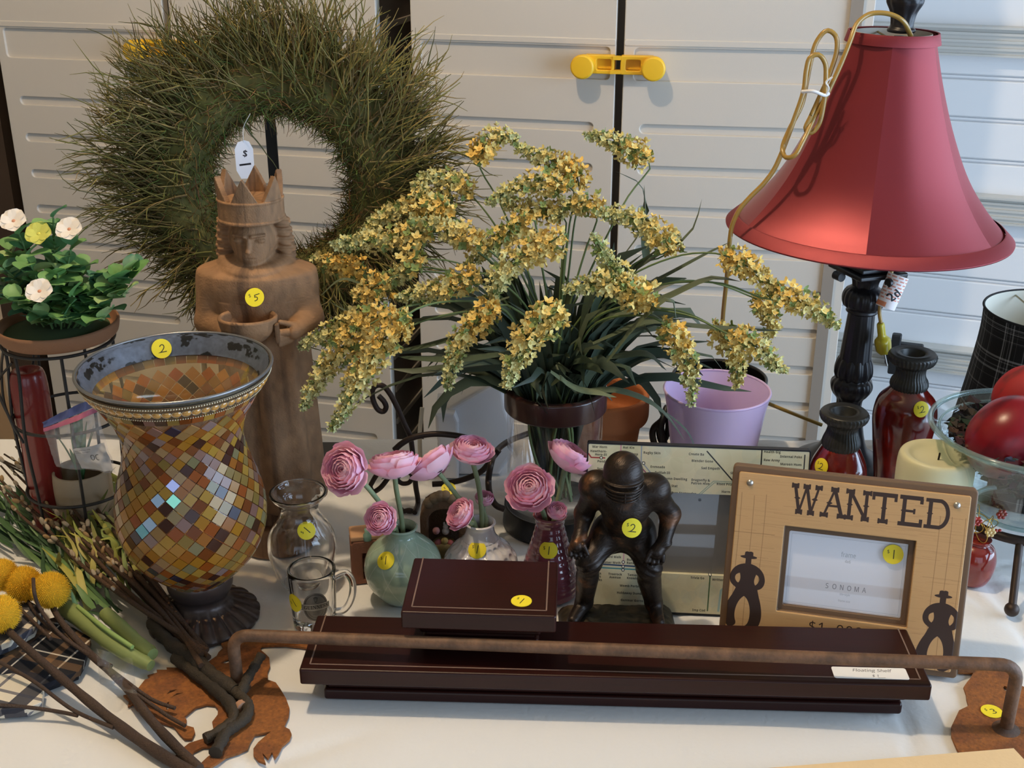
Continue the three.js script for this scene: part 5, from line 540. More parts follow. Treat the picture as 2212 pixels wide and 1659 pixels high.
// ---------------------------------------------------------------- glass bowl of red fruit on an iron stand
{
  const D = 1.15, c = P(2236, 928, D), g = thing('glass_bowl', 'wide clear glass bowl resting in an iron ring stand', 'bowl', V(c.x, TABLE, c.z)), h = c.y - TABLE, R = 0.107;
  const gl = MP(new THREE.Color(0.90, 0.93, 0.93), 0.03, { transmission: 1, thickness: 0, ior: 1.5 });
  part('bowl_wall', vessel([[0.045, 0.068], [0.052, 0.070], [0.064, 0.09], [0.080, 0.122], [0.094, h - 0.012], [R, h]], 0.004, 48, 96, 0.072), gl, g);
  for (const [rr1, yy, q] of [[R, h, 0.0032], [R - 0.010, h - 0.008, 0.0016], [0.052, 0.070, 0.0026]]) { const t = new THREE.TorusGeometry(rr1 - 0.002, q, 8, 96); t.rotateX(Math.PI / 2); t.translate(0, yy, 0); part('glass_ring', t, MP(new THREE.Color(0.70, 0.82, 0.81), 0.08, { transmission: 0.85, thickness: 0, ior: 1.5 }), g); }
  const s = thing('bowl_stand', 'black iron three-legged stand with ball feet under the glass bowl', 'stand', V(c.x, TABLE, c.z)); { const t = new THREE.TorusGeometry(0.060, 0.0052, 10, 72); t.rotateX(Math.PI / 2); t.translate(0, 0.063, 0); part('ring', t, iron, s); const f = T(2183, 1330).sub(V(c.x, TABLE, c.z)), a0 = Math.atan2(f.z, f.x), fr = Math.hypot(f.x, f.z); for (let k = 0; k < 3; k++) { const a = a0 + k * 2.0944, leg = part('leg', tube([V(Math.cos(a) * 0.058, 0.064, Math.sin(a) * 0.058), V(Math.cos(a) * lerp(0.058, fr, 0.5), 0.036, Math.sin(a) * lerp(0.058, fr, 0.5)), V(Math.cos(a) * fr, 0.010, Math.sin(a) * fr)], 0.0042, 12, 10), iron, s); const bl = new THREE.SphereGeometry(0.0075, 18, 14); bl.translate(Math.cos(a) * fr, 0.0075, Math.sin(a) * fr); part('ball_foot', bl, iron, leg); } }
  const fruit = (label, x, y, d, r, sq, col, gloss) => { const p = P(x, y, d), f = thing('red_fruit', label, 'fruit', p), t = dataTex(128, 64, (u, v) => { const a = fbm(u * 7, v * 9, 4, 7), q = sstep(0.4, 0.72, a); return [lerp(col[0], col[0] * 0.62, q), lerp(col[1], col[1] * 1.3, q), lerp(col[2], col[2] * 1.1, q)]; }); const gg = new THREE.SphereGeometry(r, 40, 28); warp(gg, (v) => { v.y *= sq; const q = Math.hypot(v.x, v.z) / r; v.y -= 0.22 * r * Math.exp(-q * q * 16) * Math.sign(v.y); }); part('skin', gg, MP(0xffffff, gloss, { map: t, clearcoat: gloss < 0.3 ? 0.7 : 0, clearcoatRoughness: 0.15 }), f); part('stalk', tube([V(0, r * sq * 0.76, 0), V(0.002, r * sq * 1.02, 0.001)], 0.0012, 4, 6), M(0x3a2614, 0.9), f); f.rotation.set(-1.1, 0, 0.5); return f; };
  fruit('large polished dark red artificial apple in front in the glass bowl', 2182, 946, 1.125, 0.0475, 0.86, [0.50, 0.04, 0.10], 0.32); fruit('fuzzy bright red artificial peach at the back of the glass bowl', 2216, 858, 1.19, 0.036, 0.92, [0.60, 0.10, 0.12], 0.7);
  // dark dried filler in the bowl
  const rf = rng(61), fl = []; for (let i = 0; i < 900; i++) { const a = rf() * 6.2832, q = Math.sqrt(rf()) * 0.086, y = 0.080 + q * 0.62 + Math.max(0, q - 0.06) * 0.9 + rf() * 0.012, e = new THREE.TetrahedronGeometry(rr(rf, 0.003, 0.009)); e.scale(1.6, 0.4, 0.8); e.rotateX(rf() * 3); e.rotateY(rf() * 3); e.translate(Math.cos(a) * q, y, Math.sin(a) * q); fl.push(paint(e, [rr(rf, 0.02, 0.07), rr(rf, 0.02, 0.055), rr(rf, 0.02, 0.04)])); } const m = single('bowl_filler', merge(fl), M(0xffffff, 0.8, { vertexColors: true }), 'dark dried potpourri filling the bottom of the glass bowl', 'potpourri', V(c.x, TABLE, c.z)); m.userData.kind = 'stuff';
}
// ---------------------------------------------------------------- black plaid lamp shade
{
  const D = 1.365, c = P(2275, 700, D), g = thing('plaid_lampshade', 'black and white plaid lamp shade standing without its lamp', 'lampshade', V(c.x, TABLE, c.z)), px = perPx(c), yt = P(2275, 672, D).y - TABLE;
  const plaid = canvasTex(512, 512, (q) => { q.fillStyle = '#0e0d0f'; q.fillRect(0, 0, 512, 512); const ln = (v, w, a) => { q.fillStyle = `rgba(205,205,205,${a})`; q.fillRect(v, 0, w, 512); q.fillRect(0, v, 512, w); }; for (const o of [0, 256]) { ln(o + 60, 9, 0.55); ln(o + 76, 5, 0.4); ln(o + 100, 5, 0.35); ln(o + 116, 9, 0.5); ln(o + 150, 3, 0.25); ln(o + 200, 6, 0.4); ln(o + 214, 3, 0.25); } }); plaid.wrapS = plaid.wrapT = THREE.RepeatWrapping; plaid.repeat.set(5, 2);
  const S = smooth([[0.108, 0.0], [0.100, 0.05], [0.089, 0.12], [0.081, yt - 0.03], [0.081, yt]], 24);
  part('fabric', lathe(S, 96), M(0xffffff, 0.85, { map: plaid }), g); part('lining', lathe(S.map(([r, y]) => [r - 0.0015, y]), 96), M(new THREE.Color(0.78, 0.76, 0.66), 0.75), g, 'cream paper lining');
  part('rim', (() => { const t = new THREE.TorusGeometry(0.081, 0.0016, 8, 96); t.rotateX(Math.PI / 2); t.translate(0, yt, 0); return t; })(), M(0x1a181a, 0.8), g); part('spider', merge([0, 1, 2].map((k) => { const a = k * 2.094 + 2.4; return tube([V(0, yt - 0.02, 0), V(Math.cos(a) * 0.079, yt - 0.006, Math.sin(a) * 0.079)], 0.0012, 2, 6); })), M(0xb0a890, 0.4, { metalness: 0.7 }), g);
}
// ---------------------------------------------------------------- red lantern-like ornament behind the wanted frame
{
  const D = 1.115, b = P(2106, 1210, D), g = thing('beaded_red_vase', 'small red vase with gold wire and red bead flowers behind the wooden frame', 'vase', V(b.x, TABLE, b.z)); g.scale.setScalar(0.92); part('body', lathe(smooth([[0, 0], [0.014, 0], [0.02, 0.01], [0.0235, 0.03], [0.020, 0.046], [0.013, 0.054], [0.015, 0.058], [0, 0.058]], 40), 48), MP(new THREE.Color(0.22, 0.02, 0.015), 0.15, { clearcoat: 0.8 }), g);
  const r = rng(15), wires = []; for (let k = 0; k < 7; k++) { const a = k * 0.9, t = new THREE.TorusGeometry(0.008 + r() * 0.004, 0.0005, 6, 28); t.rotateY(a); t.rotateX(r()); t.translate(Math.cos(a) * 0.010, 0.070 + r() * 0.018, Math.sin(a) * 0.010); wires.push(t); } part('gold_wire', merge(wires), gold, g); const bead = new THREE.SphereGeometry(0.0024, 10, 8), bm = MP(new THREE.Color(0.40, 0.03, 0.02), 0.15, { clearcoat: 0.8 }), gm = MP(new THREE.Color(0.72, 0.52, 0.22), 0.2, { clearcoat: 0.8 });
  [[0.018, 0.094, 0.008, bm], [0.016, 0.070, 0.010, bm], [0.006, 0.074, 0.014, gm], [-0.010, 0.086, 0.01, bm]].forEach(([x, y, z, mt]) => { const l = []; for (let k = 0; k < 7; k++) { const q = bead.clone(); if (k < 6) q.translate(Math.cos(k * 1.047) * 0.0042, Math.sin(k * 1.047) * 0.0042, 0); q.translate(x, y, z); l.push(q); } part('bead_flower', merge(l), mt, g); });
}
// ---------------------------------------------------------------- small bud vases
const VASE = {};
function budVase(key, label, px, D, rows, th, mat, n = 60, seg = 96, fn) { const b = P(px, 1200, D), g = thing('bud_vase', label, 'vase', V(b.x, TABLE, b.z)), R = prof(px, D, rows); R[0][1] = 0; const geo = vessel(R, th, n, seg, 0.005); if (fn) warp(geo, fn); part('body', geo, mat, g); VASE[key] = { g, S: smooth(R, 80), D, px }; return g; }
function vaseSticker(key, txt, sx, sy, rot) { const { g, S, D, px } = VASE[key], p = P(sx, sy, D - 0.03), q = P(px, sy, D - 0.03), hh = p.y - TABLE; let R = S[0][0], sl = 0; for (let i = 1; i < S.length; i++) if (S[i][1] <= hh) { R = S[i][0]; sl = (S[i][0] - S[i - 1][0]) / Math.max(1e-5, S[i][1] - S[i - 1][1]); } const a = Math.asin(clamp((p.x - q.x) / R, -0.9, 0.9)), dir = V(Math.sin(a), -sl, Math.cos(a)).normalize(), pos = V(Math.sin(a) * R, hh, Math.cos(a) * R).addScaledVector(dir, 0.0009); sticker(g, txt, pos, dir, { bend: R, bendY: R * 1.2, rot }); }
const celadon = (() => { const t = dataTex(1024, 512, (u, v) => { const k = u * 20, m = v * 12, a = Math.abs(((k + m) % 2 + 2) % 2 - 1), b = Math.abs(((k - m) % 2 + 2) % 2 - 1), l = v < 0.36 ? Math.max(sstep(0.06, 0.02, a), sstep(0.06, 0.02, b)) : 0, n = 0.97 + 0.06 * fbm(u * 30, v * 30, 3); return [lerp(0.60, 0.72, l * 0.8) * n, lerp(0.68, 0.77, l * 0.8) * n, lerp(0.595, 0.70, l * 0.8) * n]; }); return MP(0xffffff, 0.14, { map: t, clearcoat: 0.6, clearcoatRoughness: 0.06 }); })();
budVase('green', 'pale celadon green bud vase with carved lattice lines', 870, 1.085, [[1290, 40], [1276, 58], [1250, 78], [1222, 84], [1194, 77], [1174, 58], [1162, 40], [1154, 31], [1146, 30], [1138, 35]], 0.003, celadon);
budVase('white', 'white dimpled golf ball bud vase', 1038, 1.105, [[1266, 46], [1250, 66], [1226, 79], [1200, 80], [1180, 68], [1164, 49], [1150, 36], [1138, 31], [1128, 30], [1120, 34]].map(([y, w]) => [y + 8, w]), 0.003, MP(new THREE.Color(0.72, 0.71, 0.74), 0.12, { clearcoat: 0.7, clearcoatRoughness: 0.05 }), 150, 260, (v) => { const r = Math.hypot(v.x, v.z); if (v.y > 0.066 || v.y < 0.004 || r < 0.019) return; const a = Math.atan2(v.z, v.x) / 6.2832 * 20, row = v.y / 0.0105, j = Math.round(row), i = Math.round(a - (j % 2) * 0.5) + (j % 2) * 0.5, d = Math.hypot((a - i) * 6.2832 * r / 20, (row - j) * 0.0105), k = 0.0022 * (1 - sstep(0.0018, 0.0048, d)); v.x -= v.x / r * k; v.z -= v.z / r * k; });
budVase('maroon', 'glossy maroon pink ribbed bud vase beside the football figurine', 1187, 1.095, [[1280, 56], [1270, 61], [1235, 60], [1200, 52], [1170, 42], [1142, 34], [1128, 31], [1118, 33], [1108, 37]].map(([y, w]) => [y + 3, w]), 0.003, MP(0xffffff, 0.12, { clearcoat: 0.8, clearcoatRoughness: 0.06, map: dataTex(128, 256, (u, v) => { const n = fbm(u * 8, v * 20, 4, 8), k = 0.8 + 0.4 * n; return [0.48 * k, 0.255 * k, 0.29 * k]; }) }), 120, 96, (v) => { const r = Math.hypot(v.x, v.z); if (r > 0.01 && v.y > 0.003) { const k = 1 + 0.012 * Math.sin(v.y * 900); v.x *= k; v.z *= k; } });
vaseSticker('green', '$1', 839, 1213, -0.35); vaseSticker('white', '$1', 1032, 1197, 0); vaseSticker('maroon', '$1', 1183, 1200, 0);

// ---------------------------------------------------------------- pink ranunculus stems
{
  const pinks = [[0.95, 0.54, 0.66], [0.91, 0.50, 0.65], [0.97, 0.64, 0.73], [0.87, 0.48, 0.65]].map((c) => MP(new THREE.Color(...c), 0.75, { transmission: 0.25, thickness: 0, side: THREE.DoubleSide }));
  const stemM = M(new THREE.Color(0.22, 0.27, 0.14), 0.65, { bumpMap: grain40, bumpScale: 0.0004 }), leafM = M(new THREE.Color(0.05, 0.075, 0.04), 0.7);
  // petals are cupped patches of nested shells, the outer ones flared open
  const petalG = (rad, th0, th1, width, flare, k) => grid(7, 7, (u, v) => { const th = lerp(th0, th1, v), w = width * Math.pow(Math.sin(Math.PI * (0.2 + 0.62 * v)), 0.6), ph = (u - 0.5) * w, rim = flare * v * v * (1 - 0.35 * Math.abs(u - 0.5)) + 0.035 * Math.sin(u * 11 + k * 1.7) * v * v, q = rad * (1 + rim); return V(Math.sin(th) * Math.sin(ph) * q, -Math.cos(th) * q * 0.86 - (1 - Math.cos(ph)) * 0.02, Math.sin(th) * Math.cos(ph) * q); });
  const layers = [[4, 0.16, 2.75, 2.2, 0], [5, 0.27, 2.62, 2.0, 0], [5, 0.38, 2.50, 1.9, 0.01], [6, 0.49, 2.36, 1.7, 0.02], [6, 0.60, 2.22, 1.6, 0.04], [7, 0.71, 2.06, 1.45, 0.07], [7, 0.81, 1.92, 1.35, 0.10], [6, 0.90, 1.74, 1.35, 0.15], [5, 0.94, 1.46, 1.4, 0.30]].map(([n, rad, t1, w, fl], i) => ({ n, geos: [petalG(rad, 0.35, t1, w, fl, i), petalG(rad * 1.03, 0.35, t1 * 0.97, w, fl, i + 2)] }));
  function ranunculus(label, px, py, rpx, D, dir, vase, base, via, bud = false) {
    const c = P(px, py, D), R = rpx * perPx(c), g = thing('ranunculus', label, 'flower', c, 'pink ranunculus stems'), head = new THREE.Group(); head.name = 'bloom'; const up = dir.clone().normalize(); head.quaternion.setFromUnitVectors(V(0, 1, 0), up); g.add(head); head.position.copy(up).multiplyScalar(-R * 0.42); const r = rng(px * 7 + py);
    const L = bud ? layers.slice(0, 7) : layers; L.forEach((l, li) => { for (let k = 0; k < l.n; k++) { const m = mesh('petal', l.geos[k % 2], pinks[li < 4 ? (k % 2 ? 0 : 2) : Math.floor(r() * 4)], head), s = R * (bud ? 1.2 : 1.0); m.position.y = R * 0.55; m.scale.set(s, s * rr(r, 0.88, 1.0), s); m.rotation.y = k / l.n * 6.2832 + li * 0.7 + rr(r, -0.15, 0.15); } });
    part('calyx', new THREE.SphereGeometry(R * 0.2, 12, 8), leafM, head); for (let k = 0; k < 4; k++) { const s = grid(2, 4, (u, v) => V((u - 0.5) * R * 0.4 * Math.sin(Math.PI * (0.15 + 0.8 * v)), -R * 0.06 - v * v * R * 0.08, v * R * 0.62)); s.rotateY(k * 1.57 + 0.4); part('sepal', s, leafM, head); }
    const bv = VASE[vase], mouth = V(bv.g.position.x, TABLE + bv.S[bv.S.length - 1][1], bv.g.position.z), off = V(base[0], 0, base[1]); const pts = [V(bv.g.position.x - off.x * 0.4, TABLE + 0.012, bv.g.position.z - off.z * 0.4), mouth.clone().add(off), ...via.map(([x, y, d]) => P(x, y, d)), c.clone().addScaledVector(up, -R * 0.42)]; part('stem', tube(pts.map((p) => p.clone().sub(c)), 0.0026, 40, 8), stemM, g); return g; }
  ranunculus('large pink ranunculus facing out of the celadon vase, fully open', 745, 1014, 50, 1.045, V(-0.42, 0.42, 0.8), 'green', [-0.006, 0.004], [[800, 1060, 1.06]]);
  ranunculus('pink ranunculus above the celadon vase, turned away with its underside showing', 850, 1001, 52, 1.075, V(-0.12, 0.86, -0.25), 'green', [0.001, 0.0], [[855, 1050, 1.08]]);
  ranunculus('small pink ranunculus drooping at the lip of the celadon vase', 822, 1121, 32, 1.03, V(-0.25, 0.55, 0.75), 'green', [-0.009, 0.006], [[850, 1142, 1.055]]);
  ranunculus('mauve pink ranunculus leaning left out of the golf ball vase, seen from behind', 932, 1000, 50, 1.1, V(-0.5, 0.62, -0.3), 'white', [-0.006, 0.003], [[985, 1068, 1.1]]);
  ranunculus('pink ranunculus with dark sepals standing highest out of the golf ball vase', 1020, 972, 42, 1.115, V(0.12, 0.9, 0.12), 'white', [0.002, -0.002], [[1034, 1050, 1.115]]);
  ranunculus('small pink ranunculus leaning over the golf ball vase mouth', 994, 1110, 33, 1.06, V(-0.6, 0.62, 0.35), 'white', [-0.007, 0.006], [[1016, 1130, 1.08]]);
  ranunculus('tiny half open pink bud behind the golf ball vase stems', 1046, 1078, 20, 1.12, V(0.1, 0.9, 0.2), 'white', [0.006, -0.004], [[1044, 1104, 1.115]], true);
  ranunculus('large round pink ranunculus facing forward out of the maroon vase', 1144, 1054, 47, 1.07, V(-0.12, 0.66, 0.62), 'maroon', [-0.006, 0.004], [[1164, 1090, 1.085]]);
  ranunculus('mauve pink ranunculus tall above the maroon vase, tipped to the football figurine', 1232, 986, 48, 1.1, V(0.45, 0.75, -0.1), 'maroon', [0.005, 0.0], [[1212, 1050, 1.1]]);
  ranunculus('tiny pink ranunculus bud resting on the maroon vase lip', 1203, 1105, 21, 1.07, V(0.1, 0.8, 0.4), 'maroon', [0.006, 0.005], [[1200, 1120, 1.082]], true);
}
// ---------------------------------------------------------------- clear glass carafe vase and glass mug
const sodaGlass = MP(0xffffff, 0.015, { transmission: 1, thickness: 0.003, ior: 1.46 });
{
  budVase('carafe', 'clear glass carafe vase with a flared lip behind the glass mug', 654, 1.112, [[1255, 44], [1244, 54], [1215, 66], [1180, 74], [1152, 70], [1130, 56], [1112, 44], [1098, 41], [1084, 46], [1072, 57], [1064, 61]], 0.0026, sodaGlass, 70); VASE.carafe.g.name = 'carafe_vase'; vaseSticker('carafe', '$1', 676, 1154, -0.75);
  const lip = VASE.carafe.S[VASE.carafe.S.length - 1], t = new THREE.TorusGeometry(lip[0] - 0.001, 0.0016, 8, 64); t.rotateX(Math.PI / 2); t.translate(0, lip[1], 0); part('lip', t, sodaGlass, VASE.carafe.g);
  const b = T(681, 1346), g = thing('glass_mug', 'clear glass beer mug with an oval pewter badge', 'mug', tbl(b)), D = -b.z, pr = prof(678, D, [[1346, 46], [1330, 47], [1290, 49], [1228, 52]]); pr[0][1] = 0; const top = pr[3];
  part('glass', lathe([[0, 0], [pr[0][0] * 0.96, 0], [pr[0][0], 0.002], ...smooth(pr.slice(1), 20), [top[0] - 0.0014, top[1] + 0.001], [top[0] - 0.003, top[1]], [pr[1][0] - 0.003, 0.0145], [pr[1][0] - 0.006, 0.012], [0, 0.011]], 64), sodaGlass, g);
  part('handle', tube([V(pr[2][0] - 0.001, top[1] - 0.010, 0), V(0.034, top[1] - 0.005, 0), V(0.040, top[1] - 0.014, 0), V(0.0385, 0.030, 0), V(0.030, 0.016, 0), V(pr[1][0] - 0.001, 0.014, 0)], 0.0036, 40, 12), MP(0xffffff, 0.02, { transmission: 1, thickness: 0.007, ior: 1.45 }), g);
  const bt = canvasTex(300, 380, (c) => { c.fillStyle = '#6f6c66'; c.fillRect(0, 0, 300, 380); c.strokeStyle = '#3d3a36'; c.lineWidth = 8; c.beginPath(); c.ellipse(150, 190, 128, 168, 0, 0, 7); c.stroke(); c.lineWidth = 4; c.beginPath(); c.ellipse(150, 210, 92, 118, 0, 0.4, 2.74); c.stroke(); c.fillStyle = '#2c2a27'; c.beginPath(); c.moveTo(128, 60); c.quadraticCurveTo(150, 44, 178, 62); c.lineTo(166, 112); c.quadraticCurveTo(150, 134, 140, 110); c.closePath(); c.fill(); c.strokeStyle = '#8b8880'; c.lineWidth = 3; for (let i = 0; i < 5; i++) { c.beginPath(); c.moveTo(138 + i * 7, 64); c.lineTo(144 + i * 4, 112); c.stroke(); } c.fillStyle = '#9a968c'; c.fillRect(0, 146, 300, 14); c.fillRect(0, 222, 300, 8); c.fillStyle = '#7d7a73'; c.fillRect(0, 160, 300, 62); c.fillStyle = '#1f1d1b'; c.font = 'bold 58px serif'; c.textAlign = 'center'; c.fillText('GUINNESS', 150, 211, 280); c.fillStyle = '#3a3835'; c.font = '24px serif'; c.fillText('EXTRA', 150, 262); c.fillText('STOUT', 150, 290); });
  const R = pr[2][0] + 0.0008, cA = 0.26, cy = 0.0345, oval = (o, sx, sy) => { const q = grid(16, 32, (u, v) => { const th = v * 6.2832, x = Math.cos(th) * sx * u, y = Math.sin(th) * sy * u, a = cA + x / R; return V(Math.sin(a) * (R + o * (1 - u * u * 0.4)), cy + y, Math.cos(a) * (R + o * (1 - u * u * 0.4))); }), uv = q.attributes.uv; for (let j = 0; j <= 32; j++) for (let i = 0; i <= 16; i++) { const th = j / 32 * 6.2832; uv.setXY(j * 17 + i, 0.5 + Math.cos(th) * i / 32, 0.5 + Math.sin(th) * i / 32); } return q; };
  part('badge', oval(0.0014, 0.0122, 0.0162), M(0xffffff, 0.4, { metalness: 0.55, map: bt, side: THREE.DoubleSide }), g, 'oval pewter badge with a harp and raised lettering');
  const band = grid(16, 2, (u, v) => { const a = cA + lerp(-0.0135, 0.0135, u) / R; return V(Math.sin(a) * (R + 0.0016), cy - 0.003 + v * 0.0068, Math.cos(a) * (R + 0.0016)); }), bandT = canvasTex(512, 118, (c) => { c.fillStyle = '#85827a'; c.fillRect(0, 0, 512, 118); c.fillStyle = '#a8a49a'; c.fillRect(0, 0, 512, 12); c.fillRect(0, 108, 512, 10); c.fillStyle = '#1b1917'; c.font = 'bold 92px serif'; c.textAlign = 'center'; c.fillText('GUINNESS', 262, 92, 440); }); part('badge_band', band, M(0xffffff, 0.4, { metalness: 0.5, map: bandT, side: THREE.DoubleSide }), g);
  const a = -0.72; sticker(g, '$1', V(Math.sin(a) * (R + 0.0004), 0.036, Math.cos(a) * (R + 0.0004)), V(Math.sin(a), 0.02, Math.cos(a)), { bend: R, rot: -0.85 });
}
// ---------------------------------------------------------------- little resin nook ornaments
{
  const clayM = (a, b) => M(0xffffff, 0.8, { map: clothesTint(a, b, 6, 0.25), bumpMap: grain40, bumpScale: 0.0006 });
  const b1 = T(812, 1246), g1 = thing('nook_ornament', 'peach and brown resin house ornament with an open nook behind the celadon vase', 'ornament', tbl(b1)), m1 = clayM([0.55, 0.36, 0.27], [0.42, 0.31, 0.23]), W = 0.056, H = 0.050; g1.rotation.y = 0.2; g1.position.z -= 0.012;
  part('frame', boxUV(extrude(flat([[-W / 2, 0], [W / 2, 0], [W / 2, H], [W / 2 - 0.004, H + 0.003], [-W / 2 + 0.003, H + 0.002], [-W / 2, H - 0.002]], [[[-0.016, 0.006], [0.018, 0.006], [0.017, 0.036], [-0.016, 0.037]]]), 0.022, 0.0015, 2)), m1, g1); part('back', boxUV(box(0.05, 0.046, 0.003, 0, 0.024, -0.008)), m1, g1); part('roof', boxUV(box(W, 0.006, 0.026, 0, H + 0.005, 0.010, 0.002)), M(new THREE.Color(0.56, 0.31, 0.16), 0.75), g1); part('tiny_bottle', merge([lathe([[0, 0], [0.0045, 0], [0.0045, 0.006], [0.0025, 0.009], [0.003, 0.013], [0, 0.013]], 16)]).translate(-0.010, H + 0.003, 0.022), M(new THREE.Color(0.22, 0.36, 0.27), 0.5), g1, 'green miniature bottle');
  for (let k = 0; k < 5; k++) { const s = new THREE.SphereGeometry(0.006, 12, 10); s.scale(1, 0.9 + 0.2 * (k % 2), 0.7); s.translate(-0.010 + k * 0.0052, 0.011 + (k % 3) * 0.005, 0.012); part('tiny_flower_mound', s, M(new THREE.Color(...[[0.20, 0.22, 0.10], [0.35, 0.17, 0.12], [0.30, 0.26, 0.16], [0.16, 0.19, 0.13], [0.34, 0.28, 0.2]][k]), 0.8), g1); }
  const b2 = T(962, 1196), g2 = thing('arch_ornament', 'arched brown resin nook ornament with tiny rabbits behind the golf ball vase', 'ornament', tbl(b2)), m2 = clayM([0.42, 0.32, 0.24], [0.50, 0.40, 0.31]); const arch = (w, h, n = 14) => { const o = [[-w, 0], [w, 0]]; for (let i = 0; i <= n; i++) { const a = i / n * Math.PI; o.push([Math.cos(a) * w, h - w * 0.9 + Math.sin(a) * w * 0.9]); } return o; };
  part('frame', boxUV(extrude(flat(arch(0.0255, 0.080), [arch(0.0165, 0.056).map(([x, y]) => [x, y + 0.012])]), 0.02, 0.002, 2)), m2, g2); part('back', boxUV(box(0.042, 0.062, 0.003, 0, 0.036, -0.008)), m2, g2); part('top_cluster', merge([0, 1, 2, 3, 4, 5].map((k) => { const s = new THREE.SphereGeometry(0.0065, 12, 9); s.translate(-0.015 + k * 0.006, 0.074 + Math.sin(k / 5 * 3.14) * 0.009, 0.018); return s; })), clayM([0.62, 0.54, 0.44], [0.5, 0.42, 0.32]), g2); part('basket', lathe(smooth([[0, 0.010], [0.010, 0.010], [0.0135, 0.018], [0.012, 0.026], [0, 0.027]], 20), 28).translate(0, 0, 0.018), M(new THREE.Color(0.24, 0.18, 0.07), 0.8), g2);
  const rabbit = (x, y, z, s) => merge([new THREE.SphereGeometry(s, 12, 10).translate(x, y, z), new THREE.SphereGeometry(s * 0.7, 12, 10).translate(x, y + s * 1.3, z), ...[-1, 1].map((k) => { const e = new THREE.SphereGeometry(s * 0.26, 8, 8); e.scale(1, 2.2, 1); e.translate(x + k * s * 0.35, y + s * 2.2, z); return e; })]); part('rabbit_figure', rabbit(0.002, 0.038, 0.016, 0.0042), M(new THREE.Color(0.6, 0.6, 0.62), 0.7), g2); part('rabbit_figure', rabbit(0.013, 0.014, 0.024, 0.0048), M(new THREE.Color(0.38, 0.34, 0.28), 0.8), g2); for (const [x, y, c] of [[-0.006, 0.027, [0.35, 0.12, 0.14]], [0.001, 0.029, [0.42, 0.33, 0.12]], [0.007, 0.026, [0.45, 0.12, 0.12]], [-0.008, 0.042, [0.5, 0.24, 0.24]]]) part('tiny_flower', new THREE.SphereGeometry(0.0042, 10, 8).translate(x, y, 0.022), M(new THREE.Color(...c), 0.8), g2);
  const st = sticker(g2, '$1', V(0.006, 0.089, 0.013), V(0, 0.9, 0.5), { rot: -0.4, r: 0.008 });
}
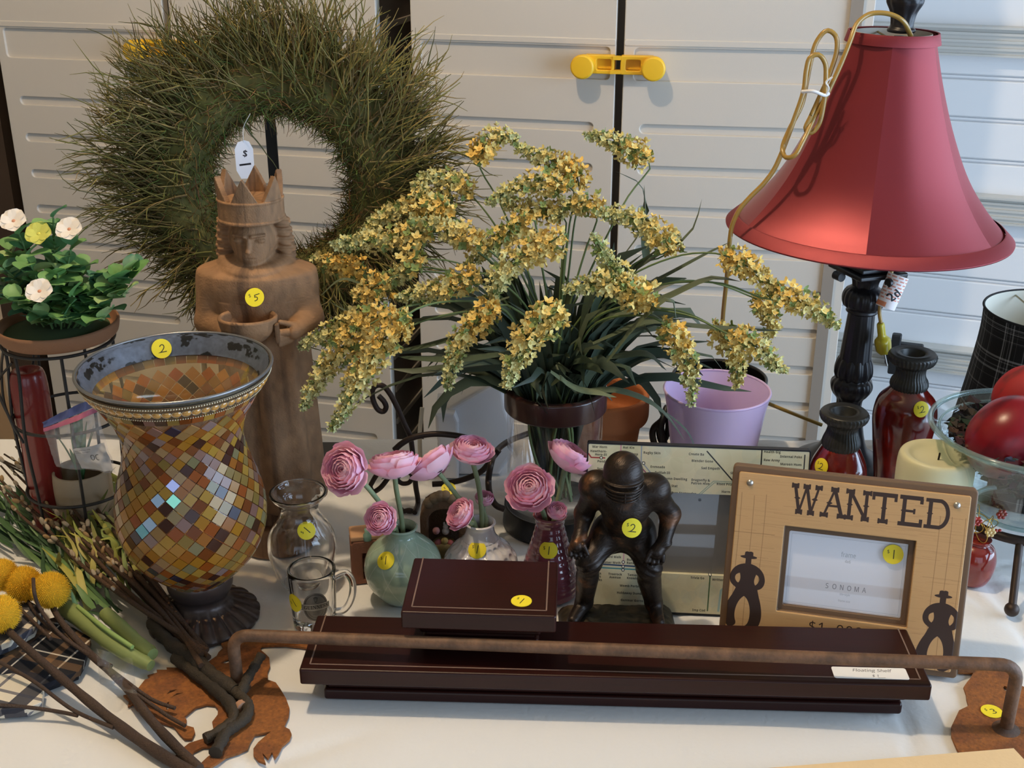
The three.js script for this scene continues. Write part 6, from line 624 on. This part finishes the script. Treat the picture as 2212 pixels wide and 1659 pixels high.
// ---------------------------------------------------------------- bronze football player figurine
{
  const b = T(1334, 1346), g = thing('football_figurine', 'bronze figurine of a crouching football player in a helmet', 'figurine', tbl(b)), D = -b.z, J = (x, y, z) => { const q = P(x, y, D - z); return [q.x - b.x, q.y - TABLE, z]; };
  const bronze = (() => { const t = dataTex(256, 256, (u, v) => { const a = fbm(u * 7, v * 7, 5), q = sstep(0.52, 0.80, a), n = 0.85 + 0.3 * fbm(u * 50, v * 50, 2); return [lerp(0.165, 0.40, q) * n, lerp(0.125, 0.255, q) * n, lerp(0.10, 0.155, q) * n]; }, true, [9, 9]); return M(0xffffff, 0.42, { map: t, metalness: 0.5, bumpMap: withRep(grainTex, 20), bumpScale: 0.0003 }); })();
  const sL = J(1290, 1052, 0.012), sR = J(1408, 1058, 0.012), neck = J(1348, 1060, 0.024), chest = J(1350, 1096, 0.014), pel = J(1346, 1150, -0.008), hl = J(1316, 1150, -0.004), hr = J(1378, 1150, -0.004), kl = J(1272, 1212, 0.020), kr = J(1402, 1226, 0.018), al = J(1262, 1300, -0.004), ar = J(1412, 1302, 0.0), fl = J(1238, 1322, 0.020), fr = J(1424, 1328, 0.024), el = J(1262, 1108, -0.004), er = J(1448, 1110, 0.004), wl = J(1252, 1160, 0.016), wr = J(1434, 1172, 0.022), hdl = J(1246, 1178, 0.024), hdr = J(1418, 1192, 0.028), head = J(1346, 1020, 0.032), hr0 = 0.0188;
  al[1] = Math.max(al[1], 0.022); ar[1] = Math.max(ar[1], 0.022); fl[1] = fr[1] = 0.0165;
  const f = (x, y, z) => { const C = (a, c, r0, r1) => sCap(x, y, z, a, c, r0, r1); let d = C(chest, pel, 0.0235, 0.0175); d = smin(d, C(sL, sR, 0.0155, 0.0155), 0.016); d = smin(d, sEll(x, y, z, [sL[0] - 0.001, sL[1] + 0.001, sL[2]], [0.0165, 0.0135, 0.0165]), 0.006); d = smin(d, sEll(x, y, z, [sR[0] + 0.001, sR[1] + 0.001, sR[2]], [0.0165, 0.0135, 0.0165]), 0.006); d = smin(d, C(hl, hr, 0.0155, 0.0155), 0.012);
    d = smin(d, C(hl, kl, 0.0165, 0.0118), 0.009); d = smin(d, C(kl, al, 0.0118, 0.0078), 0.006); d = smin(d, C([kl[0], lerp(kl[1], al[1], 0.35), kl[2] - 0.008], al, 0.0098, 0.0068), 0.006); d = smin(d, C(hr, kr, 0.0165, 0.0118), 0.009); d = smin(d, C(kr, ar, 0.0118, 0.0078), 0.006); d = smin(d, C([kr[0], lerp(kr[1], ar[1], 0.35), kr[2] - 0.008], ar, 0.0098, 0.0068), 0.006);
    d = smin(d, C(al, fl, 0.0078, 0.0062), 0.005); d = smin(d, C(ar, fr, 0.0078, 0.0062), 0.005); d = smin(d, C(sL, el, 0.0128, 0.0092), 0.006); d = smin(d, C(el, wl, 0.0094, 0.0064), 0.005); d = smin(d, C(sR, er, 0.0128, 0.0095), 0.006); d = smin(d, C(er, wr, 0.0097, 0.0066), 0.005);
    // gloved hands: palm, curled fingers, thumb
    for (const [w, h, s] of [[wl, hdl, -1], [wr, hdr, 1]]) { d = smin(d, C(w, h, 0.0064, 0.0072), 0.003); for (let k = 0; k < 4; k++) { const o = (k - 1.5) * 0.0042, a = [h[0] + o, h[1] - 0.003, h[2] + 0.001], m = [h[0] + o * 1.15 - s * 0.001, h[1] - 0.0105 + Math.abs(k - 1.4) * 0.001, h[2] + 0.003], e = [h[0] + o * 1.15 - s * 0.002, h[1] - 0.0155 + Math.abs(k - 1.4) * 0.0014, h[2] - 0.001]; d = smin(d, C(a, m, 0.0025, 0.0021), 0.001); d = smin(d, C(m, e, 0.0021, 0.0017), 0.0008); } d = smin(d, C([h[0] - s * 0.006, h[1] + 0.002, h[2] + 0.003], [h[0] - s * 0.0105, h[1] - 0.006, h[2] + 0.007], 0.0027, 0.0019), 0.0015); d = smin(d, Math.hypot(Math.hypot(x - w[0], z - w[2]) - 0.0068, y - w[1]) - 0.0014, 0.001); }
    d = smin(d, C(neck, head, 0.011, 0.012), 0.006); d = smin(d, sEll(x, y, z, head, [hr0, hr0 * 1.06, hr0 * 1.12]), 0.003);
    const rid = sEll(x, y, z, [head[0], head[1] - 0.0045, head[2] + 0.002], [hr0 * 1.06, 0.0022, hr0 * 1.18]); d = smin(d, rid, 0.001); d = smax(d, -sBox(x, y, z, [head[0], head[1] - 0.0135, head[2] + 0.024], [0.0125, 0.007, 0.008], 0.003), 0.002);
    // folds of the jersey
    d += 0.0005 * Math.sin((y * 1.0 + Math.abs(x) * 0.5) * 700) * sstep(0.10, 0.085, y) * sstep(0.068, 0.075, y); return d; };
  part('player', sdfMesh(f, V(-0.062, 0.004, -0.036), V(0.070, 0.222, 0.066), 0.00125), bronze, g);
  // face guard bars
  const guard = []; for (let k = 0; k < 4; k++) { const pts = []; for (let i = 0; i <= 10; i++) { const a = -1.25 + 2.5 * i / 10; pts.push(V(head[0] + Math.sin(a) * (hr0 * 1.02 - k * 0.001), head[1] - 0.0085 - k * 0.0036, head[2] + Math.cos(a) * hr0 * (1.24 - k * 0.03) + 0.003)); } guard.push(tube(pts, 0.00105, 20, 6)); } guard.push(tube([V(head[0], head[1] - 0.008, head[2] + hr0 * 1.24 + 0.003), V(head[0], head[1] - 0.0195, head[2] + hr0 * 1.15 + 0.003)], 0.0011, 4, 6)); part('face_guard', merge(guard), bronze, g, 'helmet face guard bars');
  const rock = box(0.118, 0.012, 0.058, -0.001, 0.0065, 0.008); const rk = grid(50, 26, (u, v) => { const x = lerp(-0.06, 0.058, u), z = lerp(0.032, -0.020, v), e = Math.min(u, 1 - u, v, 1 - v); return V(x, 0.011 * Math.pow(clamp(e * 9), 0.5) + 0.004 * fbm(x * 130 + 9, z * 130 + 4, 3) * clamp(e * 12), z); }); part('rocky_base', rk, M(0xffffff, 0.5, { metalness: 0.4, map: clothesTint([0.17, 0.15, 0.12], [0.32, 0.27, 0.20], 8, 0.2) }), g, 'rough ground base'); rock.dispose();
  sticker(g, '$2', V(J(1357, 1092, 0)[0], J(1357, 1090, 0)[1] - 0.003, 0.0405), V(0.05, 0.28, 1), { rot: 0.15, bend: 0.05 });
}
// ---------------------------------------------------------------- wire plant rack with saucer plant
const blade = (pts, w, seg = 7) => { const c = curve(pts); return grid(2, seg, (u, v) => { const p = c.getPointAt(v), t = c.getTangentAt(v), s = V(0, 1, 0).cross(t); if (s.length() < 0.05) s.set(1, 0, 0); s.normalize(); const up = t.clone().cross(s), ww = w * Math.pow(Math.sin(Math.PI * clamp(0.12 + 0.86 * v)), 0.7); return p.clone().addScaledVector(s, (u - 0.5) * 2 * ww).addScaledVector(up, -Math.abs(u - 0.5) * ww * 0.6); }); };
{
  const D = 1.225, c = P(150, 880, D), rack = thing('wire_plant_rack', 'black wire rack carrying a terracotta saucer plant', 'rack', V(c.x, TABLE, c.z)), wire = M(new THREE.Color(0.018, 0.016, 0.015), 0.5), hs = P(155, 726, D).y - TABLE, RR = 0.058;
  const ring = (r, y, q = 0.0019) => { const t = new THREE.TorusGeometry(r, q, 8, 64); t.rotateX(Math.PI / 2); t.translate(0, y, 0); return t; };
  for (const [r, y] of [[RR, hs - 0.004], [RR * 1.04, hs * 0.62], [RR, 0.062], [RR * 0.96, 0.004]]) part('ring', ring(r, y), wire, rack); for (let k = 0; k < 7; k++) { const a = k * 0.8976 + 0.3; part('upright', tube([V(Math.cos(a) * RR * 0.97, 0.003, Math.sin(a) * RR * 0.97), V(Math.cos(a) * RR, 0.062, Math.sin(a) * RR), V(Math.cos(a) * RR * 1.07, hs * 0.6, Math.sin(a) * RR * 1.07), V(Math.cos(a) * RR * 0.98, hs * 0.9, Math.sin(a) * RR * 0.98), V(Math.cos(a) * RR * 1.0, hs - 0.003, Math.sin(a) * RR)], 0.0019, 20, 8), wire, rack); }
  for (const a of [2.2, 2.9, 3.6]) part('scroll_wire', tube([V(Math.cos(a) * RR, hs - 0.012, Math.sin(a) * RR), V(Math.cos(a + 0.3) * (RR + 0.012), hs - 0.04, Math.sin(a + 0.3) * (RR + 0.012)), V(Math.cos(a + 0.1) * (RR + 0.010), hs - 0.075, Math.sin(a + 0.1) * (RR + 0.010)), V(Math.cos(a) * RR * 1.05, hs - 0.105, Math.sin(a) * RR * 1.05)], 0.0015, 20, 6), wire, rack);
  const tcM = M(new THREE.Color(0.33, 0.155, 0.075), 0.62, { bumpMap: grain40, bumpScale: 0.0003 }), sc = thing('terracotta_saucer', 'shallow terracotta saucer on top of the wire rack', 'saucer', V(c.x + 0.002, TABLE + hs, c.z)); part('dish', lathe(smooth([[0, 0], [0.054, 0], [0.060, 0.002], [0.063, 0.010], [0.0635, 0.017], [0.0615, 0.018], [0.0595, 0.012], [0.056, 0.006], [0, 0.005]], 60), 80), tcM, sc);
  // leafy plant
  const pl = thing('potted_plant', 'bushy artificial green plant with round leaves and white flowers', 'plant', V(c.x, TABLE + hs + 0.006, c.z)), r = rng(313), O = pl.position, lm = [[0.15, 0.33, 0.10], [0.22, 0.42, 0.14], [0.09, 0.24, 0.09], [0.36, 0.50, 0.20], [0.07, 0.22, 0.13]].map((q) => MP(new THREE.Color(...q), 0.55, { transmission: 0.12, thickness: 0, side: THREE.DoubleSide })), lg = [1, 1.15].map((q) => { const g2 = grid(4, 6, (u, v) => { const w = Math.pow(Math.sin(Math.PI * (0.06 + 0.9 * v)), 0.6) * 0.5 * q; return V((u - 0.5) * 2 * w, 0.10 * Math.sin(v * 3) + Math.abs(u - 0.5) * 0.22, v); }); return g2; });
  const stemM = M(new THREE.Color(0.13, 0.24, 0.08), 0.7);
  part('soil_moss', lathe(smooth([[0.0, 0.010], [0.03, 0.009], [0.055, 0.002]], 12), 40), M(new THREE.Color(0.05, 0.08, 0.03), 0.95), pl);
  const shoots = []; for (const [x, y, d] of [[90, 500, 1.25], [115, 470, 1.24], [35, 490, 1.24], [155, 530, 1.22], [60, 560, 1.2], [10, 580, 1.22], [125, 590, 1.19], [185, 575, 1.23], [205, 640, 1.2], [285, 605, 1.2], [235, 590, 1.21], [160, 640, 1.18], [85, 645, 1.17], [30, 650, 1.18], [-20, 560, 1.24], [-10, 640, 1.2], [145, 690, 1.165], [90, 690, 1.165], [190, 690, 1.175], [240, 670, 1.19], [50, 600, 1.25], [140, 570, 1.26], [20, 540, 1.26], [-30, 610, 1.25], [100, 610, 1.18], [300, 585, 1.21], [270, 640, 1.18], [250, 615, 1.19], [225, 690, 1.18]]) shoots.push(P(x, y, d).sub(O));
  shoots.forEach((tip, i) => { const b = V(clamp(tip.x * 0.3, -0.035, 0.035), 0.006, clamp(tip.z * 0.3, -0.03, 0.03)), mid = b.clone().lerp(tip, 0.55).add(V(0, 0.012, 0)), cc = curve([b, mid, tip]); part('stem', tube(cc, 0.0011, 14, 6), stemM, pl); const n = 10 + Math.floor(r() * 4); for (let k = 0; k < n; k++) { const t = 0.22 + 0.78 * k / (n - 1), p = cc.getPointAt(clamp(t)), a = k * 2.2 + r() * 1.2, s = rr(r, 0.016, 0.026) * (i === 9 ? 1.25 : 1), m = mesh('leaf', lg[k % 2], lm[r() < 0.2 ? 3 : i % 5 === 0 ? 4 : Math.floor(r() * 3)], pl); m.position.copy(p); m.scale.setScalar(s); m.rotation.set(rr(r, -0.9, 0.15), a, 0, 'YXZ'); } });
  const wf = MP(new THREE.Color(0.80, 0.72, 0.62), 0.7, { side: THREE.DoubleSide }); for (const [x, y, d, yel] of [[30, 478, 1.225], [150, 496, 1.22], [86, 630, 1.155], [84, 506, 1.215, 1]]) { const f = new THREE.Group(); f.name = 'flower'; f.position.copy(P(x, y, d).sub(O)); f.rotation.set(0.75, 0.3, 0); pl.add(f); for (let k = 0; k < 5; k++) { const m = mesh('petal', lg[1], yel ? M(new THREE.Color(0.55, 0.55, 0.10), 0.7) : wf, f); m.scale.set(0.016, 0.014, 0.014); m.rotation.set(-0.12, k * 1.257, 0, 'YXZ'); } part('flower_centre', new THREE.SphereGeometry(0.0022, 10, 8), M(new THREE.Color(...(yel ? [0.7, 0.62, 0.1] : [0.65, 0.28, 0.15])), 0.7), f); }
  // things inside the rack: red candle, pale pot, plastic bag
  const rc = P(74, 900, 1.225); single('red_candle', lathe(smooth([[0, 0], [0.0185, 0], [0.019, 0.004], [0.019, 0.1], [0.0185, 0.19], [0.015, 0.196], [0, 0.192]], 40), 40), MP(new THREE.Color(0.22, 0.018, 0.014), 0.3, { clearcoat: 0.4 }), 'tall dark red pillar candle inside the wire rack', 'candle', V(rc.x, TABLE + 0.006, rc.z));
  const pp = P(172, 1000, 1.222), pot = thing('beige_pot', 'squat pale stoneware pot inside the wire rack', 'pot', V(pp.x, TABLE + 0.006, pp.z)); part('wall', vessel([[0.022, 0], [0.027, 0.004], [0.031, 0.03], [0.032, 0.060], [0.031, 0.075]], 0.003, 30, 56, 0.006), M(new THREE.Color(0.42, 0.33, 0.22), 0.75, { bumpMap: grain40, bumpScale: 0.0003 }), pot); const sp = rng(5); for (let k = 0; k < 12; k++) { const a = sp() * 6.28, l = rr(sp, 0.05, 0.1); part('sprig', blade([V(0, 0.06, 0), V(Math.cos(a) * 0.01, 0.06 + l * 0.6, Math.sin(a) * 0.01), V(Math.cos(a) * 0.022, 0.06 + l, Math.sin(a) * 0.02)], 0.003), lm[2], pot); }
  // zip bag with a blue and pink seal
  const bagP = (u, v) => { const A = P(92, 918, 1.15), B = P(204, 868, 1.16), C = P(120, 1010, 1.145), E = P(250, 1022, 1.15); const p = A.clone().lerp(B, u).lerp(C.clone().lerp(E, u), v), n = 0.008 * Math.sin(Math.PI * u) * Math.sin(Math.PI * v) + 0.0035 * (fbm(u * 6, v * 6, 3) - 0.5) * 2; p.z += n; return p; };
  const bag = thing('plastic_bag', 'clear zip plastic bag with a blue and pink seal hanging by the rack', 'bag', V(0, 0, 0)); part('film', grid(40, 40, bagP), MP(new THREE.Color(0.93, 0.92, 0.93), 0.16, { transmission: 0.82, thickness: 0, ior: 1.4 }), bag); const strip = (v0, v1, col) => grid(24, 2, (u, v) => { const p = bagP(u, lerp(v0, v1, v)); p.z += 0.0012; return p; }); part('blue_seal', strip(-0.06, 0.06), M(new THREE.Color(0.08, 0.10, 0.26), 0.4), bag, 'blue zip seal'); part('pink_seal', strip(0.07, 0.14), M(new THREE.Color(0.42, 0.12, 0.20), 0.4), bag, 'pink zip seal'); const wt = canvasTex(256, 192, (q) => { q.fillStyle = '#c9c6c2'; q.fillRect(0, 0, 256, 192); q.fillStyle = '#4a4744'; q.font = '54px sans-serif'; q.fillText('OC', 110, 110); q.font = '13px sans-serif'; q.fillText('Keep away from small', 10, 28); q.fillText('children. This bag is', 10, 46); }); part('printed_patch', grid(20, 14, (u, v) => { const p = bagP(lerp(0.45, 0.98, u), lerp(0.96, 0.55, v)); p.z += 0.0016; return p; }), M(0xffffff, 0.6, { map: wt, side: THREE.DoubleSide }), bag, 'white printed patch on the bag');
}
// ---------------------------------------------------------------- loose branches, grasses and stems at the front left
{
  const r = rng(909), bark = (a, b) => M(0xffffff, 0.85, { map: clothesTint(a, b, 12, 0.2), bumpMap: withRep(grainTex, 30), bumpScale: 0.0008 });
  // yellow-green grass bush
  const gy = thing('artificial_grass', 'yellow-green artificial grass spray lying beside the mosaic vase', 'grass', tbl(T(330, 1330))), O1 = gy.position, ygm = [[0.38, 0.36, 0.06], [0.27, 0.30, 0.06], [0.46, 0.41, 0.11], [0.17, 0.22, 0.05]].map((c) => MP(new THREE.Color(...c), 0.6, { side: THREE.DoubleSide }));
  for (let i = 0; i < 110; i++) { const x = rr(r, 125, 275), y = rr(r, 1015, 1235), h = rr(r, 0.01, 0.05), p = T(x, y, h).sub(O1), q = p.clone().add(V(rr(r, 0.0, 0.05), -h * 0.75, rr(r, 0.0, 0.05))), t = p.clone().add(V(rr(r, -0.022, 0.018), rr(r, 0.0, 0.028), rr(r, -0.02, 0.02))); q.y = Math.max(q.y, 0.003); part('blade', blade([q, q.clone().lerp(p, 0.6).add(V(0, 0.006, 0)), p, t], rr(r, 0.0022, 0.0045)), ygm[Math.floor(r() * 4)], gy); }
  part('stem', tube([T(200, 1130, 0.01).sub(O1), T(260, 1220, 0.01).sub(O1), V(0, 0.006, 0)], 0.0024, 14, 8), M(new THREE.Color(0.2, 0.25, 0.07), 0.7), gy);
  // green bamboo-like bundle
  const gb = thing('green_stem_bundle', 'bundle of fat green artificial stems with dark grassy leaves', 'stems', tbl(T(330, 1440))), O2 = gb.position, Q = (x, y, h) => T(x, y, h).sub(O2), gm = [[0.045, 0.11, 0.035], [0.075, 0.16, 0.06], [0.12, 0.22, 0.075], [0.03, 0.075, 0.03]].map((c) => MP(new THREE.Color(...c), 0.5, { side: THREE.DoubleSide })), fat = M(new THREE.Color(0.23, 0.28, 0.095), 0.5);
  const knuckle = (t) => 1 + 0.06 * Math.pow(Math.abs(Math.sin(t * 14)), 8);
  part('fat_stem', tube([Q(142, 1312, 0.022), Q(200, 1358, 0.020), Q(262, 1404, 0.017), Q(326, 1438, 0.0125)], (t) => lerp(0.0088, 0.0066, t) * knuckle(t) * (t > 0.96 ? 0.8 : 1), 40, 14), fat, gb); part('fat_stem', tube([Q(228, 1326, 0.018), Q(262, 1356, 0.018), Q(300, 1392, 0.017), Q(330, 1414, 0.0165)], (t) => 0.0072 * knuckle(t) * (t > 0.96 ? 0.8 : 1), 40, 14), fat, gb); part('thin_stem', tube([Q(168, 1310, 0.03), Q(230, 1360, 0.030), Q(286, 1398, 0.026)], 0.0022, 20, 8), M(new THREE.Color(0.28, 0.40, 0.12), 0.5), gb);
  for (let i = 0; i < 85; i++) { const t = r(), x = lerp(-40, 205, t) + rr(r, -40, 40), y = lerp(1070, 1290, t) + rr(r, -55, 40), h = rr(r, 0.008, 0.026), p = Q(x, y, h), dir = V(rr(r, 0.4, 1), -0.1, rr(r, 0.3, 1)).normalize(), l = rr(r, 0.03, 0.085); const a = p.clone().addScaledVector(dir, l * 0.6), b = p.clone().addScaledVector(dir, -l * 0.5).add(V(rr(r, -0.012, 0.012), rr(r, -0.006, 0.022), rr(r, -0.012, 0.012))); a.y = Math.max(a.y, 0.006); b.y = Math.max(b.y, 0.006); part('blade', blade([a, p, b], rr(r, 0.0018, 0.0040)), gm[Math.floor(r() * 4)], gb); }
  part('foil_wrap', grid(10, 10, (u, v) => Q(130 + u * 42 - v * 8, 1300 + v * 40, 0.012 + 0.006 * Math.sin(u * 8) * Math.sin(v * 7))), M(new THREE.Color(0.5, 0.53, 0.6), 0.3, { metalness: 0.5 }), gb, 'silver foil scrap');
  // pussy willow branches
  const pw = thing('willow_branches', 'bundle of brown pussy willow twigs with pale buds and forked ends', 'branches', tbl(T(440, 1440))), O3 = pw.position, W = (x, y, h) => T(x, y, h).sub(O3), brown = bark([0.30, 0.21, 0.14], [0.20, 0.15, 0.09]), budM = M(new THREE.Color(0.40, 0.33, 0.24), 0.85), huskM = M(new THREE.Color(0.34, 0.22, 0.10), 0.8), darkB = bark([0.23, 0.19, 0.14], [0.15, 0.125, 0.095]);
  const budG = new THREE.SphereGeometry(1, 10, 8); budG.scale(0.0020, 0.0040, 0.0020);
  for (let i = 0; i < 13; i++) { const k = i / 12, e = [W(lerp(420, 452, r()), lerp(1400, 1440, r()), 0.010 + r() * 0.012), W(lerp(300, 345, k) + rr(r, -12, 12), lerp(1318, 1268, k) + rr(r, -8, 8), 0.018 + r() * 0.014), W(lerp(165, 240, k) + rr(r, -14, 14), lerp(1215, 1120, k) + rr(r, -10, 10), 0.028 + r() * 0.016), W(lerp(60, 130, k) + rr(r, -16, 16), lerp(1110, 1010, k) + rr(r, -12, 12), 0.036 + r() * 0.016), W(lerp(-30, 50, k) + rr(r, -16, 16), lerp(1030, 935, k) + rr(r, -14, 14), 0.042 + r() * 0.02)], c = curve(e), tw = part('twig', tube(c, (t) => lerp(0.0030, 0.0011, t), 50, 7), brown, pw); for (let q = 0; q < 14; q++) { const t = rr(r, 0.28, 0.99), p = c.getPointAt(t), d = V(rr(r, -0.7, 0.4), rr(r, 0.1, 0.9), rr(r, -0.7, 0.7)).normalize(), m = mesh('bud', budG, r() < 0.7 ? budM : huskM, tw); m.position.copy(p).addScaledVector(d, 0.0035); m.quaternion.setFromUnitVectors(V(0, 1, 0), d.addScaledVector(c.getTangentAt(t), 0.9).normalize()); m.scale.setScalar(rr(r, 0.75, 1.3)); } }
  const knob = (n) => (t) => 1 + 0.09 * Math.sin(t * n) + 0.07 * Math.sin(t * n * 2.7 + 1); part('thick_branch', tube([W(330, 1345, 0.018), W(369, 1390, 0.0155), W(420, 1425, 0.014), W(470, 1466, 0.013), W(508, 1492, 0.0115)], (t) => 0.0068 * knob(23)(t), 50, 10), darkB, pw); part('thick_branch', tube([W(380, 1420, 0.009), W(430, 1460, 0.0095), W(470, 1494, 0.010), W(500, 1526, 0.010), W(504, 1556, 0.009), W(478, 1578, 0.009), W(443, 1596, 0.0085)], (t) => lerp(0.0062, 0.0052, t) * knob(31)(t), 60, 10), darkB, pw); part('thick_branch', tube([W(504, 1490, 0.0115), W(518, 1498, 0.012), W(532, 1470, 0.018), W(550, 1440, 0.024), W(566, 1414, 0.030)], (t) => lerp(0.0052, 0.0044, t) * knob(27)(t), 40, 10), darkB, pw); part('thick_branch', tube([W(512, 1495, 0.011), W(530, 1516, 0.010), W(536, 1536, 0.0095), W(520, 1560, 0.0085), W(492, 1578, 0.0085), W(476, 1604, 0.0085), W(465, 1626, 0.0085)], (t) => 0.0054 * knob(33)(t), 60, 10), darkB, pw); part('cut_end', tube([W(517, 1524, 0.010), W(524, 1530, 0.010)], 0.006, 3, 10), M(new THREE.Color(0.42, 0.22, 0.13), 0.8), pw, 'pale cut end');
  const yl = W(386, 1424, 0.008); part('price_sticker', blade([yl, yl.clone().add(V(0.006, 0.002, 0.006)), yl.clone().add(V(0.012, 0.001, 0.013))], 0.006), M(new THREE.Color(0.80, 0.72, 0.05), 0.6, { side: THREE.DoubleSide }), pw, 'yellow price sticker folded round the twigs');
  // craspedia stems
  const cr = (label, ball, rad, stem, rr0) => { const g = thing('billy_button_stem', label, 'flower', tbl(T(ball[0], ball[1])), 'yellow ball flower stems'), O = g.position, S = (x, y, h) => T(x, y, h).sub(O), bp = S(ball[0], ball[1], ball[2]), head = part('ball_head', new THREE.IcosahedronGeometry(rad * 0.9, 4), M(new THREE.Color(0.62, 0.36, 0.015), 0.9), g); head.position.copy(bp); const fib = [], q = rng(Math.round(ball[0] * 13 + ball[1])); for (let k = 0; k < 1500; k++) { const z = 1 - 2 * (k + 0.5) / 1500, a = k * 2.39996, s = Math.sqrt(1 - z * z), d = V(s * Math.cos(a), z, s * Math.sin(a)), l = rad * rr(q, 0.14, 0.26), f = new THREE.ConeGeometry(0.00055, l, 3, 1, true); f.rotateX(Math.PI / 2); place(f, d.clone().multiplyScalar(rad * 0.86 + l / 2), d.clone().add(V(rr(q, -0.3, 0.3), rr(q, -0.3, 0.3), rr(q, -0.3, 0.3))).normalize()); const b = rr(q, 0.75, 1.15); fib.push(paint(f, [0.95 * b, 0.57 * b, 0.025 * b])); } part('fuzz', merge(fib), M(0xffffff, 0.9, { vertexColors: true }), head).userData.kind = 'stuff'; stem.forEach((st, i) => part(i ? 'side_stem' : 'stem', tube(st.map(([x, y, h]) => S(x, y, h)), typeof rr0 === 'number' && !i ? (t) => lerp(rr0 * 0.6, rr0, t) * (1 + 0.05 * Math.sin(t * 40)) : 0.0018, 44, 9), stemB, g)); return g; }, stemB = bark([0.27, 0.20, 0.155], [0.20, 0.145, 0.11]);
  cr('fuzzy yellow ball flower rising over the others, beside the green stems', [110, 1275, 0.048], 0.0185, [[[104, 1290, 0.036], [130, 1340, 0.03], [190, 1408, 0.022], [268, 1480, 0.014], [330, 1560, 0.010], [392, 1625, 0.0075], [430, 1662, 0.006]], [[72, 1250, 0.068], [74, 1280, 0.062], [84, 1310, 0.045], [130, 1370, 0.030], [200, 1420, 0.021]], [[215, 1428, 0.018], [270, 1470, 0.016], [330, 1512, 0.012], [378, 1530, 0.010]], [[250, 1470, 0.016], [310, 1510, 0.014], [360, 1545, 0.010], [400, 1568, 0.008]]], 0.0048);
  cr('fuzzy yellow ball flower tucked behind its two neighbours', [52, 1262, 0.044], 0.0185, [[[50, 1280, 0.032], [90, 1340, 0.030], [170, 1400, 0.024], [240, 1440, 0.018]]], 0.0024); cr('fuzzy yellow ball flower half out of view above the plaid cloth', [2, 1326, 0.046], 0.0185, [[[0, 1345, 0.034], [60, 1402, 0.03], [150, 1480, 0.018], [235, 1550, 0.011], [320, 1612, 0.0075], [430, 1680, 0.0062]], [[-20, 1420, 0.028], [70, 1470, 0.022], [160, 1535, 0.012], [245, 1572, 0.010]], [[-20, 1522, 0.016], [60, 1528, 0.013], [130, 1538, 0.010], [168, 1546, 0.009]]], 0.0056); cr('fuzzy yellow ball flower topmost of the cluster against the grass', [4, 1242, 0.052], 0.0165, [[[4, 1256, 0.04], [40, 1310, 0.035], [110, 1380, 0.026]]], 0.002);
  // clear plastic sleeve scraps
  part('plastic_sleeve', grid(16, 12, (u, v) => T(lerp(206, 286, u) + 10 * v, lerp(1400, 1478, v) + 22 * u, 0.022 + 0.010 * Math.sin(u * 7 + v * 3) * Math.sin(v * 5 + 1)).sub(O2)), MP(0xffffff, 0.08, { transmission: 0.94, thickness: 0, ior: 1.4 }), gb, 'crumpled clear plastic sleeve');
  // folded plaid cloths
  const plaid = (bg, bars) => { const t = canvasTex(512, 512, (q) => { q.fillStyle = bg; q.fillRect(0, 0, 512, 512); for (const [v, w, c] of bars) { q.fillStyle = c; q.fillRect(v, 0, w, 512); q.fillRect(0, v, 512, w); } }); t.wrapS = t.wrapT = THREE.RepeatWrapping; return t; };
  const tDark = plaid('#16171f', [[60, 44, 'rgba(150,110,70,0.6)'], [150, 10, 'rgba(240,235,225,0.8)'], [270, 70, 'rgba(30,32,48,0.8)'], [400, 44, 'rgba(150,110,70,0.55)'], [470, 8, 'rgba(240,235,225,0.8)']]), tLight = plaid('#e6dcc8', [[40, 70, 'rgba(30,32,45,0.75)'], [150, 16, 'rgba(60,62,80,0.7)'], [200, 60, 'rgba(150,130,105,0.5)'], [330, 80, 'rgba(30,32,45,0.7)'], [450, 14, 'rgba(60,62,80,0.6)']]);
  const cloth = (label, pts, h, tex, s, layers) => { const ctr = pts.reduce((a, [x, y]) => a.add(T(x, y)), V()).multiplyScalar(1 / pts.length), g = thing('plaid_napkin', label, 'napkin', tbl(ctr)); for (let k = 0; k < layers; k++) { const e = extrude(flat(pts.map(([x, y]) => { const q = T(x + (k % 2) * 5, y + k * 3).sub(ctr); return [q.x, -q.z]; })), h * 0.78, h * 0.1, 2); e.rotateX(-Math.PI / 2); e.translate(0, 0.0012 + k * h, 0); const uv = e.attributes.uv, p = e.attributes.position; for (let i = 0; i < uv.count; i++) uv.setXY(i, (p.getX(i) * 0.9 + p.getZ(i) * 0.3) * s, (p.getZ(i) * 0.9 - p.getX(i) * 0.3 + p.getY(i)) * s); part('fold', e, M(0xffffff, 0.9, { map: tex, bumpMap: grain40, bumpScale: 0.0004 }), g); } return g; };
  cloth('navy plaid folded cloth napkin under the brown stems', [[-60, 1420], [40, 1370], [120, 1352], [196, 1398], [182, 1448], [170, 1470], [60, 1512], [-60, 1520]], 0.006, tDark, 9, 2); const top = cloth('cream and black plaid folded cloth on top of the navy one', [[-60, 1402], [10, 1352], [70, 1346], [98, 1362], [80, 1402], [30, 1432], [-60, 1470]], 0.007, tLight, 11, 2); top.position.y += 0.0135; const low = cloth('white and navy plaid folded cloth in front of the navy napkin', [[-60, 1488], [30, 1476], [96, 1504], [90, 1540], [60, 1552], [-60, 1560]], 0.006, tLight, 8, 2); low.position.y += 0.001;
}
renderer.render(scene, camera);
